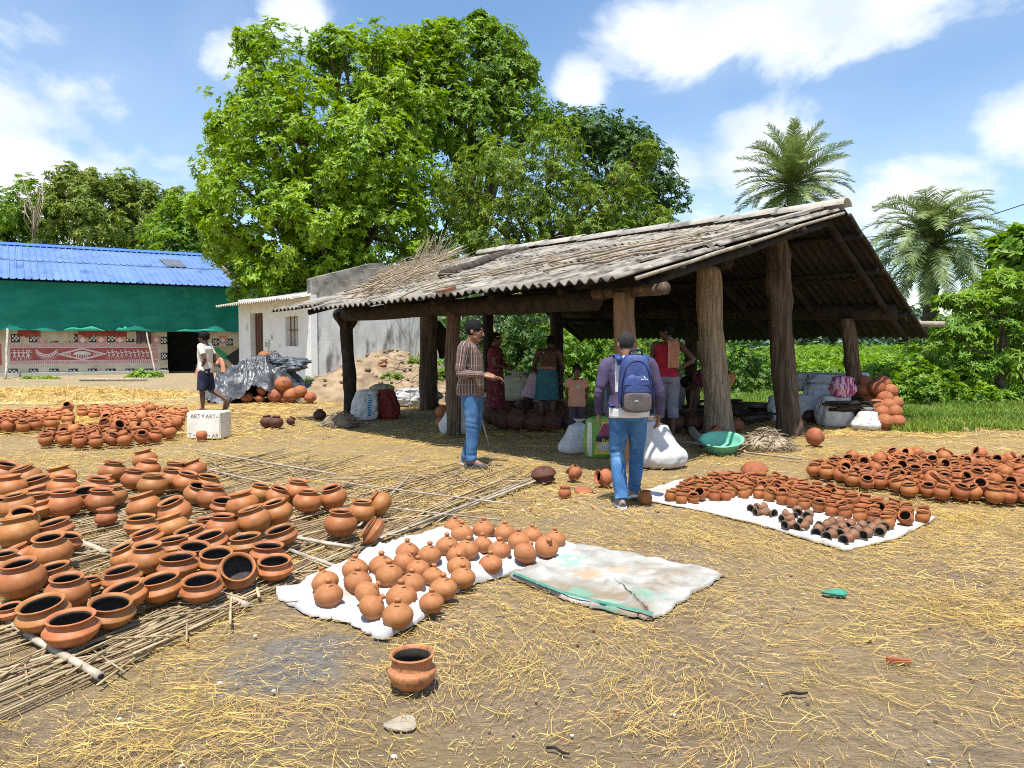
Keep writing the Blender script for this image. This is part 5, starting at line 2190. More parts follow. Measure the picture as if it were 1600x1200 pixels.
# poles that stick out of the mat or bind it
poles = [(8, 972, 158, 1066, .0185, 'thick grey bamboo pole jutting from the nearest corner of the reed mat', 'bamboo_pole', .018, .026),
         (318, 915, 390, 953, .0185, 'grey bamboo pole end jutting out past the pot with the tilted open mouth', 'bamboo_pole', .018, .02),
         (100, 840, 168, 870, .021, 'pale thick bamboo pole showing between the left pots and the middle pots', 'bamboo_pole', .03, .03),
         (452, 865, 532, 894, .017, 'flat pale split bamboo pointing towards the coin banks', 'split_bamboo', .03, .03),
         (452, 845, 552, 863, .020, 'yellowish split bamboo lying right of the wide pots', 'split_bamboo', .035, .035),
         (470, 752, 798, 796, .010, 'thin binding cane across the far right of the reed mat', 'binding_cane', .045, .05),
         (604, 801, 782, 822, .010, 'thin binding cane nearest the coin banks', 'binding_cane', .045, .05),
         (308, 709, 525, 747, .012, 'long pale cane at the far edge of the reed mat', 'binding_cane', .04, .045),
         (318, 737, 460, 772, .012, 'pale cane behind the far row of round pots', 'binding_cane', .04, .045),
         (592, 848, 846, 752, .014, 'long pale stick forming the right edge of the reed mat', 'edge_stick', .03, .03),
         (640, 832, 848, 748, .012, 'second long stick beside the right edge of the reed mat', 'edge_stick', .045, .045),
         (560, 832, 640, 745, .010, 'thin pointed stick angled off the far side of the reed mat', 'edge_stick', .05, .02)]
for (x0, y0, x1, y1, r, lab, nm, za, zc) in poles:
    a, b = G(x0, y0), G(x1, y1)
    a.z, b.z = za, zc
    mb = MB()
    k = 9
    pts, rad = [], []
    sd = (b - a).cross(Vector((0, 0, 1))).normalized()
    for i in range(k + 1):
        pts.append(a.lerp(b, i / k) + sd * (random.uniform(-.004, .004) + .01 * math.sin(3.1 * i / k)))
        rad.append(r * (1.12 if i % 3 == 0 else 1.0))
    mb.tube(pts, rad, 10, squash=.9 if nm == 'bamboo_pole' else .7)
    if nm == 'bamboo_pole':                      # hollow cut end
        e = (b - a).normalized()
        mb.tube([b - e * .01, b + e * .0015], [r * .72, r * .72], 10, mi=1, squash=.9)
    o = mb.build(nm, [BAMBOO if r > .013 else WOOD_GREY, DARKNESS])
    tag(o, lab, 'pole')

# ================================================================== clay pots
PROF = {
    'G': [(0, 0), (.17, .004), (.31, .055), (.42, .16), (.485, .29), (.5, .40), (.475, .52), (.41, .62), (.33, .685), (.292, .715), (.288, .74), (.315, .775), (.355, .80), (.366, .818), (.36, .836), (.335, .84),
          (.300, .815), (.272, .77), (.262, .735), (.285, .69), (.40, .60), (.445, .45), (.42, .25), (.28, .10), (0, .06)],
    'W': [(0, 0), (.19, .006), (.33, .06), (.44, .165), (.495, .275), (.503, .30), (.495, .318), (.45, .365), (.40, .41), (.378, .435), (.375, .46), (.395, .495), (.425, .525), (.436, .542), (.43, .56), (.408, .562),
          (.375, .54), (.352, .505), (.342, .465), (.36, .43), (.44, .34), (.445, .26), (.36, .14), (.2, .07), (0, .055)],
    'S': [(0, 0), (.2, .0), (.32, .05), (.44, .17), (.5, .31), (.47, .45), (.38, .56), (.32, .62), (.30, .67), (.33, .74), (.38, .79), (.385, .81), (.36, .82), (.31, .78), (.27, .72), (.26, .67), (.30, .6), (.42, .42), (.40, .2), (0, .06)],
    'C': [(0, 0), (.30, .0), (.385, .05), (.47, .22), (.5, .38), (.47, .54), (.40, .66), (.365, .72), (.37, .77), (.41, .83), (.425, .85), (.42, .875), (.39, .88), (.345, .82), (.32, .74), (.35, .64), (.43, .40), (.36, .12), (0, .06)],
    'L': [(0, 0), (.19, .006), (.33, .08), (.44, .20), (.49, .32), (.505, .40), (.502, .445), (.47, .475), (.435, .50), (.420, .54), (.420, .62), (.435, .70), (.462, .755), (.472, .775), (.465, .80), (.435, .805),
          (.405, .775), (.392, .72), (.385, .62), (.39, .52), (.45, .42), (.44, .28), (.32, .12), (0, .06)],
    'P': [(0, 0), (.24, .0), (.38, .08), (.475, .24), (.5, .385), (.475, .50), (.38, .62), (.25, .715), (.14, .775), (.085, .80), (0, .81)],
    'B': [(0, 0), (.16, .01), (.32, .07), (.44, .2), (.5, .38), (.5, .45), (.47, .56), (.40, .66), (.30, .72), (.24, .745), (.235, .775), (.28, .82), (.30, .835), (.27, .845), (.22, .82), (.19, .77), (.22, .72), (.42, .55), (.42, .3), (0, .08)],
}
SPLIT = {'G': 17, 'W': 17, 'S': 15, 'C': 14, 'L': 17, 'P': 99, 'B': 15}


def pot_mesh(kind, d, outer, inner=None, n=28, hvar=1.0):
    mb = MB()
    pr = [(r * d, z * d * hvar) for r, z in PROF[kind]]
    cut = [0 if i < SPLIT[kind] else 1 for i in range(len(pr) - 1)]
    mb.lathe(pr, n, cuts=cut)
    return mb.mesh('clay_pot', [outer, inner or CLAY_IN])


_mesh_cache = {}


def pot(name, label, cat, kind, loc, d, tilt=0.0, az=0.0, outer=CLAY, inner=None, group=None, n=28, spin=None, hv=1.0, sink=0.0):
    """tilt: angle of lean; az: compass direction the mouth leans to (0 = +X right, 90 = away)"""
    key = (kind, outer.name, (inner or CLAY_IN).name, n, round(hv, 2))
    if key not in _mesh_cache:
        _mesh_cache[key] = pot_mesh(kind, 1.0, outer, inner, n, hv)
    o = link(name, _mesh_cache[key])
    th = R_(tilt)
    low = min(z * hv * math.cos(th) - r * math.sin(th) for r, z in PROF[kind])
    a = R_(az)
    ax = Vector((-math.sin(a), math.cos(a), 0))
    rot = Matrix.Rotation(th, 4, ax) @ Matrix.Rotation(spin if spin is not None else random.uniform(0, 6.28), 4, 'Z')
    loc = Vector(loc)
    sh = .36 * d * math.sin(th)
    pos = Vector((loc.x - math.cos(a) * sh, loc.y - math.sin(a) * sh, loc.z - low * d - sink * d))
    o.matrix_world = Matrix.Translation(pos) @ rot @ Matrix.Scale(d, 4)
    return tag(o, label, cat, group)


ORD = ['first', 'second', 'third', 'fourth', 'fifth', 'sixth', 'seventh', 'eighth', 'ninth', 'tenth', 'eleventh', 'twelfth', 'thirteenth', 'fourteenth', 'fifteenth', 'sixteenth', 'seventeenth', 'eighteenth', 'nineteenth', 'twentieth', 'twenty-first', 'twenty-second', 'twenty-third', 'twenty-fourth', 'twenty-fifth', 'twenty-sixth', 'twenty-seventh', 'twenty-eighth', 'twenty-ninth', 'thirtieth']

# (px, base py, width px, kind, tilt, direction of tilt)
L_, R__, F__, N_ = 180, 0, 270, 90        # leans left, right, towards the camera, away
MATPOTS = [
    # left cluster, from the back
    (171, 754, 41, 'G', 8, R__), (150, 770, 42, 'W', 10, L_), (146, 784, 44, 'G', 12, R__), (8, 784, 50, 'G', 6, L_), (0, 762, 46, 'G', 20, R__), (34, 768, 46, 'G', 22, 225), (50, 776, 48, 'W', 20, 230),
    (88, 766, 46, 'G', 16, L_), (42, 792, 46, 'W', 16, L_), (45, 803, 50, 'W', 4, L_), (92, 782, 46, 'G', 6, R__), (92, 811, 54, 'G', 3, F__), (128, 793, 46, 'W', 22, 290), (151, 804, 47, 'G', 6, R__),
    (170, 793, 42, 'G', 3, L_), (158, 823, 33, 'S', 2, L_), (-6, 806, 44, 'W', 18, R__), (18, 814, 52, 'G', 12, 225), (52, 815, 48, 'W', 22, L_), (25, 838, 50, 'G', 28, 315), (76, 851, 56, 'W', 20, 215),
    (18, 860, 62, 'G', 10, L_), (19, 893, 48, 'G', 26, 200), (68, 893, 64, 'G', 12, F__), (94, 866, 46, 'W', 14, R__), (-4, 908, 52, 'G', 6, F__),
    (20, 940, 72, 'G', 10, 250), (71, 922, 58, 'W', 14, 215), (93, 957, 68, 'G', 7, 290), (126, 930, 42, 'W', 8, L_), (0, 972, 40, 'W', 12, 240), (52, 994, 80, 'W', 18, 250), (97, 1017, 83, 'W', 6, F__),
    (160, 988, 75, 'W', 16, 320), (184, 961, 68, 'W', 22, 215), (180, 928, 60, 'W', 12, 215),
    # middle cluster
    (222, 735, 37, 'G', 16, L_), (227, 747, 37, 'G', 8, R__), (206, 767, 42, 'G', 6, R__), (233, 777, 45, 'G', 3, R__), (268, 754, 38, 'G', 8, R__), (263, 767, 41, 'G', 10, R__), (300, 752, 37, 'G', 26, L_),
    (286, 771, 39, 'G', 18, R__), (321, 766, 36, 'W', 18, R__), (303, 790, 41, 'G', 24, 330), (326, 798, 46, 'G', 8, R__), (345, 806, 42, 'W', 14, 320), (374, 811, 50, 'G', 14, L_),
    (218, 815, 52, 'G', 18, L_), (213, 839, 50, 'W', 3, F__), (267, 826, 52, 'G', 24, 225), (262, 849, 52, 'G', 20, L_), (221, 863, 52, 'W', 24, 205), (290, 859, 52, 'W', 22, 212), (319, 836, 42, 'W', 6, L_),
    (341, 846, 50, 'G', 5, R__), (188, 893, 48, 'G', 24, 215), (222, 901, 60, 'G', 5, F__), (264, 874, 54, 'W', 8, L_), (322, 870, 54, 'W', 20, 225), (296, 887, 54, 'W', 16, 320), (270, 909, 63, 'W', 3, F__),
    (331, 900, 58, 'W', 16, 290), (364, 925, 62, 'W', 42, 298), (306, 946, 66, 'W', 12, F__), (242, 947, 68, 'W', 14, 222),
    # right cluster
    (401, 788, 38, 'G', 12, R__), (430, 793, 38, 'G', 20, R__), (428, 823, 50, 'G', 18, 210), (461, 786, 42, 'G', 8, R__), (477, 803, 45, 'G', 4, R__), (518, 797, 43, 'G', 18, 220), (529, 842, 52, 'G', 4, R__),
    (562, 818, 43, 'G', 5, R__), (591, 810, 42, 'G', 48, 185), (577, 853, 47, 'W', 50, 190), (392, 838, 53, 'G', 18, 195), (378, 872, 55, 'W', 8, 200), (434, 859, 52, 'W', 22, 210), (413, 886, 56, 'W', 6, R__), (423, 911, 59, 'W', 12, 280),
]
SIZEK = 1.0
rows = [('front', 905, 1100), ('second', 853, 905), ('third', 806, 853), ('fourth', 774, 806), ('rear', 0, 774)]
for (rn, y0, y1) in rows:
    for cl, x0, x1 in (('left', -50, 195), ('middle', 195, 382), ('right', 382, 700)):
        sel = sorted([p for p in MATPOTS if y0 <= p[1] < y1 and x0 <= p[0] < x1], key=lambda p: -p[0])
        for i, (px, py, w, kd, tl, az) in enumerate(sel):
            g = G(px, py)
            # the visible base line is the near side of the pot: its middle stands a little further away
            d = w * g.y / F_PX * SIZEK
            g = G(px, py, .034)
            g.y += d * .30
            g.x = (px - 800) / F_PX * g.y
            tl = tl if tl > 39 else tl * (.62 if kd == 'W' else .78)
            form = {'G': 'round terracotta pot', 'W': 'wide ridged pot', 'S': 'small darker pot'}[kd]
            how = '' if tl < 12 else {0: ' leaning right', 1: ' leaning left', 2: ' tipped towards us', 3: ' tipped back'}[min(((0, 0), (360, 0), (180, 1), (270, 2), (90, 3)), key=lambda q: abs(q[0] - az))[1]]
            lab = f"{form}{how}, {ORD[i]} from right, {rn} row, {cl} of reed mat"
            pot({'G': 'round_pot', 'W': 'ridged_pot', 'S': 'small_pot'}[kd], lab, 'pot', kd, g, d, tl, az, CLAY if kd != 'S' else CLAY_FIRED, None, 'pots drying on the reed mat', n=30, hv=random.uniform(.86, .95) if kd == 'G' else random.uniform(.93, 1.02))

# the lone pot in front
CLAY_LONE = mat('clay_lone', (.40, .155, .06), (.48, .205, .09), 6, .6, .25, 40, third=(.20, .10, .06), tscale=5, tlo=.52, thi=.7, lines=14)
g = G(641, 1086)
g.y += .06
o = pot('lone_pot', 'dark mouthed terracotta pot with a grey rim standing alone in the foreground', 'pot', 'L', (g.x, g.y, 0), .20, 0, 0, CLAY_LONE, CLAY_IN, None, 40, hv=.95)

# ------------------------------------------------------------------ coin banks on the white cloth
BANKS = [(508, 950, 45, 0, 0), (503, 931, 42, 20, 150), (555, 929, 43, 0, 0), (551, 909, 41, 6, 90), (605, 918, 43, 0, 0), (593, 903, 41, 0, 0), (634, 879, 37, 0, 0), (669, 884, 37, 3, 0), (630, 900, 38, 34, 20),
         (651, 906, 37, 0, 0), (675, 917, 34, 8, 60), (641, 931, 42, 0, 0), (691, 939, 43, 0, 0), (672, 959, 39, 0, 0), (624, 955, 49, 0, 0), (618, 984, 49, 0, 0), (577, 974, 44, 48, 25), (570, 952, 43, 50, 20),
         (722, 920, 39, 0, 0), (716, 902, 38, 0, 0), (712, 884, 33, 30, 165), (697, 869, 36, 0, 0), (729, 876, 37, 8, 330), (721, 849, 35, 0, 0), (708, 838, 31, 6, 0), (755, 843, 35, 0, 0), (753, 866, 32, 4, 90),
         (766, 898, 37, 0, 0), (780, 877, 37, 0, 0), (789, 847, 33, 0, 0), (811, 861, 35, 0, 0), (821, 885, 37, 46, 50), (832, 851, 32, 0, 0), (855, 874, 37, 40, 285), (868, 857, 33, 0, 0)]
pk = MB()
pk.lathe([(.105, .775), (.085, .80), (.088, .83), (.118, .865), (.122, .90), (.095, .94), (.05, .962), (0, .965)], 16)
knob_me = pk.mesh('knob', PIGGY)
sk = MB()
sk.box((.205, 0, .742), (.035, .15, .012), Matrix.Rotation(R_(38), 3, 'Y').to_4x4())
slot_me = sk.mesh('coin_slot', DARKNESS)
brow = [('front', 945, 1100), ('second', 918, 945), ('third', 892, 918), ('fourth', 865, 892), ('rear', 0, 865)]
for (rn, y0, y1) in brow:
    sel = sorted([p for p in BANKS if y0 <= p[1] < y1], key=lambda p: p[0])
    for i, (px, py, w, tl, az) in enumerate(sel):
        g = G(px, py, .02)
        d = w * g.y / F_PX * 1.04
        g.y += d * .22
        g.x = (px - 800) / F_PX * g.y
        how = 'lying tipped over' if tl > 25 else 'standing upright'
        o = pot('coin_bank', f"knobbed clay coin bank {how}, {ORD[i]} from left, {rn} row on white cloth", 'coin bank', 'P', g, d, tl, az, PIGGY, None, 'clay coin banks on the white cloth', 32, spin=random.uniform(-2.2, -.6))
        for me, nm in ((knob_me, 'knob'), (slot_me, 'coin_slot')):
            link(nm, me, o)


# ------------------------------------------------------------------ packed fields of small pots
def pack(poly, sp, jit=.12, seed=1):
    """rows of spots across the picture, the nearest row first"""
    rr = random.Random(seed)
    xs_ = [p[0] for p in poly]
    ys_ = [p[1] for p in poly]
    out = []
    row = 0
    y = min(ys_) + sp * .3
    while y < max(ys_):
        x = min(xs_) + (sp / 2 if row % 2 else 0)
        line = []
        while x < max(xs_):
            q = (x + rr.uniform(-jit, jit) * sp, y + rr.uniform(-jit, jit) * sp)
            if in_poly(np.array([q]), poly)[0]:
                line.append(q)
            x += sp
        if line:
            out.append(line)
        y += sp * .866
        row += 1
    return out


FIELD = []


def field(poly, d, sp, where, name, cat, seed, up=.55, second=0, kind='G', zoff=.02, lift=(.36, .46), what='small round pot', left_limit=-99):
    rr = random.Random(seed)
    lines = pack(poly, sp, .13, seed)
    allp = []
    for li, line in enumerate(lines):
        for i, (x, y) in enumerate(line):
            u = rr.random()
            tl = rr.uniform(0, 9) if u < up else (rr.uniform(10, 30) if u < .94 else rr.uniform(45, 75))
            if li < 8:
                lab = f"{what}, {ORD[min(i, 29)]} from left in {('front', 'second', 'third', 'fourth', 'fifth', 'sixth', 'seventh', 'eighth')[li]} row, {where}"
                gr = where + ', near rows'
            else:
                st = 'standing upright' if tl < 10 else ('leaning on its neighbours' if tl < 45 else 'tipped over, dark mouth showing')
                lab = f"{what} {st}, deep among others, {where}"
                gr = where + ', ' + st
            allp.append((x, y, zoff, tl, lab, gr))
    inner = [p for line in lines[2:] for p in line]
    rr.shuffle(inner)
    for (x, y) in inner[:second]:
        allp.append((x + sp * .5, y + sp * .3, zoff + d * rr.uniform(*lift), rr.uniform(15, 75), f"{what} lying on top of the others, {where}", where + ', on top'))
    for (x, y, z, tl, lab, gr) in allp:
        az = rr.choice((180, 200, 225, 250, 270, 300, 330, 0, 30, 120)) + rr.uniform(-20, 20)
        FIELD.append((name, lab, cat, kind, (x, y, z), d * rr.uniform(.93, 1.07), tl, az, gr, rr.choice((1.0, 1.06, 1.12))))
    return len(allp)


PB = gpoly([(60, 701), (150, 703), (208, 698), (264, 690), (286, 660), (288, 650), (240, 647), (130, 646), (112, 652), (150, 658), (175, 668), (160, 680), (110, 678), (75, 690)])
nB = field(PB, .195, .224, 'patch left of white box', 'drying_pot', 'pot', 3, second=8)
PA = gpoly([(-60, 678), (40, 678), (98, 670), (116, 660), (100, 652), (0, 656), (-60, 656)])
nA = field(PA, .205, .23, 'patch at far left edge', 'drying_pot', 'pot', 4, second=3)
PR = gpoly([(1254, 744), (1330, 764), (1395, 773), (1420, 782), (1480, 786), (1540, 790), (1640, 797), (1640, 745), (1600, 738), (1500, 728), (1420, 726), (1340, 731), (1262, 737)])
nR = field(PR, .150, .150, 'crowded patch at right edge', 'drying_pot', 'pot', 6, second=34, up=.5, lift=(.30, .42))
FIELD.sort(key=lambda f: f[4][1] / f[5])
rest = FIELD[298:]
for (nm, lab, cat, kd, loc, d, tl, az, gr, hv) in FIELD[:298]:
    pot(nm, lab, cat, kd, loc, d, tl, az, CLAY_FIELD, None, gr, 20, hv=hv)
# those furthest off, past the three hundred largest, in one piece
mb = MB()
for (nm, lab, cat, kd, loc, d, tl, az, gr, hv) in rest:
    th, a = R_(tl), R_(az)
    low = min(z * math.cos(th) - r * math.sin(th) for r, z in PROF[kd])
    sh = .36 * d * math.sin(th)
    Mx = Matrix.Translation((loc[0] - math.cos(a) * sh, loc[1] - math.sin(a) * sh, loc[2] - low * d)) @ Matrix.Rotation(th, 4, Vector((-math.sin(a), math.cos(a), 0))) @ Matrix.Scale(d, 4)
    pr = PROF[kd][::1]
    pr = [p for i, p in enumerate(pr) if i not in (1, 9, 12, 14, 16, 19, 21)]
    mb.lathe(pr, 14, M=Mx, cuts=[0 if i < 12 else 1 for i in range(len(pr) - 1)])
if rest:
    CLAY_REST = mat('clay_far_pots', (.40, .135, .045), (.49, .18, .064), 5, .62, island=.14, spec=.3)
    o = mb.build('drying_pots', [CLAY_REST, CLAY_IN])
    tag(o, 'further small round pots packed behind the nearer rows', None, None, 'stuff')
FIELD.clear()
PC = gpoly([(1035, 784), (1062, 790), (1120, 788), (1160, 783), (1200, 788), (1250, 801), (1300, 814), (1350, 822), (1390, 832), (1440, 822), (1452, 812), (1390, 798), (1300, 778), (1205, 754), (1130, 752), (1060, 768)])
field(PC, .110, .128, 'long white cloth', 'clay_cup', 'cup', 8, up=.72, kind='C', zoff=.012, what='small brown clay cup')
for (nm, lab, cat, kd, loc, d, tl, az, gr, hv) in FIELD:
    pot(nm, lab, cat, kd, loc, d, tl, az, CLAY_FIELD, None, gr, 20, hv=hv)
pot('clay_cup', 'single clay cup at the left tip of the long white cloth', 'cup', 'C', G(1008, 786, .012), .128, 0, 0, CLAY_FIELD, None, None, 20)

# hourglass drum shells
dp = [(.40, 0), (.5, .0), (.52, .04), (.45, .16), (.29, .42), (.235, .62), (.24, .74), (.31, .95), (.45, 1.2), (.52, 1.32), (.5, 1.36), (.40, 1.36)]
di = [(.40, 1.36), (.36, 1.2), (.2, .7), (.2, .68)]


def drum_mesh(m_in):
    mb = MB()
    mb.lathe([(r, z - .68) for r, z in dp], 20, cuts=[2, 2, 2] + [0] * (len(dp) - 7) + [2, 2, 2])
    mb.lathe([(.40, .68), (.33, .5), (.16, .05), (0, .04)], 20, mi=1)
    mb.lathe([(0, -.04), (.16, -.05), (.33, -.5), (.40, -.68)], 20, mi=1)
    return mb.mesh('drum_shell', [DRUM, m_in, CLAY_GREY])


dm1 = drum_mesh(CLAY_IN)
DR = [(1178, 801, 40), (1188, 808, 20), (1203, 808, 100), (1188, 800, 30), (1234, 812, 300), (1246, 806, 240), (1262, 812, 230), (1229, 818, 200), (1233, 828, 205), (1258, 822, 215), (1252, 830, 210),
      (1277, 838, 225), (1287, 829, 215), (1297, 826, 220), (1300, 838, 228), (1312, 834, 222), (1318, 842, 230), (1307, 823, 210), (1326, 829, 220), (1336, 838, 232), (1330, 846, 232), (1345, 832, 228), (1296, 845, 232), (1359, 836, 222), (1366, 828, 214), (1375, 838, 226),
      (1352, 843, 230), (1384, 829, 220), (1322, 851, 230)]
for (px, py, a) in DR:
    g = G(px, py, .012)
    o = link('drum_shell', dm1)
    d = .080 if px > 1270 else .076
    o.matrix_world = Matrix.Translation((g.x, g.y, .012 + d * .52)) @ Matrix.Rotation(R_(a + random.uniform(-14, 14)), 4, 'Z') @ Matrix.Rotation(R_(90 + random.uniform(-5, 5)), 4, 'Y') @ Matrix.Scale(d, 4)
    if px < 1210:
        lab, gr = 'little hourglass drum shell in the small group of four', 'four drum shells'
    elif px < 1270:
        lab, gr = 'hourglass drum shell in the middle group on the cloth', 'middle drum shells'
    else:
        lab, gr = 'hourglass drum shell, dark end showing, near corner of cloth', 'corner drum shells'
    k_ = sorted([q for q in DR if (q[0] < 1210, q[0] < 1270) == (px < 1210, px < 1270)], key=lambda q: q[0]).index((px, py, a))
    tag(o, lab + ', ' + ORD[k_] + ' from left', 'drum', gr)
# ================================================================== sacks, heaps and tools
def sack(name, label, loc, w, d, h, m, rz=0.0, tied=True, seed=1, lean=(0, 0), group=None, cat='sack', frill=True, nr=40, na=56, squash=1.0, rough=.06, mats=None):
    """filled woven sack: superelliptic sections with a gathered neck"""
    r_ = random.Random(seed)
    ts = np.linspace(0, 1, nr)
    V = []
    P = np.zeros((nr, na, 3))
    for i, t in enumerate(ts):
        if tied:
            if t < .80:
                q = .98 + .10 * math.sin(math.pi * min(1, t / .45)) - .80 * max(0, t - .22) ** 1.15
            elif t < .9:
                q = .16 + .345 * ((.9 - t) / .10) ** 1.3
            else:
                q = .16 + .26 * (t - .9) / .10
        else:
            q = (.96 + .13 * math.sin(math.pi * min(1, t * 1.25)) - .20 * max(0, t - .55)) if t < .86 else (.90 * math.sqrt(max(0.0, 1 - ((t - .86) / .14) ** 2)) + .02)
        for k in range(na):
            a = 2 * math.pi * k / na
            c, s = math.cos(a), math.sin(a)
            e = 2.6
            rad = (abs(c) ** e + abs(s) ** e) ** (-1 / e)
            pl_ = 1.0 if tied else 1 + .05 * math.sin(5 * a + seed + 3 * t) * (.3 + t) + .035 * math.sin(11 * a + seed * 2 - 4 * t)
            if tied and t > .6:
                pl_ = 1 + .15 * min(1, (t - .6) / .25) * (.6 * math.sin(9 * a + seed) + .4 * math.sin(14 * a + seed * 2 + t * 5))
            P[i, k] = (c * rad * q * w / 2 * pl_, s * rad * q * d / 2 * pl_, t * h)
    Q = P.reshape(-1, 3)
    U_ = Q / np.array([w, d, h])
    nz = fbm(U_, 6, seed) * .6 + .75 * (np.abs(fbm(U_ * np.array([1, 1, .45]), 11, seed + 3)) - .4) + .5 * (np.abs(fbm(U_ * np.array([1, 1, .6]), 25, seed + 4)) - .4)
    fac = 1 + rough * 1.35 * nz
    Q[:, 0] *= fac
    Q[:, 1] *= fac
    Q[:, 2] *= 1 - .0
    t = np.repeat(ts, na)
    Q[:, 0] += lean[0] * h * t ** 1.6
    Q[:, 1] += lean[1] * h * t ** 1.6
    # rounded bottom
    Q[:, 0:2] *= (1 - .14 * np.exp(-t / .03))[:, None]
    i, j = np.meshgrid(np.arange(nr - 1), np.arange(na), indexing='ij')
    j2 = (j + 1) % na
    F = np.stack([(i * na + j).ravel(), (i * na + j2).ravel(), ((i + 1) * na + j2).ravel(), ((i + 1) * na + j).ravel()], 1)
    top = np.array([[Q[-na:, 0].mean(), Q[-na:, 1].mean(), h * (.93 if tied else 1.0)]])
    n0 = len(Q)
    Q = np.concatenate([Q, top])
    k = np.arange(na)
    F = np.concatenate([F, np.stack([(nr - 1) * na + k, (nr - 1) * na + (k + 1) % na, np.full(na, n0), np.full(na, n0)], 1)])
    F3 = [tuple(f) if f[2] != f[3] else tuple(f[:3]) for f in F.tolist()]
    me = bpy.data.meshes.new(name)
    me.from_pydata(Q.tolist(), [], F3)
    me.materials.append(m)
    me.polygons.foreach_set('use_smooth', [True] * len(F3))
    o = link(name, me)
    o.location = loc
    o.rotation_euler = (0, 0, rz)
    tag(o, label, cat, group)
    if tied:
        mb = MB()
        zt = h * .885
        cx, cy = lean[0] * h * .885 ** 1.6, lean[1] * h * .885 ** 1.6
        ring = [(cx + w * .105 * math.cos(a), cy + d * .105 * math.sin(a), zt) for a in np.linspace(0, 6.283, 13)]
        mb.tube(ring, .006, 5, cap=False)
        mb.build('tie', TWIG, o)
    return o


def gz(px, py, z=0.0):
    return G(px, py, z)


# by the crooked corner post
g = gz(567, 657); sack('woven_sack', 'white woven sack with a blue printed band beside the crooked corner post', (g.x, g.y + .15, 0), .44, .36, .58, WHITE_SACK, .3, False, 3, rough=.17, lean=(.10, .0))
# the printed band: flat letters down a pale blue strip, as on the sack
def letters(txt, size, m, name, parent, M):
    cu = bpy.data.curves.new(name, 'FONT')
    cu.body = txt
    cu.size = size
    cu.align_x = 'CENTER'
    cu.align_y = 'CENTER'
    cu.resolution_u = 2
    tmp = bpy.data.objects.new('tmp', cu)
    COL.objects.link(tmp)
    bpy.context.view_layer.update()
    me = bpy.data.meshes.new_from_object(tmp.evaluated_get(bpy.context.evaluated_depsgraph_get()))
    bpy.data.objects.remove(tmp)
    me.materials.clear()
    me.materials.append(m)
    o = link(name, me, parent)
    o.matrix_local = M
    return o


def facing(p, nrm, up=(0, 0, 1)):
    n_ = Vector(nrm).normalized()
    x = Vector(up).cross(n_).normalized()
    y = n_.cross(x)
    return Matrix(((x.x, y.x, n_.x, p[0]), (x.y, y.y, n_.y, p[1]), (x.z, y.z, n_.z, p[2]), (0, 0, 0, 1)))


SK = bpy.data.objects['woven_sack']
BLUE_INK = mat('blue_ink', (.03, .16, .36), (.05, .22, .44), 9, .8)


def drape(mesh_o, target, depth=.004, axis=Vector((0, -1, 0))):
    """lay the vertices of a flat print onto the surface of the thing that bears it (local axis looks out)"""
    bm = bmesh.new()
    bm.from_mesh(target.data)
    from mathutils.bvhtree import BVHTree
    bv = BVHTree.FromBMesh(bm)
    M = mesh_o.matrix_local
    Mi = M.inverted()
    for v in mesh_o.data.vertices:
        p = M @ v.co
        hit = bv.ray_cast(p + axis * 2, -axis)
        if hit[0] is not None:
            v.co = Mi @ (hit[0] + axis * depth)
    bm.free()


def print_on(target, pts, m, name, depth=.003, axis=Vector((0, -1, 0)), sub=8):
    """a flat patch of print given by local (x, z) corners, laid on the front of a sack"""
    mb = MB()
    P = [Vector((x, 0, z)) for x, z in pts]
    V = []
    for j in range(sub + 1):
        for i in range(sub + 1):
            a = P[0].lerp(P[1], i / sub)
            b = P[3].lerp(P[2], i / sub)
            V.append(a.lerp(b, j / sub))
    F = [(j * (sub + 1) + i, j * (sub + 1) + i + 1, (j + 1) * (sub + 1) + i + 1, (j + 1) * (sub + 1) + i) for j in range(sub) for i in range(sub)]
    mb.add(V, F, 0, True)
    o = mb.build(name, m, target)
    drape(o, target, depth, axis)
    return o


print_on(SK, [(.03, .06), (.13, .06), (.13, .50), (.03, .50)], mat('pale_blue_band', (.42, .55, .62), (.5, .62, .68), 6, .8), 'printed_band')
for k in range(9):
    z = .085 + k * .046
    print_on(SK, [(.045, z), (.115, z + .006), (.115, z + .026), (.045, z + .030)], BLUE_INK, 'printed_mark', .006, sub=3)
g = gz(585, 655); sack('woven_sack', 'grey and yellow stained sack standing behind the blue banded one', (g.x + .03, g.y + .42, 0), .46, .36, .66, mat('yellow_grey_sack', (.20, .20, .19), (.46, .40, .16), 4, .8, .3, 9), 0, False, 5, rough=.17, lean=(.06, .0))
g = gz(604, 655); sack('mesh_sack', 'dark red net sack standing right of the blue banded sack', (g.x, g.y + .18, 0), .40, .36, .56, mat('red_net_sack', (.14, .015, .015), (.27, .045, .035), 28, .85, .6, 30), 0, False, 7, rough=.15, lean=(-.12, .1))
mb = MB()
g = gz(528, 668)
for k in range(160):
    a = random.uniform(0, 6.28)
    p = Vector((g.x + random.gauss(0, .14), g.y + .2 + random.gauss(0, .13), 0))
    hh = max(.01, .26 - 1.1 * ((p.x - g.x) ** 2 + (p.y - g.y - .2) ** 2) * 3)
    p.z = hh * random.uniform(.3, 1)
    d = Vector((math.cos(a), math.sin(a), random.uniform(-.4, .2))).normalized() * random.uniform(.1, .2)
    mb.tube([p - d, p + Vector((0, 0, .03)), p + d - Vector((0, 0, .02))], [.007, .008, .005], 4)
mb.sphere((g.x, g.y + .2, .06), (.30, .26, .17), 16, 10)
o = mb.build('rope_heap', TWIG_STUFF)
tag(o, 'low heap of brown straw rope at the foot of the crooked post', 'rope heap')

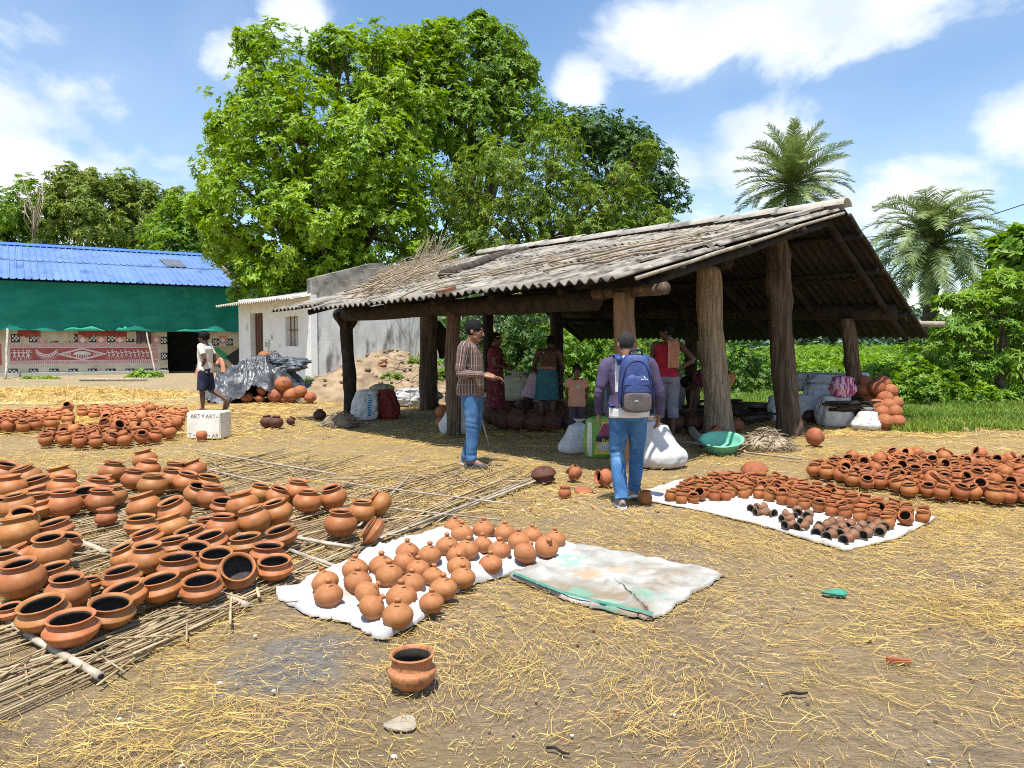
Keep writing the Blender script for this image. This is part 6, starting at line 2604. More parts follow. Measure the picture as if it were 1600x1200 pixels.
# under the roof and beside the man in the checked shirt
g = gz(713, 680); sack('white_sack', 'plump white sack on the ground behind the legs of the man in checks', (g.x, g.y + .2, 0), .56, .44, .66, WHITE_SACK, .2, True, 11, lean=(.15, .05))
g = gz(899, 709); sack('white_sack', 'white knotted bundle left of the green printed bag', (g.x, g.y + .14, 0), .40, .36, .44, WHITE_SACK, .5, True, 12, lean=(.25, .1))
g = gz(1030, 733); sack('white_sack', 'big white sack beside the right hand of the man with the backpack', (g.x + .02, g.y + .25, 0), .62, .50, .60, WHITE_SACK, -.3, True, 13, lean=(-.16, .0), rough=.085)
# green printed bag
g = gz(938, 716)
BAG = sack('printed_bag', 'green and yellow printed bag with a maroon label left of the man with the backpack', (g.x, g.y + .1, 0), .38, .20, .53, mat('bag_green', (.05, .24, .05), (.30, .40, .07), 3, .45, .2, 12, spec=.5), 0, False, 14, cat='bag', rough=.03)
MAROON = mat('bag_maroon', (.24, .04, .09), (.32, .07, .12), 5, .5)
YEL = mat('bag_yellow', (.62, .55, .04), (.70, .62, .08), 5, .5)
print_on(BAG, [(-.17, .02), (-.10, .02), (-.11, .50), (-.16, .48)], mat('bag_cream', (.62, .60, .48), (.70, .68, .56), 6, .5), 'printed_stripe', .003)
print_on(BAG, [(-.08, .05), (.17, .05), (.17, .45), (.02, .46)], YEL, 'yellow_frame', .003)
print_on(BAG, [(-.05, .26), (.165, .26), (.165, .44), (.04, .44)], MAROON, 'maroon_label', .006)
print_on(BAG, [(-.055, .21), (.165, .21), (.165, .28), (-.055, .28)], TILE_BLACK, 'black_band', .008)
print_on(BAG, [(-.04, .09), (.165, .09), (.165, .20), (-.03, .20)], mat('bag_picture', (.60, .52, .48), (.42, .16, .16), 18, .5, lo=.5, hi=.6), 'printed_picture', .006)
o = letters('Raj', .075, YEL, 'printed_letters', BAG, Matrix(((1, 0, 0, .04), (0, 0, -1, -.3), (0, 1, 0, .245), (0, 0, 0, 1))))
drape(o, BAG, .011)

# back under the roof
g = gz(800, 655); sack('cream_sack', 'large cream sack slumped on the low platform under the roof', (g.x, 15.6, .22), 1.15, .7, .62, CREAM_SACK, 0, True, 15, lean=(.25, 0))
sack('pink_sack', 'pale pink sack right of the cream sack under the roof', (at(836, 620, 15.2).x, 15.2, .22), .55, .5, .72, PINK_SACK, 0, True, 16, lean=(.1, 0))
mb = MB()
a, b = at(700, 640, 15.4), at(905, 640, 15.2)
mb.box(((a.x + b.x) / 2, 15.5, .11), (b.x - a.x, 1.1, .20))
o = mb.build('earth_platform', SOIL)
tag(o, 'low earth platform under the roof carrying the cream and pink sacks', 'platform')
sack('grey_sack', 'wide grey sheet covered stack behind the child', (at(985, 600, 14.2).x, 14.4, 0), 1.0, .6, 1.10, GREY_SACK, .1, False, 17, rough=.07)
sack('grey_sack', 'dark grey bundle behind the man in the red vest', (at(1038, 600, 13.6).x, 13.7, 0), .7, .6, 1.25, mat('dark_bundle', (.10, .10, .105), (.2, .2, .2), 4, .8, .3, 9), .3, False, 18, rough=.09)
for i, (px, py, w) in enumerate(((785, 672, 30), (808, 673, 32), (835, 674, 30), (862, 674, 28), (795, 656, 26), (770, 664, 26), (822, 652, 28), (848, 654, 26), (876, 662, 26), (890, 672, 24))):
    g = G(px, py)
    d = w * g.y / F_PX * 1.25
    pot('stored_pot', 'sooty round pot under the roof, ' + ('front' if py > 668 else 'back') + ' row, ' + ORD[i] + ' counting from front left', 'pot', 'B', (g.x, g.y + .1, 0), d, random.uniform(0, 14), random.choice((180, 0, 250)), CLAY_DARK, None, 'sooty pots under the roof', 20)
for (px, py, w, z, lab) in ((690, 672, 24, 0, 'lower of two red pots stacked left of the plump white sack'), (691, 656, 22, .20, 'upper of two red pots stacked left of the plump white sack')):
    g = G(px, 672)
    pot('stored_pot', lab, 'pot', 'B', (g.x, g.y + .05, z), .25, 170 if z == 0 else 10, 0, CLAY_FIRED, None, None, 20)
for i, (px, py, w, lab) in enumerate(((1052, 678, 34, 'dark pot on the ground behind the tall pale post, left one'), (1085, 676, 32, 'dark pot on the ground just left of the tall pale post'), (868, 655, 34, 'big dark jar left of the child'))):
    g = G(px, py)
    pot('stored_pot', lab, 'pot', 'B', (g.x, g.y + .1, 0), w * g.y / F_PX * 1.15, random.uniform(0, 10), 200, CLAY_DARK, None, None, 20)
# firewood stacked in the shade
fw = []
for k in range(46):
    px = random.uniform(1030, 1215)
    y = random.uniform(12.9, 14.6)
    x = (px - 800) / F_PX * y
    L = random.uniform(.5, 1.2)
    a = random.gauss(.25, .5)
    z = random.uniform(.04, .36) * (1 - abs(px - 1150) / 200)
    r = random.uniform(.022, .05)
    mb = MB()
    d = Vector((math.cos(a), math.sin(a), random.uniform(-.12, .12)))
    c = Vector((x, y, max(z, r)))
    mb.tube([c - d * L / 2, c + Vector((0, 0, random.uniform(-.02, .04))), c + d * L / 2], [r, r * .95, r * .8], 7, wob=.12)
    o = mb.build('firewood_log', WOOD_CHAR if k % 3 else WOOD_DARK)
    tag(o, 'dark firewood log in the heap on the ground under the roof', 'log', 'firewood under the roof')

# right hand stack: sacks, cloth bundle, firewood and the heap of round pots
def sk(px, base, Y, w, h, m, label, tied=False, seed=1, lean=(0, 0), z=0, d=None, name='white_sack', rough=.07):
    x = (px - 800) / F_PX * Y
    return sack(name, label, (x, Y, z), w, d or w * .8, h, m, 0, tied, seed, lean, rough=rough)


sk(1222, 660, 13.4, .46, .50, WHITE_SACK, 'white sack half hidden left of the tallest trunk post', False, 21)
sk(1256, 660, 13.2, .42, .52, WHITE_SACK, 'white sack just right of the tallest trunk post', False, 22)
sk(1279, 655, 13.3, .50, .72, WHITE_SACK, 'tall white sack in the stack between the trunk posts', False, 23)
sk(1306, 668, 12.6, .56, .56, WHITE_SACK, 'fat white sack below the check cloth bundle', False, 24)
sk(1296, 640, 13.5, .85, .34, GREY_SACK, 'grey plastic sheet slumped over the top of the stacked sacks', False, 25, z=.56, rough=.2, name='grey_sheet')
sk(1262, 620, 13.7, .55, .35, GREY_SACK, 'grey bundle at the left end of the stacked sacks', False, 26, z=.55, rough=.14, name='grey_bundle')
sk(1342, 600, 13.4, .36, .30, mat('pale_blue_sack', (.36, .45, .55), (.46, .55, .64), 4, .8, .3, 10), 'pale blue bundle right of the grey sheet', False, 27, z=.62, name='blue_bundle')
sk(1355, 671, 12.15, .46, .36, WHITE_SACK, 'small white plastic bag at the foot of the round pot heap', True, 28, lean=(.15, 0), rough=.1, name='white_bag')
CHECK = mat('check_cloth', (.30, .045, .14), (.60, .42, .48), 11, .9, .4, 14, lo=.47, hi=.53, stretch=(3, .6, .6))
sk(1318, 615, 12.5, .38, .36, CHECK, 'magenta check cloth bundle on top of the fat white sack', False, 29, z=.52, rough=.2, name='cloth_bundle')
for k in range(16):
    c = at(random.uniform(1318, 1362), random.uniform(628, 641), 12.35)
    a = random.gauss(.0, .25)
    d = Vector((math.cos(a), math.sin(a) * .6, random.uniform(-.08, .08))) * random.uniform(.25, .42)
    r = random.uniform(.016, .03)
    mb = MB()
    mb.tube([c - d, c + Vector((0, 0, random.uniform(-.02, .02))), c + d], [r, r, r * .7], 7, wob=.12)
    o = mb.build('firewood_log', WOOD_CHAR if k % 2 else WOOD_DARK)
    tag(o, 'dark firewood stick lying across the stacked sacks beside the pot heap', 'log', 'firewood on the sacks')
HEAP = [(1383, 671, 12.1, 0), (1401, 671, 12.15, 0), (1377, 657, 12.3, .20), (1396, 656, 12.25, .20), (1369, 646, 12.4, .36), (1388, 645, 12.35, .40), (1398, 641, 12.5, .40), (1382, 633, 12.5, .56), (1390, 622, 12.6, .66),
        (1369, 618, 12.6, .72), (1378, 609, 12.7, .84), (1349, 621, 12.8, .72), (1351, 609, 12.9, .90), (1362, 660, 12.6, .1), (1360, 636, 12.8, .5)]
hl = ['lowest left', 'lowest right', 'second layer left', 'second layer right', 'middle left', 'middle', 'middle right', 'upper middle', 'upper right', 'upper', 'topmost right', 'under the topmost left', 'topmost left', 'half hidden low', 'half hidden middle']
for i, (px, py, Y, z0) in enumerate(HEAP):
    p = at(px, py, Y)
    pot('ball_pot', f'round red pot in the heap by the leaning post, {hl[i]} one', 'pot', 'B', (p.x, Y, max(0, p.z)), .285, random.choice((166, 172, 178, 160)), random.uniform(30, 150), CLAY_FIRED, None, 'heap of round red pots', 24)
for (px, py, lab) in ((1262, 661, 'dark red pot at the foot of the white sacks, left one'), (1284, 662, 'dark red pot at the foot of the white sacks, right one')):
    g = G(px, py)
    pot('ball_pot', lab, 'pot', 'B', (g.x, g.y, 0), .28, 165, 0, CLAY_DARK, None, None, 20)
# odd pots about the yard
for (px, py, d, kd, tl, az, m, lab) in ((1275, 698, .26, 'B', 95, 20, CLAY_FIRED, 'round pot with a blackened belly lying right of the tallest post'),
                                        (1183, 749, .29, 'W', 176, 0, CLAY_FIRED, 'pale red upturned pot behind the clay cups'),
                                        (850, 756, .27, 'W', 172, 0, CLAY_DARK, 'dark shiny upturned pot at the end of the long mat sticks'),
                                        (899, 753, .17, 'S', 55, 150, CLAY_FIRED, 'small red jar tipped over near the upturned dark pot'),
                                        (946, 763, .19, 'S', 78, 200, CLAY_FIRED, 'red jar lying on its side behind the leg of the man with the backpack'),
                                        (883, 779, .125, 'C', 0, 0, CLAY_FIRED, 'little standing cup between the mat and the man with the backpack'),
                                        (313, 690, .165, 'C', 176, 0, CLAY_FIRED, 'small red pot upturned in front of the white box'),
                                        (416, 669, .25, 'B', 6, 180, CLAY_DARK, 'left dark pot of the pair lying on the open yard'),
                                        (429, 670, .25, 'B', 4, 0, CLAY_DARK, 'right dark pot of the pair lying on the open yard'),
                                        (453, 665, .16, 'S', 40, 60, CLAY_DARK, 'small dark jar right of the pair of dark pots'),
                                        (498, 657, .24, 'B', 0, 0, CLAY_DARK, 'dark pot left of the rope heap'),
                                        (1120, 686, .22, 'B', 30, 200, CLAY_FIRED, 'broken red pot behind the green basin'),
                                        (1152, 676, .26, 'B', 10, 100, CLAY_FIRED, 'mottled pot between the pale post and the rope bundle')):
    g = G(px, py)
    pot('odd_pot', lab, 'pot', kd, (g.x, g.y + d * .3, 0), d, tl, az, m, None, None, 26)
mb = MB()
g = G(912, 768)
mb.lathe([(0, .03), (.05, .028), (.085, .015), (.10, 0), (.092, 0), (.08, .010), (0, .022)], 9, M=Matrix.Translation((g.x, g.y, .005)) @ Matrix.Rotation(.15, 4, 'X'))
o = mb.build('pot_shard', CLAY_FIRED)
tag(o, 'flat red pot shard on the straw beside the tipped red jar', 'shard')
mb = MB()
g = G(1404, 1036)
mb.box((g.x, g.y, .012), (.10, .022, .02), Matrix.Rotation(-.25, 3, 'Z').to_4x4())
o = mb.build('brick_chip', CLAY_FIRED)
tag(o, 'thin red brick chip lying on the straw in the right foreground', 'chip')

# green basin
g = G(1137, 713)
mb = MB()
mb.lathe([(0, .0), (.20, .0), (.215, .01), (.27, .13), (.285, .155), (.315, .16), (.318, .166), (.30, .172), (.275, .165), (.255, .13), (.205, .022), (0, .016)], 36)
BAS = mat('green_plastic', (.15, .46, .31), (.20, .53, .37), 3, .35, spec=.5)
o = mb.build('basin', BAS)
o.matrix_world = Matrix.Translation((g.x, g.y + .28, .045)) @ Matrix.Rotation(R_(14), 4, 'X') @ Matrix.Rotation(R_(-5), 4, 'Y') @ Matrix.Scale(.92, 4)
tag(o, 'pale green plastic basin tilted on the ground in front of the pale post', 'basin')
# basket of straw ropes
mb = MB()
g = G(1205, 706)
c0 = Vector((g.x, g.y + .2, 0))
for k in range(230):
    a = random.uniform(0, 6.28)
    rr_ = random.uniform(0, 1) ** .5
    p = c0 + Vector((.36 * rr_ * math.cos(a), .22 * rr_ * math.sin(a), .26 * (1 - rr_ ** 2) * random.uniform(.5, 1.05) + .01))
    b = random.gauss(0, .6)
    d = Vector((math.cos(b), math.sin(b), random.uniform(-.25, .25))) * random.uniform(.06, .16)
    mb.tube([p - d, p + Vector((0, 0, random.uniform(0, .05))), p + d], [.006, .0065, .005], 4)
mb.sphere(c0 + Vector((0, 0, .05)), (.33, .2, .17), 16, 8)
o = mb.build('rope_bundle', TWIG_STUFF)
tag(o, 'bundle of straw ropes right of the green basin', 'rope bundle')
mb = MB()
a, b = G(1062, 690, .05), G(1252, 719, .03)
mb.tube([a.lerp(b, i / 8) + Vector((0, 0, .01 * math.sin(i))) for i in range(9)], [.018 - .0008 * i for i in range(9)], 7, wob=.06)
o = mb.build('long_stick', WOOD_GREY)
tag(o, 'long straight stick lying behind the basin and rope bundle', 'stick')
mb = MB()
a, b = G(1098, 693, .06), at(1080, 682, 11.5)
b.z = .07
mb.tube([a, b], [.06, .06], 14, cap=False)
mb.tube([a, b], [.045, .045], 14, cap=False)
o = mb.build('pipe_end', [WOOD_GREY])
tag(o, 'short hollow pipe end left of the basin', 'pipe')
mb = MB()
a, b = at(752, 652, 10.3), at(765, 683, 10.0)
b.z = .0
mb.tube([a, b], [.014, .012], 6)
o = mb.build('walking_stick', BAMBOO)
tag(o, 'thin slanting stick behind the legs of the man in checks', 'stick')
o.location.y += 0

# white box with printed lettering
g = G(320, 686)
BW, BD, BH = .53, .36, .40
brz = R_(-6)
box = MB()
V, F = [], []


def rbox(w, d, h, r=.012):
    bm = bmesh.new()
    bmesh.ops.create_cube(bm, size=1)
    for v in bm.verts:
        v.co = Vector((v.co.x * w, v.co.y * d, (v.co.z + .5) * h))
    bmesh.ops.bevel(bm, geom=bm.edges[:], offset=r, segments=2, affect='EDGES')
    me = bpy.data.meshes.new('white_box')
    bm.to_mesh(me)
    bm.free()
    return me


me = rbox(BW, BD, BH)
me.materials.append(mat('foam_box', (.70, .66, .56), (.84, .82, .77), 4, .8, .1, 20, third=(.52, .40, .24), tscale=3, tlo=.66, thi=.8))
o = link('white_box', me)
o.location = (g.x, g.y + BD / 2, .005)
o.rotation_euler = (0, 0, brz)
tag(o, 'white foam box with rows of dark printed capitals beside the packed pots', 'box')
INK = mat('dark_ink', (.04, .04, .05), (.08, .08, .09), 5, .8)
for (txt, z, x) in (('ART \u2022 ART', .335, .0), ('T \u2022 ART \u2022 AR', .045, .0)):
    ob = letters(txt, .088, INK, 'printed_letters', o, Matrix(((.98, 0, 0, x), (0, 0, -1, -BD / 2 - .0015), (0, 1, 0, z), (0, 0, 0, 1))))
mb = MB()
for (x0, x1, z) in ((-.255, -.235, .335), (-.02, .03, .35), (.205, .245, .32)):
    mb.add([(x0, -BD / 2 - .0015, z), (x1, -BD / 2 - .0015, z + .012), (x1, -BD / 2 - .0015, z + .02), (x0, -BD / 2 - .0015, z + .008)], [(0, 1, 2, 3)])
mb.build('printed_swash', INK, o)

# black sheet thrown over a heap of pots
TC = at(402, 620, 18.2)
na, nr = 220, 70
V = np.zeros((nr, na, 3))
for k in range(na):
    a = 2 * math.pi * k / na
    ca, sa = math.cos(a), math.sin(a)
    Rx = 1.34 if ca < 0 else 1.34
    R0 = 1.0 / math.sqrt((ca / Rx) ** 2 + (sa / 1.05) ** 2)
    R0 *= 1 + .06 * math.sin(5 * a + 1) + .05 * math.sin(11 * a)
    lift_ = math.exp(-((a - R_(292)) / .50) ** 2)
    R0 *= 1 - .10 * lift_
    for i in range(nr):
        t = i / (nr - 1)
        hh = 1.08 * (1 - t ** 2.4) + .36 * lift_ * t ** 2.5
        V[i, k] = (TC.x + R0 * ca * t + .22 * (1 - t), 18.2 + R0 * sa * t, hh)
Q = V.reshape(-1, 3)
tt = np.repeat(np.linspace(0, 1, nr), na)
rid = lambda sc, sd: np.clip(1 - np.abs(fbm(Q * np.array([1, 1, .4]), sc, sd)) * 1.7, 0, 1) ** 2.5
Q[:, 2] += (.07 * fbm(Q, 3.2, 51) + .15 * rid(3.6, 52) + .10 * rid(7.5, 56) + .06 * rid(15, 53) + .03 * rid(28, 57) - .09) * np.where(tt > .9, .6, 1)
Q[:, 0] += .035 * fbm(Q, 9, 54)
Q[:, 1] += .035 * fbm(Q, 9, 55)
Q[:, 2] = np.maximum(Q[:, 2], .015)
i, j = np.meshgrid(np.arange(nr - 1), np.arange(na), indexing='ij')
j2 = (j + 1) % na
F = np.stack([(i * na + j).ravel(), ((i + 1) * na + j).ravel(), ((i + 1) * na + j2).ravel(), (i * na + j2).ravel()], 1)
o = link('tarpaulin', mesh_np('tarpaulin', Q, F, [TARP], smooth=True))
tag(o, 'crumpled black and silver plastic sheet covering a heap of pots by the white house', 'tarpaulin')
c = at(450, 560, 18.3)
sack('dark_sheet', 'dark blue bundled sheet on top of the black covered heap', (c.x - .08, 18.3, .74), 1.0, .8, .36, TARP_BLUE, .2, False, 61, rough=.32, cat='sheet')
cov = [(385, 628, .30, 0, 'partly pale pot at the left of the gap under the black sheet'), (405, 631, .24, 0, 'low orange pot under the edge of the black sheet'), (409, 618, .26, .2, 'orange pot above the low one under the black sheet'),
       (430, 627, .40, 0, 'large red pot with a black scorch under the black sheet'), (454, 622, .40, .02, 'large orange pot at the right under the black sheet'), (442, 606, .42, .26, 'pot deep in the gap under the black sheet'), (468, 612, .34, .12, 'shaded pot at the right rim of the black sheet'),
       (443, 631, .22, 0, 'small low upturned pot in front of the black sheet'), (414, 560, .36, .92, 'red pot showing above the top of the black sheet'), (484, 618, .30, .0, 'shaded red pot peeping out past the right corner of the black sheet')]
for (px, py, d, z, lab) in cov:
    Y = 17.45 if z < .3 else 18.0
    if z > .9:
        Y = 18.9
    x = (px - 800) / F_PX * Y
    pot('covered_pot', lab, 'pot', 'B', (x, Y, z), d, 168 if z > .1 else 175, random.uniform(40, 140), CLAY_FIRED, None, None, 24)
# ring and grey sheet on and behind the soil mound
p = Vector((at(598, 572, 19.0).x, 19.0, 0))
p.z = float(h_soil(np.array([[p.x, p.y]]))[0]) + .06
mb = MB()
ring = [(p.x + .11 * math.cos(a), p.y + .06 * math.sin(a), p.z + .075 * math.sin(a)) for a in np.linspace(.5, 5.8, 14)]
mb.tube(ring, .026, 7)
o = mb.build('rim_shard', CLAY_FIRED)
tag(o, 'broken orange pot rim lying on the soil mound', 'shard')
sack('grey_sheet', 'crumpled grey sheet on the ground by the thick dark post', (at(650, 640, 16.6).x, 16.7, 0), 1.0, .6, .42, GREY_SACK, 0, False, 33, rough=.2)
sack('grey_sheet', 'pale crumpled plastic at the right foot of the soil mound', (at(728, 640, 17.0).x, 17.4, 0), .8, .6, .62, mat('pale_plastic', (.40, .39, .36), (.6, .58, .54), 4, .7, .4, 9), .2, False, 34, rough=.2)
# clods and weeds on the soil mound
mb = MB()
for k in range(150):
    a, r = random.uniform(0, 6.28), random.uniform(0, .95) ** .7
    x, y = pc.x + 3.0 * r * math.cos(a), 19.9 + 2.5 * r * math.sin(a)
    z = float(h_soil(np.array([[x, y]]))[0])
    if y > 20.2:
        continue
    q = random.uniform(.025, .085)
    mb.sphere((x, y, z + q * .2), (q * random.uniform(.8, 1.4), q, q * .7), 6, 4, mi=random.choice((0, 0, 1)))
o = mb.build('soil_clods', [SOIL, mat('dark_clod', (.13, .09, .06), (.2, .145, .095), 5, .95)])
tag(o, 'clods of earth strewn over the soil mound', None, None, 'stuff')
for (dx, dy, r, lab) in ((.35, -1.3, .20, 'small green weed low on the front of the soil mound'), (1.6, -.9, .24, 'green weed tuft on the right flank of the soil mound'), (-2.0, -.9, .22, 'green weed tuft where the soil mound meets the white house'), (.9, -.35, .2, 'weed near the top of the soil mound')):
    x, y = pc.x + dx, 19.9 + dy
    z = float(h_soil(np.array([[x, y]]))[0])
    V, F = foliage([(x, y, z + .05, r * 1.4, r, r * .6)], per_m2=160, k=5, L=.09, Wf=.4, clump=.5, up=.9, fill=.3)
    o = link('weed', mesh_np('weed', V, F, [LEAF_LIGHT]))
    tag(o, lab, 'weed')
# litter
for (px, py, w, h, rz, m, nm, lab, cat) in ((1305, 930, .066, .036, -.2, mat('green_rubber', (.04, .22, .145), (.07, .29, .20), 9, .7), 'green_sole', 'green rubber sole lying alone on the straw', 'sole'),
                                           (627, 1132, .062, .05, .3, mat('scrap_sacking', (.27, .235, .175), (.36, .31, .24), 6, .95, .3, 30), 'sack_scrap', 'torn scrap of sacking in front of the lone pot', 'scrap')):
    g = G(px, py)
    mb = MB()
    ring, ring2 = [], []
    n = 18
    for k in range(n):
        a = 2 * math.pi * k / n
        r = 1 + .12 * math.sin(3 * a + px)
        ring.append((g.x + w * r * math.cos(a + rz), g.y + h * r * math.sin(a + rz) * 1.1, (.018 if nm == 'green_sole' else .005) + .003 * math.sin(2 * a)))
    mb.add(ring + [(x, y, .001) for x, y, z in ring], [tuple(range(n))] + [(i, i + n, (i + 1) % n + n, (i + 1) % n) for i in range(n)])
    if nm == 'green_sole':
        mb.tube([ring[k] for k in range(n)] + [ring[0]], .006, 5, cap=False)
    o = mb.build(nm, m)
    tag(o, lab, cat)
for (x0, y0, x1, y1, r, lab) in ((1222, 1086, 1262, 1082, .006, 'short dark twig on the straw in the right foreground'), (853, 1168, 890, 1178, .005, 'dark curved twig at the bottom middle of the yard'),
                                 (855, 1076, 880, 1068, .004, 'x')):
    if lab == 'x':
        continue
    mb = MB()
    a, b = G(x0, y0, .012), G(x1, y1, .012)
    mb.tube([a, a.lerp(b, .4) + Vector((0, .008, .004)), a.lerp(b, .7) + Vector((0, -.004, 0)), b], [r, r * 1.1, r, r * .6], 6)
    o = mb.build('twig', WOOD_DARK)
    tag(o, lab, 'twig')
mb = MB()
for (px, py) in ((180, 590),):
    a, b = at(125, 601, 27.5), at(230, 599, 27.5)
    a.z = b.z = .06
    mb.tube([a, a.lerp(b, .5), b], [.06, .05, .04], 7, wob=.08)
o = mb.build('fallen_pole', WOOD_GREY)
tag(o, 'long grey pole lying on the ground in front of the mural', 'pole')
# ================================================================== people
SKIN = mat('skin_brown', (.26, .125, .07), (.32, .16, .095), 6, .55, spec=.4)
SKIN_D = mat('skin_dark_brown', (.095, .045, .028), (.13, .063, .04), 6, .5, spec=.4)
HAIR = mat('black_hair', (.006, .0055, .005), (.014, .012, .011), 30, .75, .6, 90, spec=.15)
HAIR_GREY = mat('cropped_greying_hair', (.018, .017, .016), (.055, .05, .047), 60, .85, .6, 120, spec=.15)
EYE_W = mat('eye_white', (.34, .31, .29), rough=.4)
EYE_D = mat('eye_dark', (.012, .008, .006), rough=.25)
LIP = mat('lips', (.22, .075, .055), rough=.5)
JEANS = mat('blue_jeans', (.03, .095, .22), (.07, .175, .35), 4.5, .85, .25, 120, third=(.16, .30, .48), tscale=5, tlo=.56, thi=.75)
JEANS_B = mat('bright_blue_jeans', (.025, .095, .24), (.06, .17, .36), 4.5, .85, .25, 120, third=(.15, .32, .54), tscale=5, tlo=.56, thi=.75)
SHOE_GREY = mat('grey_shoe', (.16, .16, .165), (.26, .26, .265), 20, .7)
SHOE_DARK = mat('dark_shoe', (.035, .035, .04), (.08, .08, .085), 24, .6, .4, 60)
SOLE = mat('white_sole', (.62, .61, .58), (.72, .71, .68), 12, .7)


def remesh(mb, name, mats, voxel, parent=None, smooth=4, wrinkle=0.0, wscale=(9, 9, 22), seed=1, smooth_shade=True, fold=None):
    me0 = mb.mesh(name + '_raw', mats)
    tmp = bpy.data.objects.new('tmp', me0)
    COL.objects.link(tmp)
    md = tmp.modifiers.new('r', 'REMESH')
    md.mode = 'VOXEL'
    md.voxel_size = voxel
    md.use_smooth_shade = smooth_shade
    if smooth:
        m2 = tmp.modifiers.new('s', 'SMOOTH')
        m2.factor = .5
        m2.iterations = smooth
    bpy.context.view_layer.update()
    me = bpy.data.meshes.new_from_object(tmp.evaluated_get(bpy.context.evaluated_depsgraph_get()))
    bpy.data.objects.remove(tmp)
    bpy.data.meshes.remove(me0)
    me.name = name
    me.materials.clear()
    for m in (mats if isinstance(mats, (list, tuple)) else [mats]):
        me.materials.append(m)
    n = len(me.vertices)
    if (wrinkle or fold is not None) and n:
        P = np.zeros(n * 3, np.float32)
        N = np.zeros(n * 3, np.float32)
        me.vertices.foreach_get('co', P)
        me.vertices.foreach_get('normal', N)
        P, N = P.reshape(-1, 3).astype(float), N.reshape(-1, 3).astype(float)
        dsp = wrinkle * (.6 * fbm(P * np.array(wscale), 1.0, seed, 2) + .4 * fbm(P * np.array(wscale) * 2.1, 1.0, seed + 1, 2))
        if fold is not None:
            dsp = dsp + fold(P)
        P += N * dsp[:, None]
        me.vertices.foreach_set('co', P.astype(np.float32).ravel())
        me.update()
    return link(name, me, parent)


def cr(pts, n):
    """Catmull-Rom resampling"""
    pts = [Vector(p) for p in pts]
    out = []
    for i in range(len(pts) - 1):
        p0, p1, p2, p3 = pts[max(i - 1, 0)], pts[i], pts[i + 1], pts[min(i + 2, len(pts) - 1)]
        for k in range(n):
            t = k / n
            out.append(.5 * ((2 * p1) + (p2 - p0) * t + (2 * p0 - 5 * p1 + 4 * p2 - p3) * t * t + (3 * p1 - p0 - 3 * p2 + p3) * t ** 3))
    out.append(pts[-1])
    return out


def chain(mb, pts, rad, n=14, sub=4, ends=True):
    P = cr(pts, sub)
    Rr = [v.x for v in cr([(r, 0, 0) for r in rad], sub)]
    mb.tube(P, Rr, n)
    if ends:
        mb.sphere(P[0], Rr[0] * .99, n, 8)
        mb.sphere(P[-1], Rr[-1] * .99, n, 8)


def loft(mb, rings, n=24):
    """rings: (centre, half width vector, half depth vector); ends closed flat"""
    V, F = [], []
    for (c, a, b) in rings:
        for k in range(n):
            an = 2 * math.pi * k / n
            ca, sa = math.cos(an), math.sin(an)
            V.append(Vector(c) + Vector(a) * (abs(ca) ** .85 * (1 if ca >= 0 else -1)) + Vector(b) * (abs(sa) ** .85 * (1 if sa >= 0 else -1)))
    for i in range(len(rings) - 1):
        for k in range(n):
            k2 = (k + 1) % n
            F.append((i * n + k, i * n + k2, (i + 1) * n + k2, (i + 1) * n + k))
    F.append(tuple(reversed(range(n))))
    F.append(tuple((len(rings) - 1) * n + k for k in range(n)))
    mb.add(V, F, 0, True)


STAND = dict(pelvis=(0, 0, .93), waist=(0, .005, 1.08), chest=(0, .0, 1.27), neck=(0, -.015, 1.435), head=(0, .02, 1.585), face=(0, 1, 0), hup=(0, 0, 1),
             shR=(.185, -.01, 1.39), elR=(.225, -.03, 1.11), wrR=(.225, .05, .86), shL=(-.185, -.01, 1.39), elL=(-.225, -.03, 1.11), wrL=(-.225, .05, .86),
             hipR=(.088, 0, .90), knR=(.10, .03, .49), anR=(.105, -.01, .085), hipL=(-.088, 0, .90), knL=(-.10, .03, .49), anL=(-.105, -.01, .085),
             toeR=(.12, 1, 0), toeL=(-.12, 1, 0), hdR=None, hdL=None, palmR=(1, 0, 0), palmL=(-1, 0, 0))


def joints(**kw):
    J = dict(STAND)
    J.update(kw)
    return {k: (Vector(v) if v is not None else None) for k, v in J.items()}


def stations(J, girth=1.0):
    P, W_, C, N = J['pelvis'], J['waist'], J['chest'], J['neck']
    rh = (J['hipR'] - J['hipL']).normalized()
    rs = (J['shR'] - J['shL']).normalized()
    S = [(P + (P - W_).normalized() * .10, .135, .105, 0), (P, .165, .118, 0), (P.lerp(W_, .55), .152, .108, .3), (W_, .142, .102, .5), (W_.lerp(C, .5), .150, .108, .75), (C, .168, .118, 1), (C.lerp(N, .5), .178, .105, 1),
         (C.lerp(N, .8), .150, .080, 1), (C.lerp(N, 1.0), .075, .062, 1)]
    out = []
    for i, (c, hw, hd, f) in enumerate(S):
        t = (S[min(i + 1, len(S) - 1)][0] - S[max(i - 1, 0)][0]).normalized()
        r = rh.lerp(rs, f)
        r = (r - t * r.dot(t)).normalized()
        fw = t.cross(r)
        out.append((c, r * hw * girth, fw * hd * (girth if i < 6 else 1)))
    return out


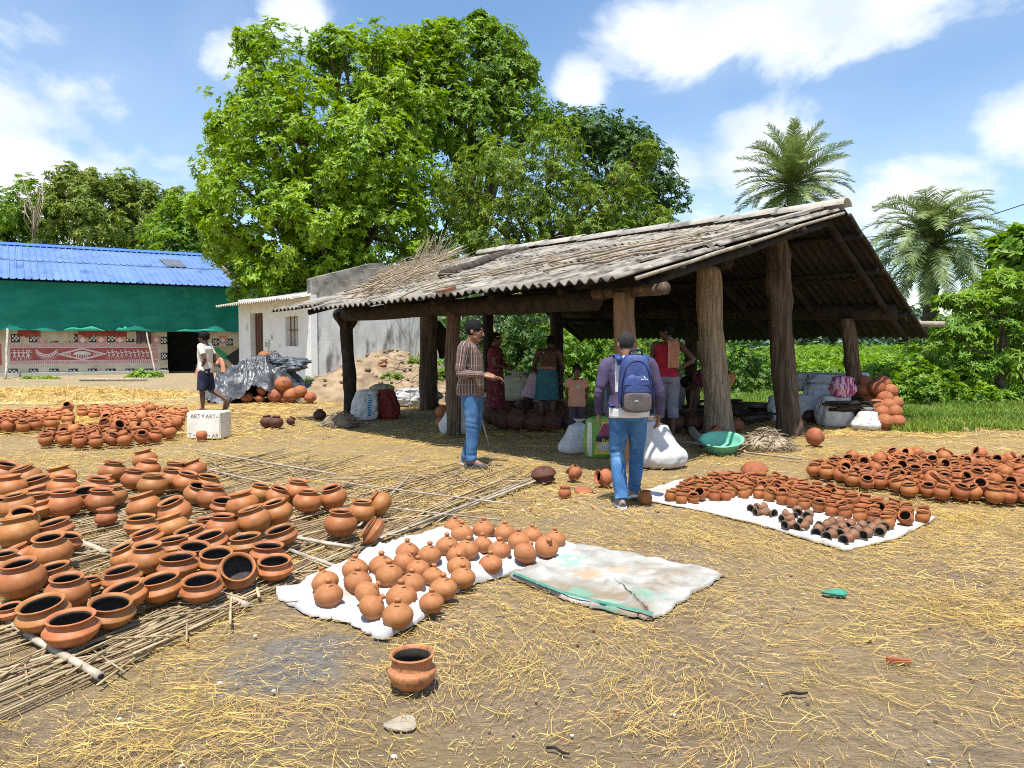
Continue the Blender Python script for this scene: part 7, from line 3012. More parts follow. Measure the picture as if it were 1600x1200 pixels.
def hand(mb, wrist, d, back, thumb_side, curl=.5, s=1.0):
    """palm and five separate fingers; d: direction of the hand, back: side of the knuckles"""
    d = Vector(d).normalized()
    back = Vector(back)
    back = (back - d * back.dot(d)).normalized()
    side = Vector(thumb_side)
    side = (side - d * side.dot(d) - back * side.dot(back)).normalized()
    pc_ = wrist + d * .052 * s
    M = Matrix((side, d, back)).transposed()
    mb.sphere(pc_, (.038 * s, .052 * s, .017 * s), 14, 8, M=M.to_4x4().to_3x3())
    for i, (off, L) in enumerate(((.030, .070), (.011, .080), (-.010, .075), (-.029, .058))):
        b = wrist + d * (.085 * s) + side * off * s
        fan = side * (off * 1.6)
        d1 = (d + fan - back * .35 * curl).normalized()
        d2 = (d + fan - back * 1.2 * curl).normalized()
        d3 = (d * .6 + fan - back * 2.0 * curl).normalized()
        p1 = b + d1 * L * .45 * s
        p2 = p1 + d2 * L * .33 * s
        p3 = p2 + d3 * L * .25 * s
        chain(mb, [b - d * .025 * s, b, p1, p2, p3], [.0095 * s, .0092 * s, .0085 * s, .0078 * s, .0065 * s], 8, 2)
    b = wrist + d * .028 * s + side * .030 * s
    t1 = b + (d * .55 + side * .75 - back * .25).normalized() * .038 * s
    t2 = t1 + (d * .9 + side * .30 - back * .35 * (1 + curl)).normalized() * .032 * s
    chain(mb, [wrist + d * .02 * s + side * .015 * s, b, t1, t2], [.013 * s, .0125 * s, .0105 * s, .008 * s], 8, 2)


def head_shapes(mb, J, s=1.0):
    H = J['head']
    f = J['face'].normalized()
    u = J['hup'].normalized()
    f = (f - u * f.dot(u)).normalized()
    r = f.cross(u)
    M = Matrix((r, f, u)).transposed()

    def pt(x, y, z):
        return H + r * x * s + f * y * s + u * z * s
    mb.sphere(pt(0, -.005, .035), (.076 * s, .096 * s, .094 * s), 20, 14, M=M)
    mb.sphere(pt(0, .028, -.035), (.060 * s, .066 * s, .085 * s), 18, 12, M=M)
    mb.sphere(pt(0, .066, -.098), .025 * s, 10, 8)
    for sg in (-1, 1):
        mb.sphere(pt(.046 * sg, .012, -.065), (.020 * s, .045 * s, .030 * s), 10, 8, M=M)     # jaw corner
        mb.sphere(pt(.042 * sg, .062, -.018), (.022 * s, .022 * s, .018 * s), 10, 8, M=M)     # cheek bone
        mb.sphere(pt(.078 * sg, -.008, -.002), (.011 * s, .022 * s, .031 * s), 10, 8, M=M)    # ear
    chain(mb, [pt(0, .090, .022), pt(0, .104, -.005), pt(0, .117, -.028), pt(0, .100, -.040)], [.009 * s, .011 * s, .0155 * s, .010 * s], 10, 2)
    chain(mb, [pt(-.042, .074, .026), pt(-.018, .090, .030), pt(.018, .090, .030), pt(.042, .074, .026)], [.010 * s, .012 * s, .012 * s, .010 * s], 8, 2)
    mb.sphere(pt(0, .088, -.064), (.024 * s, .014 * s, .013 * s), 10, 8, M=M)
    return pt, M


def face_parts(pt, M, parent, s=1.0, moustache=False):
    for sg in (-1, 1):
        mb = MB()
        mb.sphere(pt(.031 * sg, .0815, .008), (.0135 * s, .0125 * s, .0085 * s), 12, 8, M=M)
        mb.sphere(pt(.0315 * sg, .0905, .008), (.0065 * s, .005 * s, .0068 * s), 10, 6, mi=1, M=M)
        mb.build('eye', [EYE_W, EYE_D], parent)
        mb = MB()
        chain(mb, [pt(.014 * sg, .0985, .030), pt(.034 * sg, .092, .036), pt(.050 * sg, .072, .028)], [.0045 * s, .0055 * s, .003 * s], 6, 3)
        mb.build('eyebrow', HAIR, parent)
    mb = MB()
    mb.sphere(pt(0, .0975, -.0665), (.021 * s, .008 * s, .0045 * s), 12, 6, M=M)
    mb.sphere(pt(0, .0965, -.075), (.018 * s, .008 * s, .0055 * s), 12, 6, M=M)
    mb.build('lips', LIP, parent)
    if moustache:
        mb = MB()
        chain(mb, [pt(-.032, .078, -.062), pt(-.015, .102, -.051), pt(.0, .105, -.049), pt(.015, .102, -.051), pt(.032, .078, -.062)], [.004 * s, .0085 * s, .008 * s, .0085 * s, .004 * s], 8, 3)
        mb.build('moustache', HAIR, parent)


def hair_cap(pt, M, parent, m=HAIR, s=1.0, front=.050, nape=-.055, thick=1.0, rough=.004, bun=False, seed=3):
    V, F = [], []
    n, k = 36, 22
    pr = np.random.default_rng(seed)
    loc = []
    for i in range(k + 1):
        th = math.pi * i / k
        for q in range(n):
            a = 2 * math.pi * q / n
            loc.append((math.sin(th) * math.cos(a), math.sin(th) * math.sin(a), math.cos(th)))
    L_ = np.array(loc)
    dn = fbm(L_, 14, seed) * rough + fbm(L_, 40, seed + 1) * rough * .6
    for (x, y, z), dd in zip(loc, dn):
        e = 1 + dd * 10
        V.append(pt(x * (.076 + .010 * thick) * e, -.008 + y * (.096 + .009 * thick) * e, .037 + z * (.094 + .011 * thick) * e))
    for i in range(k):
        for q in range(n):
            q2 = (q + 1) % n
            x, y, z = loc[i * n + q]
            zz = .037 + z * .105
            yy = -.008 + y * .105
            hl = front + .010 * math.sin(x * 4)
            if yy > -.005 and zz < hl - (abs(x) > .55) * .045 - max(0, .03 - yy) * .5:
                continue
            if zz < nape:
                continue
            F.append((i * n + q, (i + 1) * n + q, (i + 1) * n + q2, i * n + q2))
    mb = MB().add(V, F, 0, True)
    if bun:
        mb.sphere(pt(0, -.125, .01), (.038 * s, .035 * s, .036 * s), 12, 8, M=M)
    return mb.build('hair', m, parent)


def body(J, label, loc, heading, scale, skin, voxel=.009, girth=1.0, arms=True, feet=True, hands=(.5, .5), hs=1.0, name='person', torso=True, group=None):
    """one continuous skin for the whole figure; returns the object and the head frame"""
    mb = MB()
    loft(mb, stations(J, girth * .95), 22)
    chain(mb, [J['neck'] - (J['neck'] - J['chest']) * .25, J['neck'], J['head'] - J['hup'].normalized() * .06 - J['face'].normalized() * .018], [.062, .055, .054], 14, 3)
    pt, M = head_shapes(mb, J, hs)
    for s in 'RL':
        sg = 1 if s == 'R' else -1
        sh, el, wr = J['sh' + s], J['el' + s], J['wr' + s]
        inner = sh.lerp(J['chest'].lerp(J['neck'], .6), .35)
        chain(mb, [inner, sh, sh.lerp(el, .45), el, el.lerp(wr, .35), wr], [.062, .060, .047, .040, .038, .026], 12, 3)
        d = J['hd' + s] if J['hd' + s] is not None else (wr - el).normalized() * .6 + Vector((0, .05, -.35))
        hand(mb, wr, d, J['palm' + s], J['face'] * .6 + Vector((0, .8, .25)), hands[0 if s == 'R' else 1])
        hp, kn, an = J['hip' + s], J['kn' + s], J['an' + s]
        chain(mb, [hp + Vector((0, 0, .02)), hp.lerp(kn, .35), kn, kn.lerp(an, .3), an.lerp(kn, .12), an], [.088, .078, .056, .056, .036, .034], 14, 3)
        if feet:
            t = J['toe' + s].copy()
            t.x -= 0
            t = Vector((t.x * .0 + (t.x * .15), t.y, t.z)).normalized()
            heel = an - t * .045 + Vector((0, 0, -.045))
            ball = an + t * .12 + Vector((0, 0, -.055 + t.z * 0))
            toe = an + t * .175 + Vector((0, 0, -.062))
            chain(mb, [an, heel.lerp(an, .2), heel], [.036, .036, .030], 10, 2)
            chain(mb, [an + Vector((0, 0, -.01)), an.lerp(ball, .55), ball, toe], [.038, .036, .030, .018], 10, 3)
    o = remesh(mb, name, [skin], voxel, None, 3)
    o.location = loc
    o.rotation_euler = (0, 0, heading - math.pi / 2)
    o.scale = (scale,) * 3
    tag(o, label, 'person', group)
    return o, pt, M


def shirt(J, parent, m, grow=.018, sleeve=1.0, hem=.10, girth=1.0, voxel=.010, wr=.007, name='shirt', collar=True, seed=1, armless=False, loose=1.0):
    mb = MB()
    S = stations(J, girth)
    P0 = J['pelvis'] + (J['pelvis'] - J['waist']).normalized() * hem
    rings = [(P0, S[1][1] * (1 + grow * 7 * loose), S[1][2] * (1 + grow * 8 * loose))]
    for i, (c, a, b) in enumerate(S):
        if i == 0 or (c - P0).dot(J['waist'] - J['pelvis']) < 0.02 * .1:
            continue
        g = grow * (1.4 if i < 5 else 1.0)
        rings.append((c, a * (1 + g / max(a.length, .05)), b * (1 + g / max(b.length, .05))))
    if not collar:
        rings = rings[:-1] + [(J['chest'].lerp(J['neck'], .88), S[-2][1] * .72, S[-2][2] * .9)]
    loft(mb, rings, 26)
    if not armless:
        for s in 'RL':
            sh, el, w_ = J['sh' + s], J['el' + s], J['wr' + s]
            inner = sh.lerp(J['chest'].lerp(J['neck'], .6), .40)
            if sleeve >= .95:
                chain(mb, [inner, sh, sh.lerp(el, .5), el, el.lerp(w_, .45), w_.lerp(el, .06)], [.070, .073, .061, .053, .048, .041], 14, 3)
            else:
                e = sh.lerp(el, sleeve)
                chain(mb, [inner, sh, e], [.070, .073, .068], 14, 4, ends=False)
                mb.sphere(inner, .069, 12, 8)
    if collar:
        N_, H_ = J['neck'], J['head']
        chain(mb, [N_ - (N_ - J['chest']) * .1, N_ + (H_ - N_) * .22], [.078, .070], 16, 2, ends=False)
    return remesh(mb, name, [m] if not isinstance(m, list) else m, voxel, parent, 3, wr, (14, 14, 7), seed)


def trousers(J, parent, m, length=1.0, voxel=.010, wr=.006, name='trousers', top=.10, girth=1.0, fat=1.0, seed=2, cuff=0.055):
    mb = MB()
    S = stations(J, girth)
    up = (J['waist'] - J['pelvis']).normalized()
    rings = []
    for c, a, b, g in ((J['pelvis'] - up * .11, S[0][1], S[0][2], .02), (J['pelvis'] - up * .03, S[1][1], S[1][2], .018), (J['pelvis'] + up * top, S[2][1], S[2][2], .014)):
        rings.append((c, a * (1 + g / a.length), b * (1 + g / b.length)))
    loft(mb, rings, 24)
    for s in 'RL':
        hp, kn, an = J['hip' + s], J['kn' + s], J['an' + s]
        if length >= .95:
            chain(mb, [hp, hp.lerp(kn, .4), kn, kn.lerp(an, .45), an + (kn - an).normalized() * .06, an + (kn - an).normalized() * (-.01)], [.105 * fat, .096 * fat, .076 * fat, .072 * fat, .066 * fat, .070 * fat], 16, 4, ends=False)
        else:
            e = kn.lerp(an, (length - .5) * 2) if length > .5 else hp.lerp(kn, length * 2)
            mid = hp.lerp(kn, .45)
            pts = [hp, mid, kn, e] if length > .55 else [hp, mid, e]
            chain(mb, pts, ([.105, .100, .090, .086] if length > .55 else [.105, .103, .102]), 16, 4, ends=False)
        mb.sphere(hp, .10, 12, 8)

    anR, anL, knR, knL = J['anR'], J['anL'], J['knR'], J['knL']

    def folds(Pn):
        out = np.zeros(len(Pn))
        for an, kn in ((anR, knR), (anL, knL)):
            a_, k_ = np.array(an), np.array(kn)
            ax = (k_ - a_)
            L2 = ax @ ax
            t = ((Pn - a_) @ ax) / L2
            dist = np.linalg.norm(Pn - (a_ + np.clip(t, -.2, 1.2)[:, None] * ax), axis=1)
            w = np.exp(-(np.clip(dist - .09, 0, 9) / .02) ** 2)
            ph = fbm(Pn, 7, 5) * 3.6 + np.arctan2(Pn[:, 1] - a_[1], Pn[:, 0] - a_[0]) * 1.6
            out += w * (.0058 * np.exp(-((t - .08) / .18) ** 2) + .0035 * np.exp(-((t - 1.0) / .16) ** 2)) * np.sin(t * 40 + ph) * (.6 + .5 * fbm(Pn, 9, 8))
        return out
    return remesh(mb, name, [m], voxel, parent, 3, wr, (13, 13, 9), seed, fold=folds if length > .6 else None)


def shoe(J, s, parent, upper, sole, L=.27, name='shoe', flip=False):
    an = J['an' + s]
    t = J['toe' + s].copy()
    t = Vector((t.x * .15, t.y, t.z)).normalized()
    z0 = an.z - .085
    c = Vector((an.x, an.y, 0))
    r = t.cross(Vector((0, 0, 1))).normalized()
    up = r.cross(t)
    base = an + up * (-.075)
    mb = MB()
    n = 10
    V, F = [], []
    prof = [(-.085, .028, .050), (-.06, .036, .075), (-.01, .038, .085), (.05, .040, .070), (.11, .046, .048), (.16, .042, .036), (.185, .026, .024)]
    rings = []
    for (x, w, h) in prof:
        c_ = base + t * x
        ring = []
        for k in range(n + 1):
            a = math.pi * k / n
            ring.append(c_ + r * (w * math.cos(a)) + up * (h * math.sin(a) * (.42 if flip else 1.0)))
        rings.append(ring)
    for ring in rings:
        V += ring
    m_ = n + 1
    for i in range(len(rings) - 1):
        for k in range(n):
            F.append((i * m_ + k, i * m_ + k + 1, (i + 1) * m_ + k + 1, (i + 1) * m_ + k))
        F.append((i * m_, (i + 1) * m_, (i + 1) * m_ + n, i * m_ + n))
    F.append(tuple(range(m_)))
    F.append(tuple((len(rings) - 1) * m_ + k for k in reversed(range(m_))))
    mb.add(V, F, 0, True)
    # sole plate
    V, F = [], []
    out = []
    for (x, w, h) in prof:
        out.append((x, w + .005))
    pts = [(x, w) for x, w in out] + [(x, -w) for x, w in reversed(out)]
    k = len(pts)
    for z in (-.014, .010):
        for (x, w) in pts:
            V.append(base + t * (x * 1.02) + r * w + up * z)
    F = [tuple(range(k)), tuple(reversed(range(k, 2 * k)))] + [(i, i + k, (i + 1) % k + k, (i + 1) % k) for i in range(k)]
    mb.add(V, F, 1, False)
    return mb.build(name, [upper, sole], parent)


def plaid_material():
    m = bpy.data.materials.new('plaid_shirt')
    m.use_nodes = True
    t = m.node_tree
    b = t.nodes['Principled BSDF']
    b.inputs['Roughness'].default_value = .9
    N, L = t.nodes.new, t.links.new
    at_ = N('ShaderNodeAttribute')
    at_.attribute_name = 'weave'
    sp = N('ShaderNodeSeparateXYZ')
    L(at_.outputs['Vector'], sp.inputs[0])

    def lines(v, period, width, off=0.0):
        a = N('ShaderNodeMath')
        a.operation = 'MULTIPLY_ADD'
        L(v, a.inputs[0])
        a.inputs[1].default_value = 1 / period
        a.inputs[2].default_value = off + 50
        f = N('ShaderNodeMath')
        f.operation = 'FRACT'
        L(a.outputs[0], f.inputs[0])
        c = N('ShaderNodeMath')
        c.operation = 'LESS_THAN'
        L(f.outputs[0], c.inputs[0])
        c.inputs[1].default_value = width
        return c.outputs[0]

    def mix(f, a, c):
        n = N('ShaderNodeMix')
        n.data_type = 'RGBA'
        L(f, n.inputs['Factor'])
        for i, v in ((6, a), (7, c)):
            if isinstance(v, tuple):
                n.inputs[i].default_value = (*v, 1)
            else:
                L(v, n.inputs[i])
        return n.outputs[2]
    X, Y = sp.outputs[0], sp.outputs[1]
    c = mix(lines(X, .058, .5), (.062, .04, .036), (.12, .082, .07))
    c = mix(lines(X, .058, .11, .3), c, (.38, .30, .26))
    c = mix(lines(X, .058, .07, .72), c, (.42, .22, .16))
    c = mix(lines(Y, .11, .045, .2), c, (.30, .21, .17))
    L(c, b.inputs['Base Color'])
    return m


def weave(o, J, sleeves=True):
    """cloth coordinates: metres round and along the trunk or the sleeve"""
    me = o.data
    n = len(me.vertices)
    P = np.zeros(n * 3, np.float32)
    me.vertices.foreach_get('co', P)
    P = P.reshape(-1, 3).astype(float)
    ang = np.arctan2(P[:, 1] - .0, P[:, 0])
    U = np.c_[ang * .15, P[:, 2], np.zeros(n)]
    best = np.full(n, .082)
    for s in 'RL':
        for a, b in ((J['sh' + s], J['el' + s]), (J['el' + s], J['wr' + s])):
            a_, b_ = np.array(a), np.array(b)
            ax = b_ - a_
            L_ = np.linalg.norm(ax)
            ax /= L_
            t = (P - a_) @ ax
            q = P - a_ - t[:, None] * ax
            dd = np.linalg.norm(q, axis=1) + np.where((t < -.02) | (t > L_ + .05), 1, 0)
            ref = np.cross(ax, [.3, .9, .1])
            ref /= np.linalg.norm(ref)
            ref2 = np.cross(ax, ref)
            an = np.arctan2(q @ ref2, q @ ref)
            k = dd < best
            best = np.where(k, dd, best)
            U[k] = np.c_[an * .055, t, np.zeros(n)][k]
    at_ = me.attributes.new('weave', 'FLOAT_VECTOR', 'POINT')
    at_.data.foreach_set('vector', U.astype(np.float32).ravel())


# --- the man in the checked shirt, side on, one hand held out
g = G(737, 729)
J = joints(pelvis=(0, -.01, .93), waist=(0, .0, 1.08), chest=(0, -.02, 1.27), neck=(0, -.015, 1.435), head=(0, .035, 1.585), face=(-.04, 1, -.16), hup=(0, .13, 1),
           shR=(.185, -.03, 1.39), elR=(.235, -.06, 1.10), wrR=(.19, .185, 1.085), hdR=(-.05, 1, -.06), palmR=(.5, .1, .8),
           shL=(-.185, -.01, 1.39), elL=(-.235, -.02, 1.12), wrL=(-.18, .20, 1.04), hdL=(.05, 1, -.1), palmL=(-.4, .1, .8),
           knR=(.10, .035, .49), anR=(.115, .035, .085), knL=(-.10, .02, .49), anL=(-.11, -.10, .085))
o, pt, M = body(J, 'person in a brown checked shirt and blue jeans, hand held out, standing by the shed', (g.x, g.y + .05, .0), R_(-14), 1.0, SKIN, .0075, hands=(.35, .5))
face_parts(pt, M, o, 1, True)
hair_cap(pt, M, o, HAIR, front=.062, nape=-.045)
PL = plaid_material()
sh = shirt(J, o, PL, .022, 1.0, .10, 1.02, .0095, .016, seed=4)
weave(sh, J)
trousers(J, o, JEANS, 1.0, .0085, .010, seed=5, fat=1.02)
for s in 'RL':
    shoe(J, s, o, SHOE_DARK if s == 'R' else SHOE_GREY, SOLE if s == 'L' else SHOE_DARK)

# --- the man with the backpack, walking away
g = G(984, 793)
J = joints(pelvis=(.0, 0, .93), waist=(0, .015, 1.08), chest=(-.005, .03, 1.27), neck=(-.01, .035, 1.425), head=(-.015, .075, 1.565), face=(-.06, 1, -.22), hup=(0, .2, 1),
           shR=(.20, .02, 1.375), elR=(.295, .0, 1.12), wrR=(.315, .07, .885), hdR=(-.05, .22, -1), palmR=(1, .1, 0),
           shL=(-.20, .02, 1.375), elL=(-.29, -.02, 1.12), wrL=(-.285, .07, .90), hdL=(.05, .2, -1), palmL=(-1, .1, 0),
           knR=(.105, .10, .50), anR=(.10, .16, .12), toeR=(.10, .94, -.30), hipL=(-.09, 0, .90), knL=(-.10, .03, .49), anL=(-.085, -.12, .085), toeL=(-.2, 1, 0))
o, pt, M = body(J, 'person seen from behind in jeans and a two tone jersey, walking with a blue backpack', (g.x, g.y + .12, 0), R_(92), .915, SKIN, .0075, girth=1.06, hands=(.45, .6))
face_parts(pt, M, o)
hair_cap(pt, M, o, HAIR_GREY, front=.058, nape=-.050, thick=.45, rough=.002)
JER = mat('jersey_white', (.58, .58, .60), (.68, .68, .70), 7, .9, .2, 60)
PURP = mat('jersey_purple', (.055, .042, .095), (.09, .072, .135), 7, .9, .2, 60)
sh = shirt(J, o, JER, .022, 1.0, .07, 1.08, .0095, .014, seed=8)
me = sh.data
me.materials.append(PURP)
P = np.array([p.center[:] for p in me.polygons])
ax_r = np.array([abs(x) for x in P[:, 0]])
mi = ((ax_r > .150) | ((ax_r > .115) & (P[:, 2] < 1.12))).astype(np.int32)
mi[(P[:, 2] < .96) & (ax_r < .20)] = 0
me.polygons.foreach_set('material_index', mi)
trousers(J, o, JEANS_B, 1.0, .0085, .010, seed=9, fat=1.0, girth=1.06)
for s in 'RL':
    shoe(J, s, o, SHOE_GREY, SOLE)
MAN2 = o
# backpack: worn, a thing of its own
NAVY = mat('navy_nylon', (.022, .04, .15), (.045, .075, .22), 8, .6, .3, 26, spec=.4)
NAVY_D = mat('navy_piping', (.012, .02, .07), rough=.6)
POCKET = mat('taupe_nylon', (.075, .062, .062), (.115, .098, .096), 8, .65, .3, 26)
LOGO = mat('logo_white', (.62, .63, .66), rough=.6)


def pillow(w, d, h, c, m, name, parent, e=3.2, n=28, k=20, wr=.006, seed=1, taper=0.0):
    V, F = [], []
    for i in range(k + 1):
        th = -math.pi / 2 + math.pi * i / k
        for q in range(n):
            a = 2 * math.pi * q / n

            def sp_(v, ex):
                return (abs(v) ** (2 / ex)) * (1 if v >= 0 else -1)
            x = sp_(math.cos(th), e) * sp_(math.cos(a), e) * w / 2
            y = sp_(math.cos(th), e) * sp_(math.sin(a), e) * d / 2
            z = sp_(math.sin(th), e) * h / 2
            x *= 1 - taper * (z / h + .5)
            V.append((x, y, z))
    for i in range(k):
        for q in range(n):
            F.append((i * n + q, i * n + (q + 1) % n, (i + 1) * n + (q + 1) % n, (i + 1) * n + q))
    P = np.array(V)
    nz = fbm(P, 22, seed) * wr
    P = P * (1 + nz[:, None] * 4) + np.array(c)
    mb = MB().add(P.tolist(), F, 0, True)
    return mb.build(name, m, parent)


bp = thing('backpack', 'navy blue backpack with a grey brown pocket on the back of the walking man', 'backpack', (g.x, g.y + .12, .985 * .91), R_(92) - math.pi / 2)
bp.scale = (.915,) * 3
yb = -.22
pillow(.335, .20, .56, (.015, yb, .23), NAVY, 'pack_body', bp, taper=.18)
pillow(.27, .075, .32, (.015, yb - .095, .15), NAVY, 'front_pocket', bp, seed=3, taper=.12)
pillow(.262, .06, .185, (.015, yb - .125, .055), POCKET, 'lower_pocket', bp, seed=4, e=4.5)
mb = MB()
for (w, z0, h, y) in ((.15, .02, .285, yb - .112), (.165, .0, .44, yb - .085)):
    arc = [(.015 + w * math.cos(a) * (.88 if a > .5 else 1), y, z0 + h * max(0, math.sin(a)) ** .6) for a in np.linspace(.0, math.pi, 25)]
    mb.tube(arc, .007, 6)
mb.tube([(-.115, yb - .135, .148), (.145, yb - .135, .148)], .006, 6)
mb.tube([(-.10, yb - .128, .215), (.13, yb - .128, .215)], .004, 6)
mb.build('piping', NAVY_D, bp)
mb = MB()
mb.tube([(-.05, yb - .02, .485), (-.04, yb - .05, .53), (.015, yb - .055, .548), (.07, yb - .05, .53), (.08, yb - .02, .485)], .011, 8)
mb.build('carry_handle', NAVY_D, bp)
for sg in (-1, 1):
    mb = MB()
    pts = cr([(.105 * sg, yb + .09, .40), (.125 * sg, -.165, .46), (.125 * sg, -.07, .485), (.125 * sg, .05, .475), (.135 * sg, .145, .38), (.15 * sg, .155, .20), (.17 * sg, .06, .05), (.16 * sg, -.12, .0)], 5)
    V, F = [], []
    for i, p in enumerate(pts):
        t = (pts[min(i + 1, len(pts) - 1)] - pts[max(i - 1, 0)]).normalized()
        x = Vector((1, 0, 0))
        nn = t.cross(x).normalized()
        for (a, b) in ((-.034, -.006), (.034, -.006), (.034, .010), (-.034, .010)):
            V.append(p + x * a + nn * b * -1)
    for i in range(len(pts) - 1):
        for q in range(4):
            F.append((i * 4 + q, i * 4 + (q + 1) % 4, (i + 1) * 4 + (q + 1) % 4, (i + 1) * 4 + q))
    mb.add(V, F, 0, True)
    mb.build('shoulder_strap', NAVY, bp)
mb = MB()
for (p, w, z) in (((.0, yb - .159, .065), .022, .018),):
    x, y, zz = p
    mb.add([(x - w, y, zz), (x + w, y, zz), (x, y, zz + z)], [(0, 1, 2)])
    mb.add([(x - w * .4, y - .001, zz + .002), (x + w * .4, y - .001, zz + .002), (x, y - .001, zz + z * .5)], [(0, 1, 2)], 1)
for k in range(6):
    mb.add([(.045 + k * .011, yb - .134, .265), (.053 + k * .011, yb - .134, .265), (.053 + k * .011, yb - .134, .275), (.045 + k * .011, yb - .134, .275)], [(0, 1, 2, 3)])
mb.add([(.068, yb - .134, .282), (.088, yb - .134, .282), (.078, yb - .134, .302)], [(0, 1, 2)])
mb.build('emblem', [LOGO, POCKET], bp)

# --- child in an orange T-shirt facing us
g = G(902, 690)
J = joints(head=(0, .02, 1.60), face=(.05, 1, -.05), elR=(.24, -.05, 1.12), wrR=(.20, -.10, .90), elL=(-.24, -.05, 1.12), wrL=(-.20, -.10, .90), hdR=(-.2, -.3, -1), hdL=(.2, -.3, -1))
o, pt, M = body(J, 'person, a small child in a peach T-shirt facing us under the roof', (g.x, 10.7, 0), R_(-92), .64, SKIN_D, .011, girth=.98, hs=1.28)
face_parts(pt, M, o, 1.28)
hair_cap(pt, M, o, HAIR, 1.28, front=.052, nape=-.05, thick=.7)
PEACH = mat('peach_shirt', (.46, .22, .145), (.54, .28, .19), 6, .9, .2, 40)
sh = shirt(J, o, PEACH, .028, .55, .13, 1.0, .013, .010, collar=False, seed=12, loose=1.3)
print_ = MB()
print_.add([(-.055, .158, 1.21), (.035, .160, 1.20), (.05, .160, 1.30), (-.02, .158, 1.335), (-.07, .155, 1.28)], [(0, 1, 2, 3, 4)])
pr_o = print_.build('shirt_print', mat('faded_print', (.50, .42, .34), (.40, .24, .18), 20, .9), o)
drape(pr_o, sh, .004, Vector((0, 1, 0)))
trousers(J, o, mat('dark_trousers', (.035, .028, .04), (.06, .05, .065), 5, .9), 1.0, .013, .006, seed=13)
# --- woman in a dark red sari, turned right behind the man in checks
g = G(768, 664)
J = joints(face=(0, 1, -.05), elR=(.23, .03, 1.13), wrR=(.10, .22, 1.05), hdR=(-.5, .8, -.1), elL=(-.24, .10, 1.14), wrL=(-.12, .26, 1.06), hdL=(.5, .8, -.1))
o, pt, M = body(J, 'person in a dark red patterned sari standing in the shade behind the man in checks', (g.x + .06, 13.0, 0), R_(-8), .955, SKIN_D, .011, girth=1.05)
face_parts(pt, M, o)
hair_cap(pt, M, o, HAIR, front=.055, nape=-.06, bun=True)
SARI = mat('dark_red_sari', (.10, .012, .02), (.17, .03, .04), 7, .8, .2, 30, third=(.34, .24, .22), tscale=11, tlo=.64, thi=.68)
shirt(J, o, SARI, .020, .5, .02, 1.05, .013, .010, name='blouse', collar=False, seed=15)
mb = MB()
loft(mb, [((0, .02, .10), Vector((.20, 0, 0)), Vector((0, .20, 0))), ((0, .01, .5), Vector((.19, 0, 0)), Vector((0, .17, 0))), ((0, 0, .88), Vector((.205, 0, 0)), Vector((0, .16, 0))), ((0, 0, 1.10), Vector((.17, 0, 0)), Vector((0, .13, 0)))], 26)
remesh(mb, 'sari_skirt', [SARI], .014, o, 3, .014, (22, 22, 3), 16)
mb = MB()
pts = cr([(.18, .04, 1.02), (.05, .16, 1.16), (-.08, .145, 1.30), (-.13, .04, 1.43), (-.12, -.12, 1.36), (-.10, -.17, 1.1), (-.10, -.18, .8)], 5)
for i in range(len(pts) - 1):
    pass
V, F = [], []
for i, p in enumerate(pts):
    for q in (-.07, 0, .07):
        V.append((p.x + q * .9, p.y * 1.05, p.z + q * .5))
for i in range(len(pts) - 1):
    for q in range(2):
        F.append((i * 3 + q, i * 3 + q + 1, (i + 1) * 3 + q + 1, (i + 1) * 3 + q))
mb.add(V, F, 0, True)
mb.add([(x, y * .985, z) for x, y, z in V], [f[::-1] for f in F], 0, True)
mb.build('sari_end', SARI, o)
mb = MB()
chain(mb, [pt(-.085, .02, .05), pt(-.05, .088, .062), pt(0, .104, .066), pt(.05, .088, .062), pt(.085, .02, .05)], [.009, .013, .013, .013, .009], 8, 3)
mb.build('head_band', mat('tan_band', (.40, .19, .10), (.5, .26, .15), 8, .9), o)

# --- worker with a teal wrap, back turned and stooping a little
g = G(856, 666)
J = joints(pelvis=(0, 0, .90), waist=(0, .05, 1.04), chest=(0, .14, 1.20), neck=(.01, .22, 1.33), head=(.03, .30, 1.45), face=(.1, 1, -.6), hup=(0, .6, 1), shR=(.18, .19, 1.28), elR=(.26, .22, 1.02), wrR=(.22, .36, .82),
           shL=(-.18, .19, 1.28), elL=(-.27, .22, 1.02), wrL=(-.20, .38, .84))
o, pt, M = body(J, 'person with bare dark back and a teal wrap, back turned, beside the bent far post', (g.x, 12.9, 0), R_(80), 1.0, SKIN_D, .011)
face_parts(pt, M, o)
hair_cap(pt, M, o, HAIR, front=.055, nape=-.06)
TEAL = mat('teal_wrap', (.03, .115, .145), (.05, .165, .19), 8, .9, .2, 30, third=(.10, .22, .25), tscale=9, tlo=.6, thi=.7)
mb = MB()
loft(mb, [((0, .0, .44), Vector((.225, 0, 0)), Vector((0, .17, 0))), ((0, .0, .70), Vector((.205, 0, 0)), Vector((0, .15, 0))), ((0, .0, .90), Vector((.19, 0, 0)), Vector((0, .14, 0))), ((0, .04, 1.02), Vector((.155, 0, 0)), Vector((0, .115, 0)))], 26)
remesh(mb, 'wrap_skirt', [TEAL], .013, o, 2, .013, (24, 24, 3), 18)
mb = MB()
loft(mb, [((0, .03, .985), Vector((.172, 0, 0)), Vector((0, .13, 0))), ((0, .045, 1.04), Vector((.165, 0, 0)), Vector((0, .125, 0)))], 26)
mb.build('waist_band', mat('brown_band', (.30, .14, .06), (.38, .19, .09), 8, .9), o)
mb = MB()
mb.tube(cr([(.15, .10, 1.06), (.02, .02, 1.18), (-.10, .09, 1.30)], 4), .006, 6)
mb.build('thread', WHITE_SACK, o)

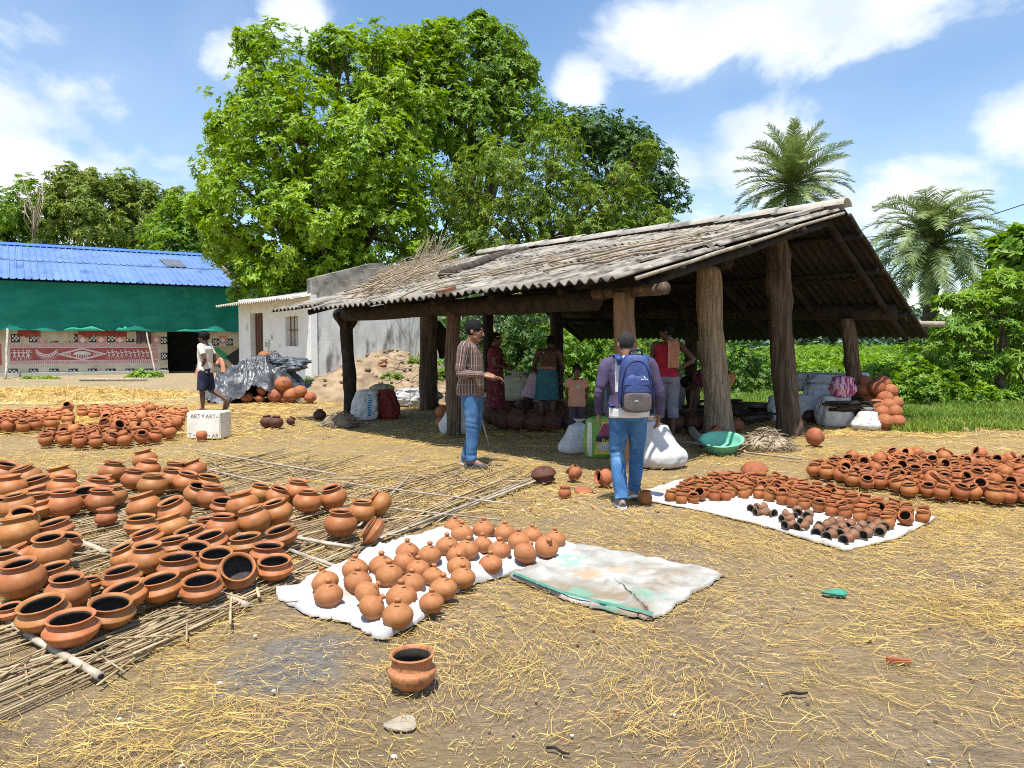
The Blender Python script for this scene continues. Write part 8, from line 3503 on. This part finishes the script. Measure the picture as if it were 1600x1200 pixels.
# --- man in a red vest, seen from behind, head turned left, hand on hip
g = G(1058, 691)
J = joints(face=(-1, .35, -.1), shR=(.19, -.01, 1.39), elR=(.40, -.10, 1.17), wrR=(.20, -.13, 1.04), hdR=(-.8, .3, -.4), palmR=(0, -1, .2), shL=(-.185, 0, 1.39), elL=(-.24, .06, 1.12), wrL=(-.26, .16, .88))
o, pt, M = body(J, 'person in a red vest and grey cropped trousers with an orange towel over the shoulder', (g.x, 11.3, 0), R_(78), 1.02, SKIN_D, .010)
face_parts(pt, M, o)
hair_cap(pt, M, o, HAIR, front=.055, nape=-.055)
shirt(J, o, mat('red_vest', (.32, .012, .03), (.42, .025, .05), 7, .85, .2, 40), .014, 1, .03, 1.0, .012, .008, name='vest', collar=False, armless=True, seed=20)
trousers(J, o, mat('grey_trousers', (.16, .165, .21), (.23, .235, .285), 6, .9, .2, 40), .78, .012, .009, seed=21, fat=1.05)
mb = MB()
TOWEL = mat('orange_towel', (.48, .20, .12), (.58, .28, .18), 9, .95, .4, 60)
V, F = [], []
pts = cr([(.05, .13, 1.16), (.06, .12, 1.30), (.075, .05, 1.455), (.09, -.06, 1.475), (.10, -.145, 1.36), (.10, -.155, 1.16), (.10, -.15, 1.05)], 5)
for i, p in enumerate(pts):
    for q in range(7):
        a = (q / 6 - .5)
        V.append((p.x + a * .17, p.y + .012 * math.sin(q * 2.4 + i * .2) - abs(a) * .02, p.z - abs(a) * .03))
for i in range(len(pts) - 1):
    for q in range(6):
        F.append((i * 7 + q, i * 7 + q + 1, (i + 1) * 7 + q + 1, (i + 1) * 7 + q))
mb.add(V, F, 0, True)
mb.add([(x, y + (.012 if y > 0 else -.012), z + .008) for x, y, z in V], [f[::-1] for f in F], 0, True)
mb.build('towel', TOWEL, o)

# --- worker bent double behind the pale post
J = joints(pelvis=(0, -.12, .84), waist=(0, .04, .92), chest=(0, .24, .90), neck=(0, .40, .84), head=(0, .52, .76), face=(0, .5, -1), hup=(0, 1, .3), shR=(.18, .35, .86), elR=(.22, .40, .58), wrR=(.18, .44, .34),
           shL=(-.18, .35, .86), elL=(-.22, .40, .58), wrL=(-.18, .44, .34), hipR=(.09, -.12, .82), hipL=(-.09, -.12, .82), knR=(.12, .02, .45), knL=(-.12, .02, .45), anR=(.12, -.10, .085), anL=(-.12, -.10, .085))
o, pt, M = body(J, 'person bent double at work, half hidden behind the pale post', (at(1128, 650, 12.2).x, 12.4, 0), R_(176), 1.0, SKIN_D, .011)
face_parts(pt, M, o)
hair_cap(pt, M, o, HAIR, front=.055, nape=-.06)
OCH = mat('ochre_wrap', (.42, .17, .05), (.52, .24, .08), 8, .9, .2, 30)
trousers(J, o, OCH, .5, .013, .010, name='wrap', seed=23, fat=1.1)
shirt(J, o, mat('maroon_shirt', (.10, .015, .03), (.15, .03, .05), 6, .9), .016, .5, .0, 1.0, .013, .008, collar=False, seed=24)

# --- boy walking left with an orange cloth in his hands
g = G(321, 645)
J = joints(pelvis=(0, 0, .94), face=(-.05, 1, -.05), shR=(.17, 0, 1.39), elR=(.21, -.10, 1.13), wrR=(.16, .14, 1.0), hdR=(-.2, 1, -.2), shL=(-.17, 0, 1.39), elL=(-.21, -.12, 1.13), wrL=(-.15, -.02, .98), hdL=(.2, .8, -.3),
           knL=(-.09, .03, .50), anL=(-.085, .03, .085), knR=(.095, -.03, .50), anR=(.10, -.40, .27), toeR=(.1, .45, -.9))
o, pt, M = body(J, 'person, a boy in a white T-shirt and dark shorts walking left with an orange cloth', (g.x, g.y + .05, 0), R_(172), .985, SKIN_D, .0095, girth=.90)
face_parts(pt, M, o)
hair_cap(pt, M, o, HAIR, front=.050, nape=-.055, thick=1.8, rough=.008)
shirt(J, o, mat('cream_tshirt', (.62, .58, .48), (.72, .69, .60), 6, .9, .2, 40), .022, .62, .10, .94, .011, .010, collar=False, seed=26, loose=1.1)
trousers(J, o, mat('navy_shorts', (.012, .015, .04), (.03, .035, .07), 6, .9, third=(.05, .12, .22), tscale=9, tlo=.64, thi=.68), .53, .011, .009, name='shorts', seed=27, fat=1.08)
for s in 'RL':
    shoe(J, s, o, SHOE_GREY, SHOE_DARK, name='sandal', flip=True)
# the cloth he carries
mb = MB()
V, F = [], []
CLO = mat('orange_cloth', (.55, .20, .10), (.68, .34, .22), 7, .95, .3, 30, third=(.70, .52, .44), tscale=6, tlo=.55, thi=.7)
for side, pts in (('a', cr([(.16, .26, .74), (.17, .27, .86), (.16, .20, 1.0), (.20, .02, 1.01), (.22, -.16, 1.05), (.20, -.24, 1.12), (.18, -.29, 1.0), (.17, -.30, .86)], 5)),):
    for i, p in enumerate(pts):
        t = (pts[min(i + 1, len(pts) - 1)] - pts[max(i - 1, 0)]).normalized()
        nn = Vector((1, 0, 0)).cross(t).normalized()
        w = .038 + .018 * abs(i / len(pts) - .5) * 2
        for q in range(9):
            a = 2 * math.pi * q / 9
            rr_ = w * (1 + .22 * math.sin(3 * a + i * .35))
            V.append(p + Vector((1, 0, 0)) * (rr_ * .55 * math.cos(a)) + nn * (rr_ * math.sin(a)))
    for i in range(len(pts) - 1):
        for q in range(9):
            F.append((i * 9 + q, i * 9 + (q + 1) % 9, (i + 1) * 9 + (q + 1) % 9, (i + 1) * 9 + q))
mb.add(V, F, 0, True)
c = mb.build('carried_cloth', CLO)
c.location = o.location
c.rotation_euler = o.rotation_euler
c.scale = o.scale
tag(c, 'orange and pink cloth carried in both hands by the boy', 'cloth')
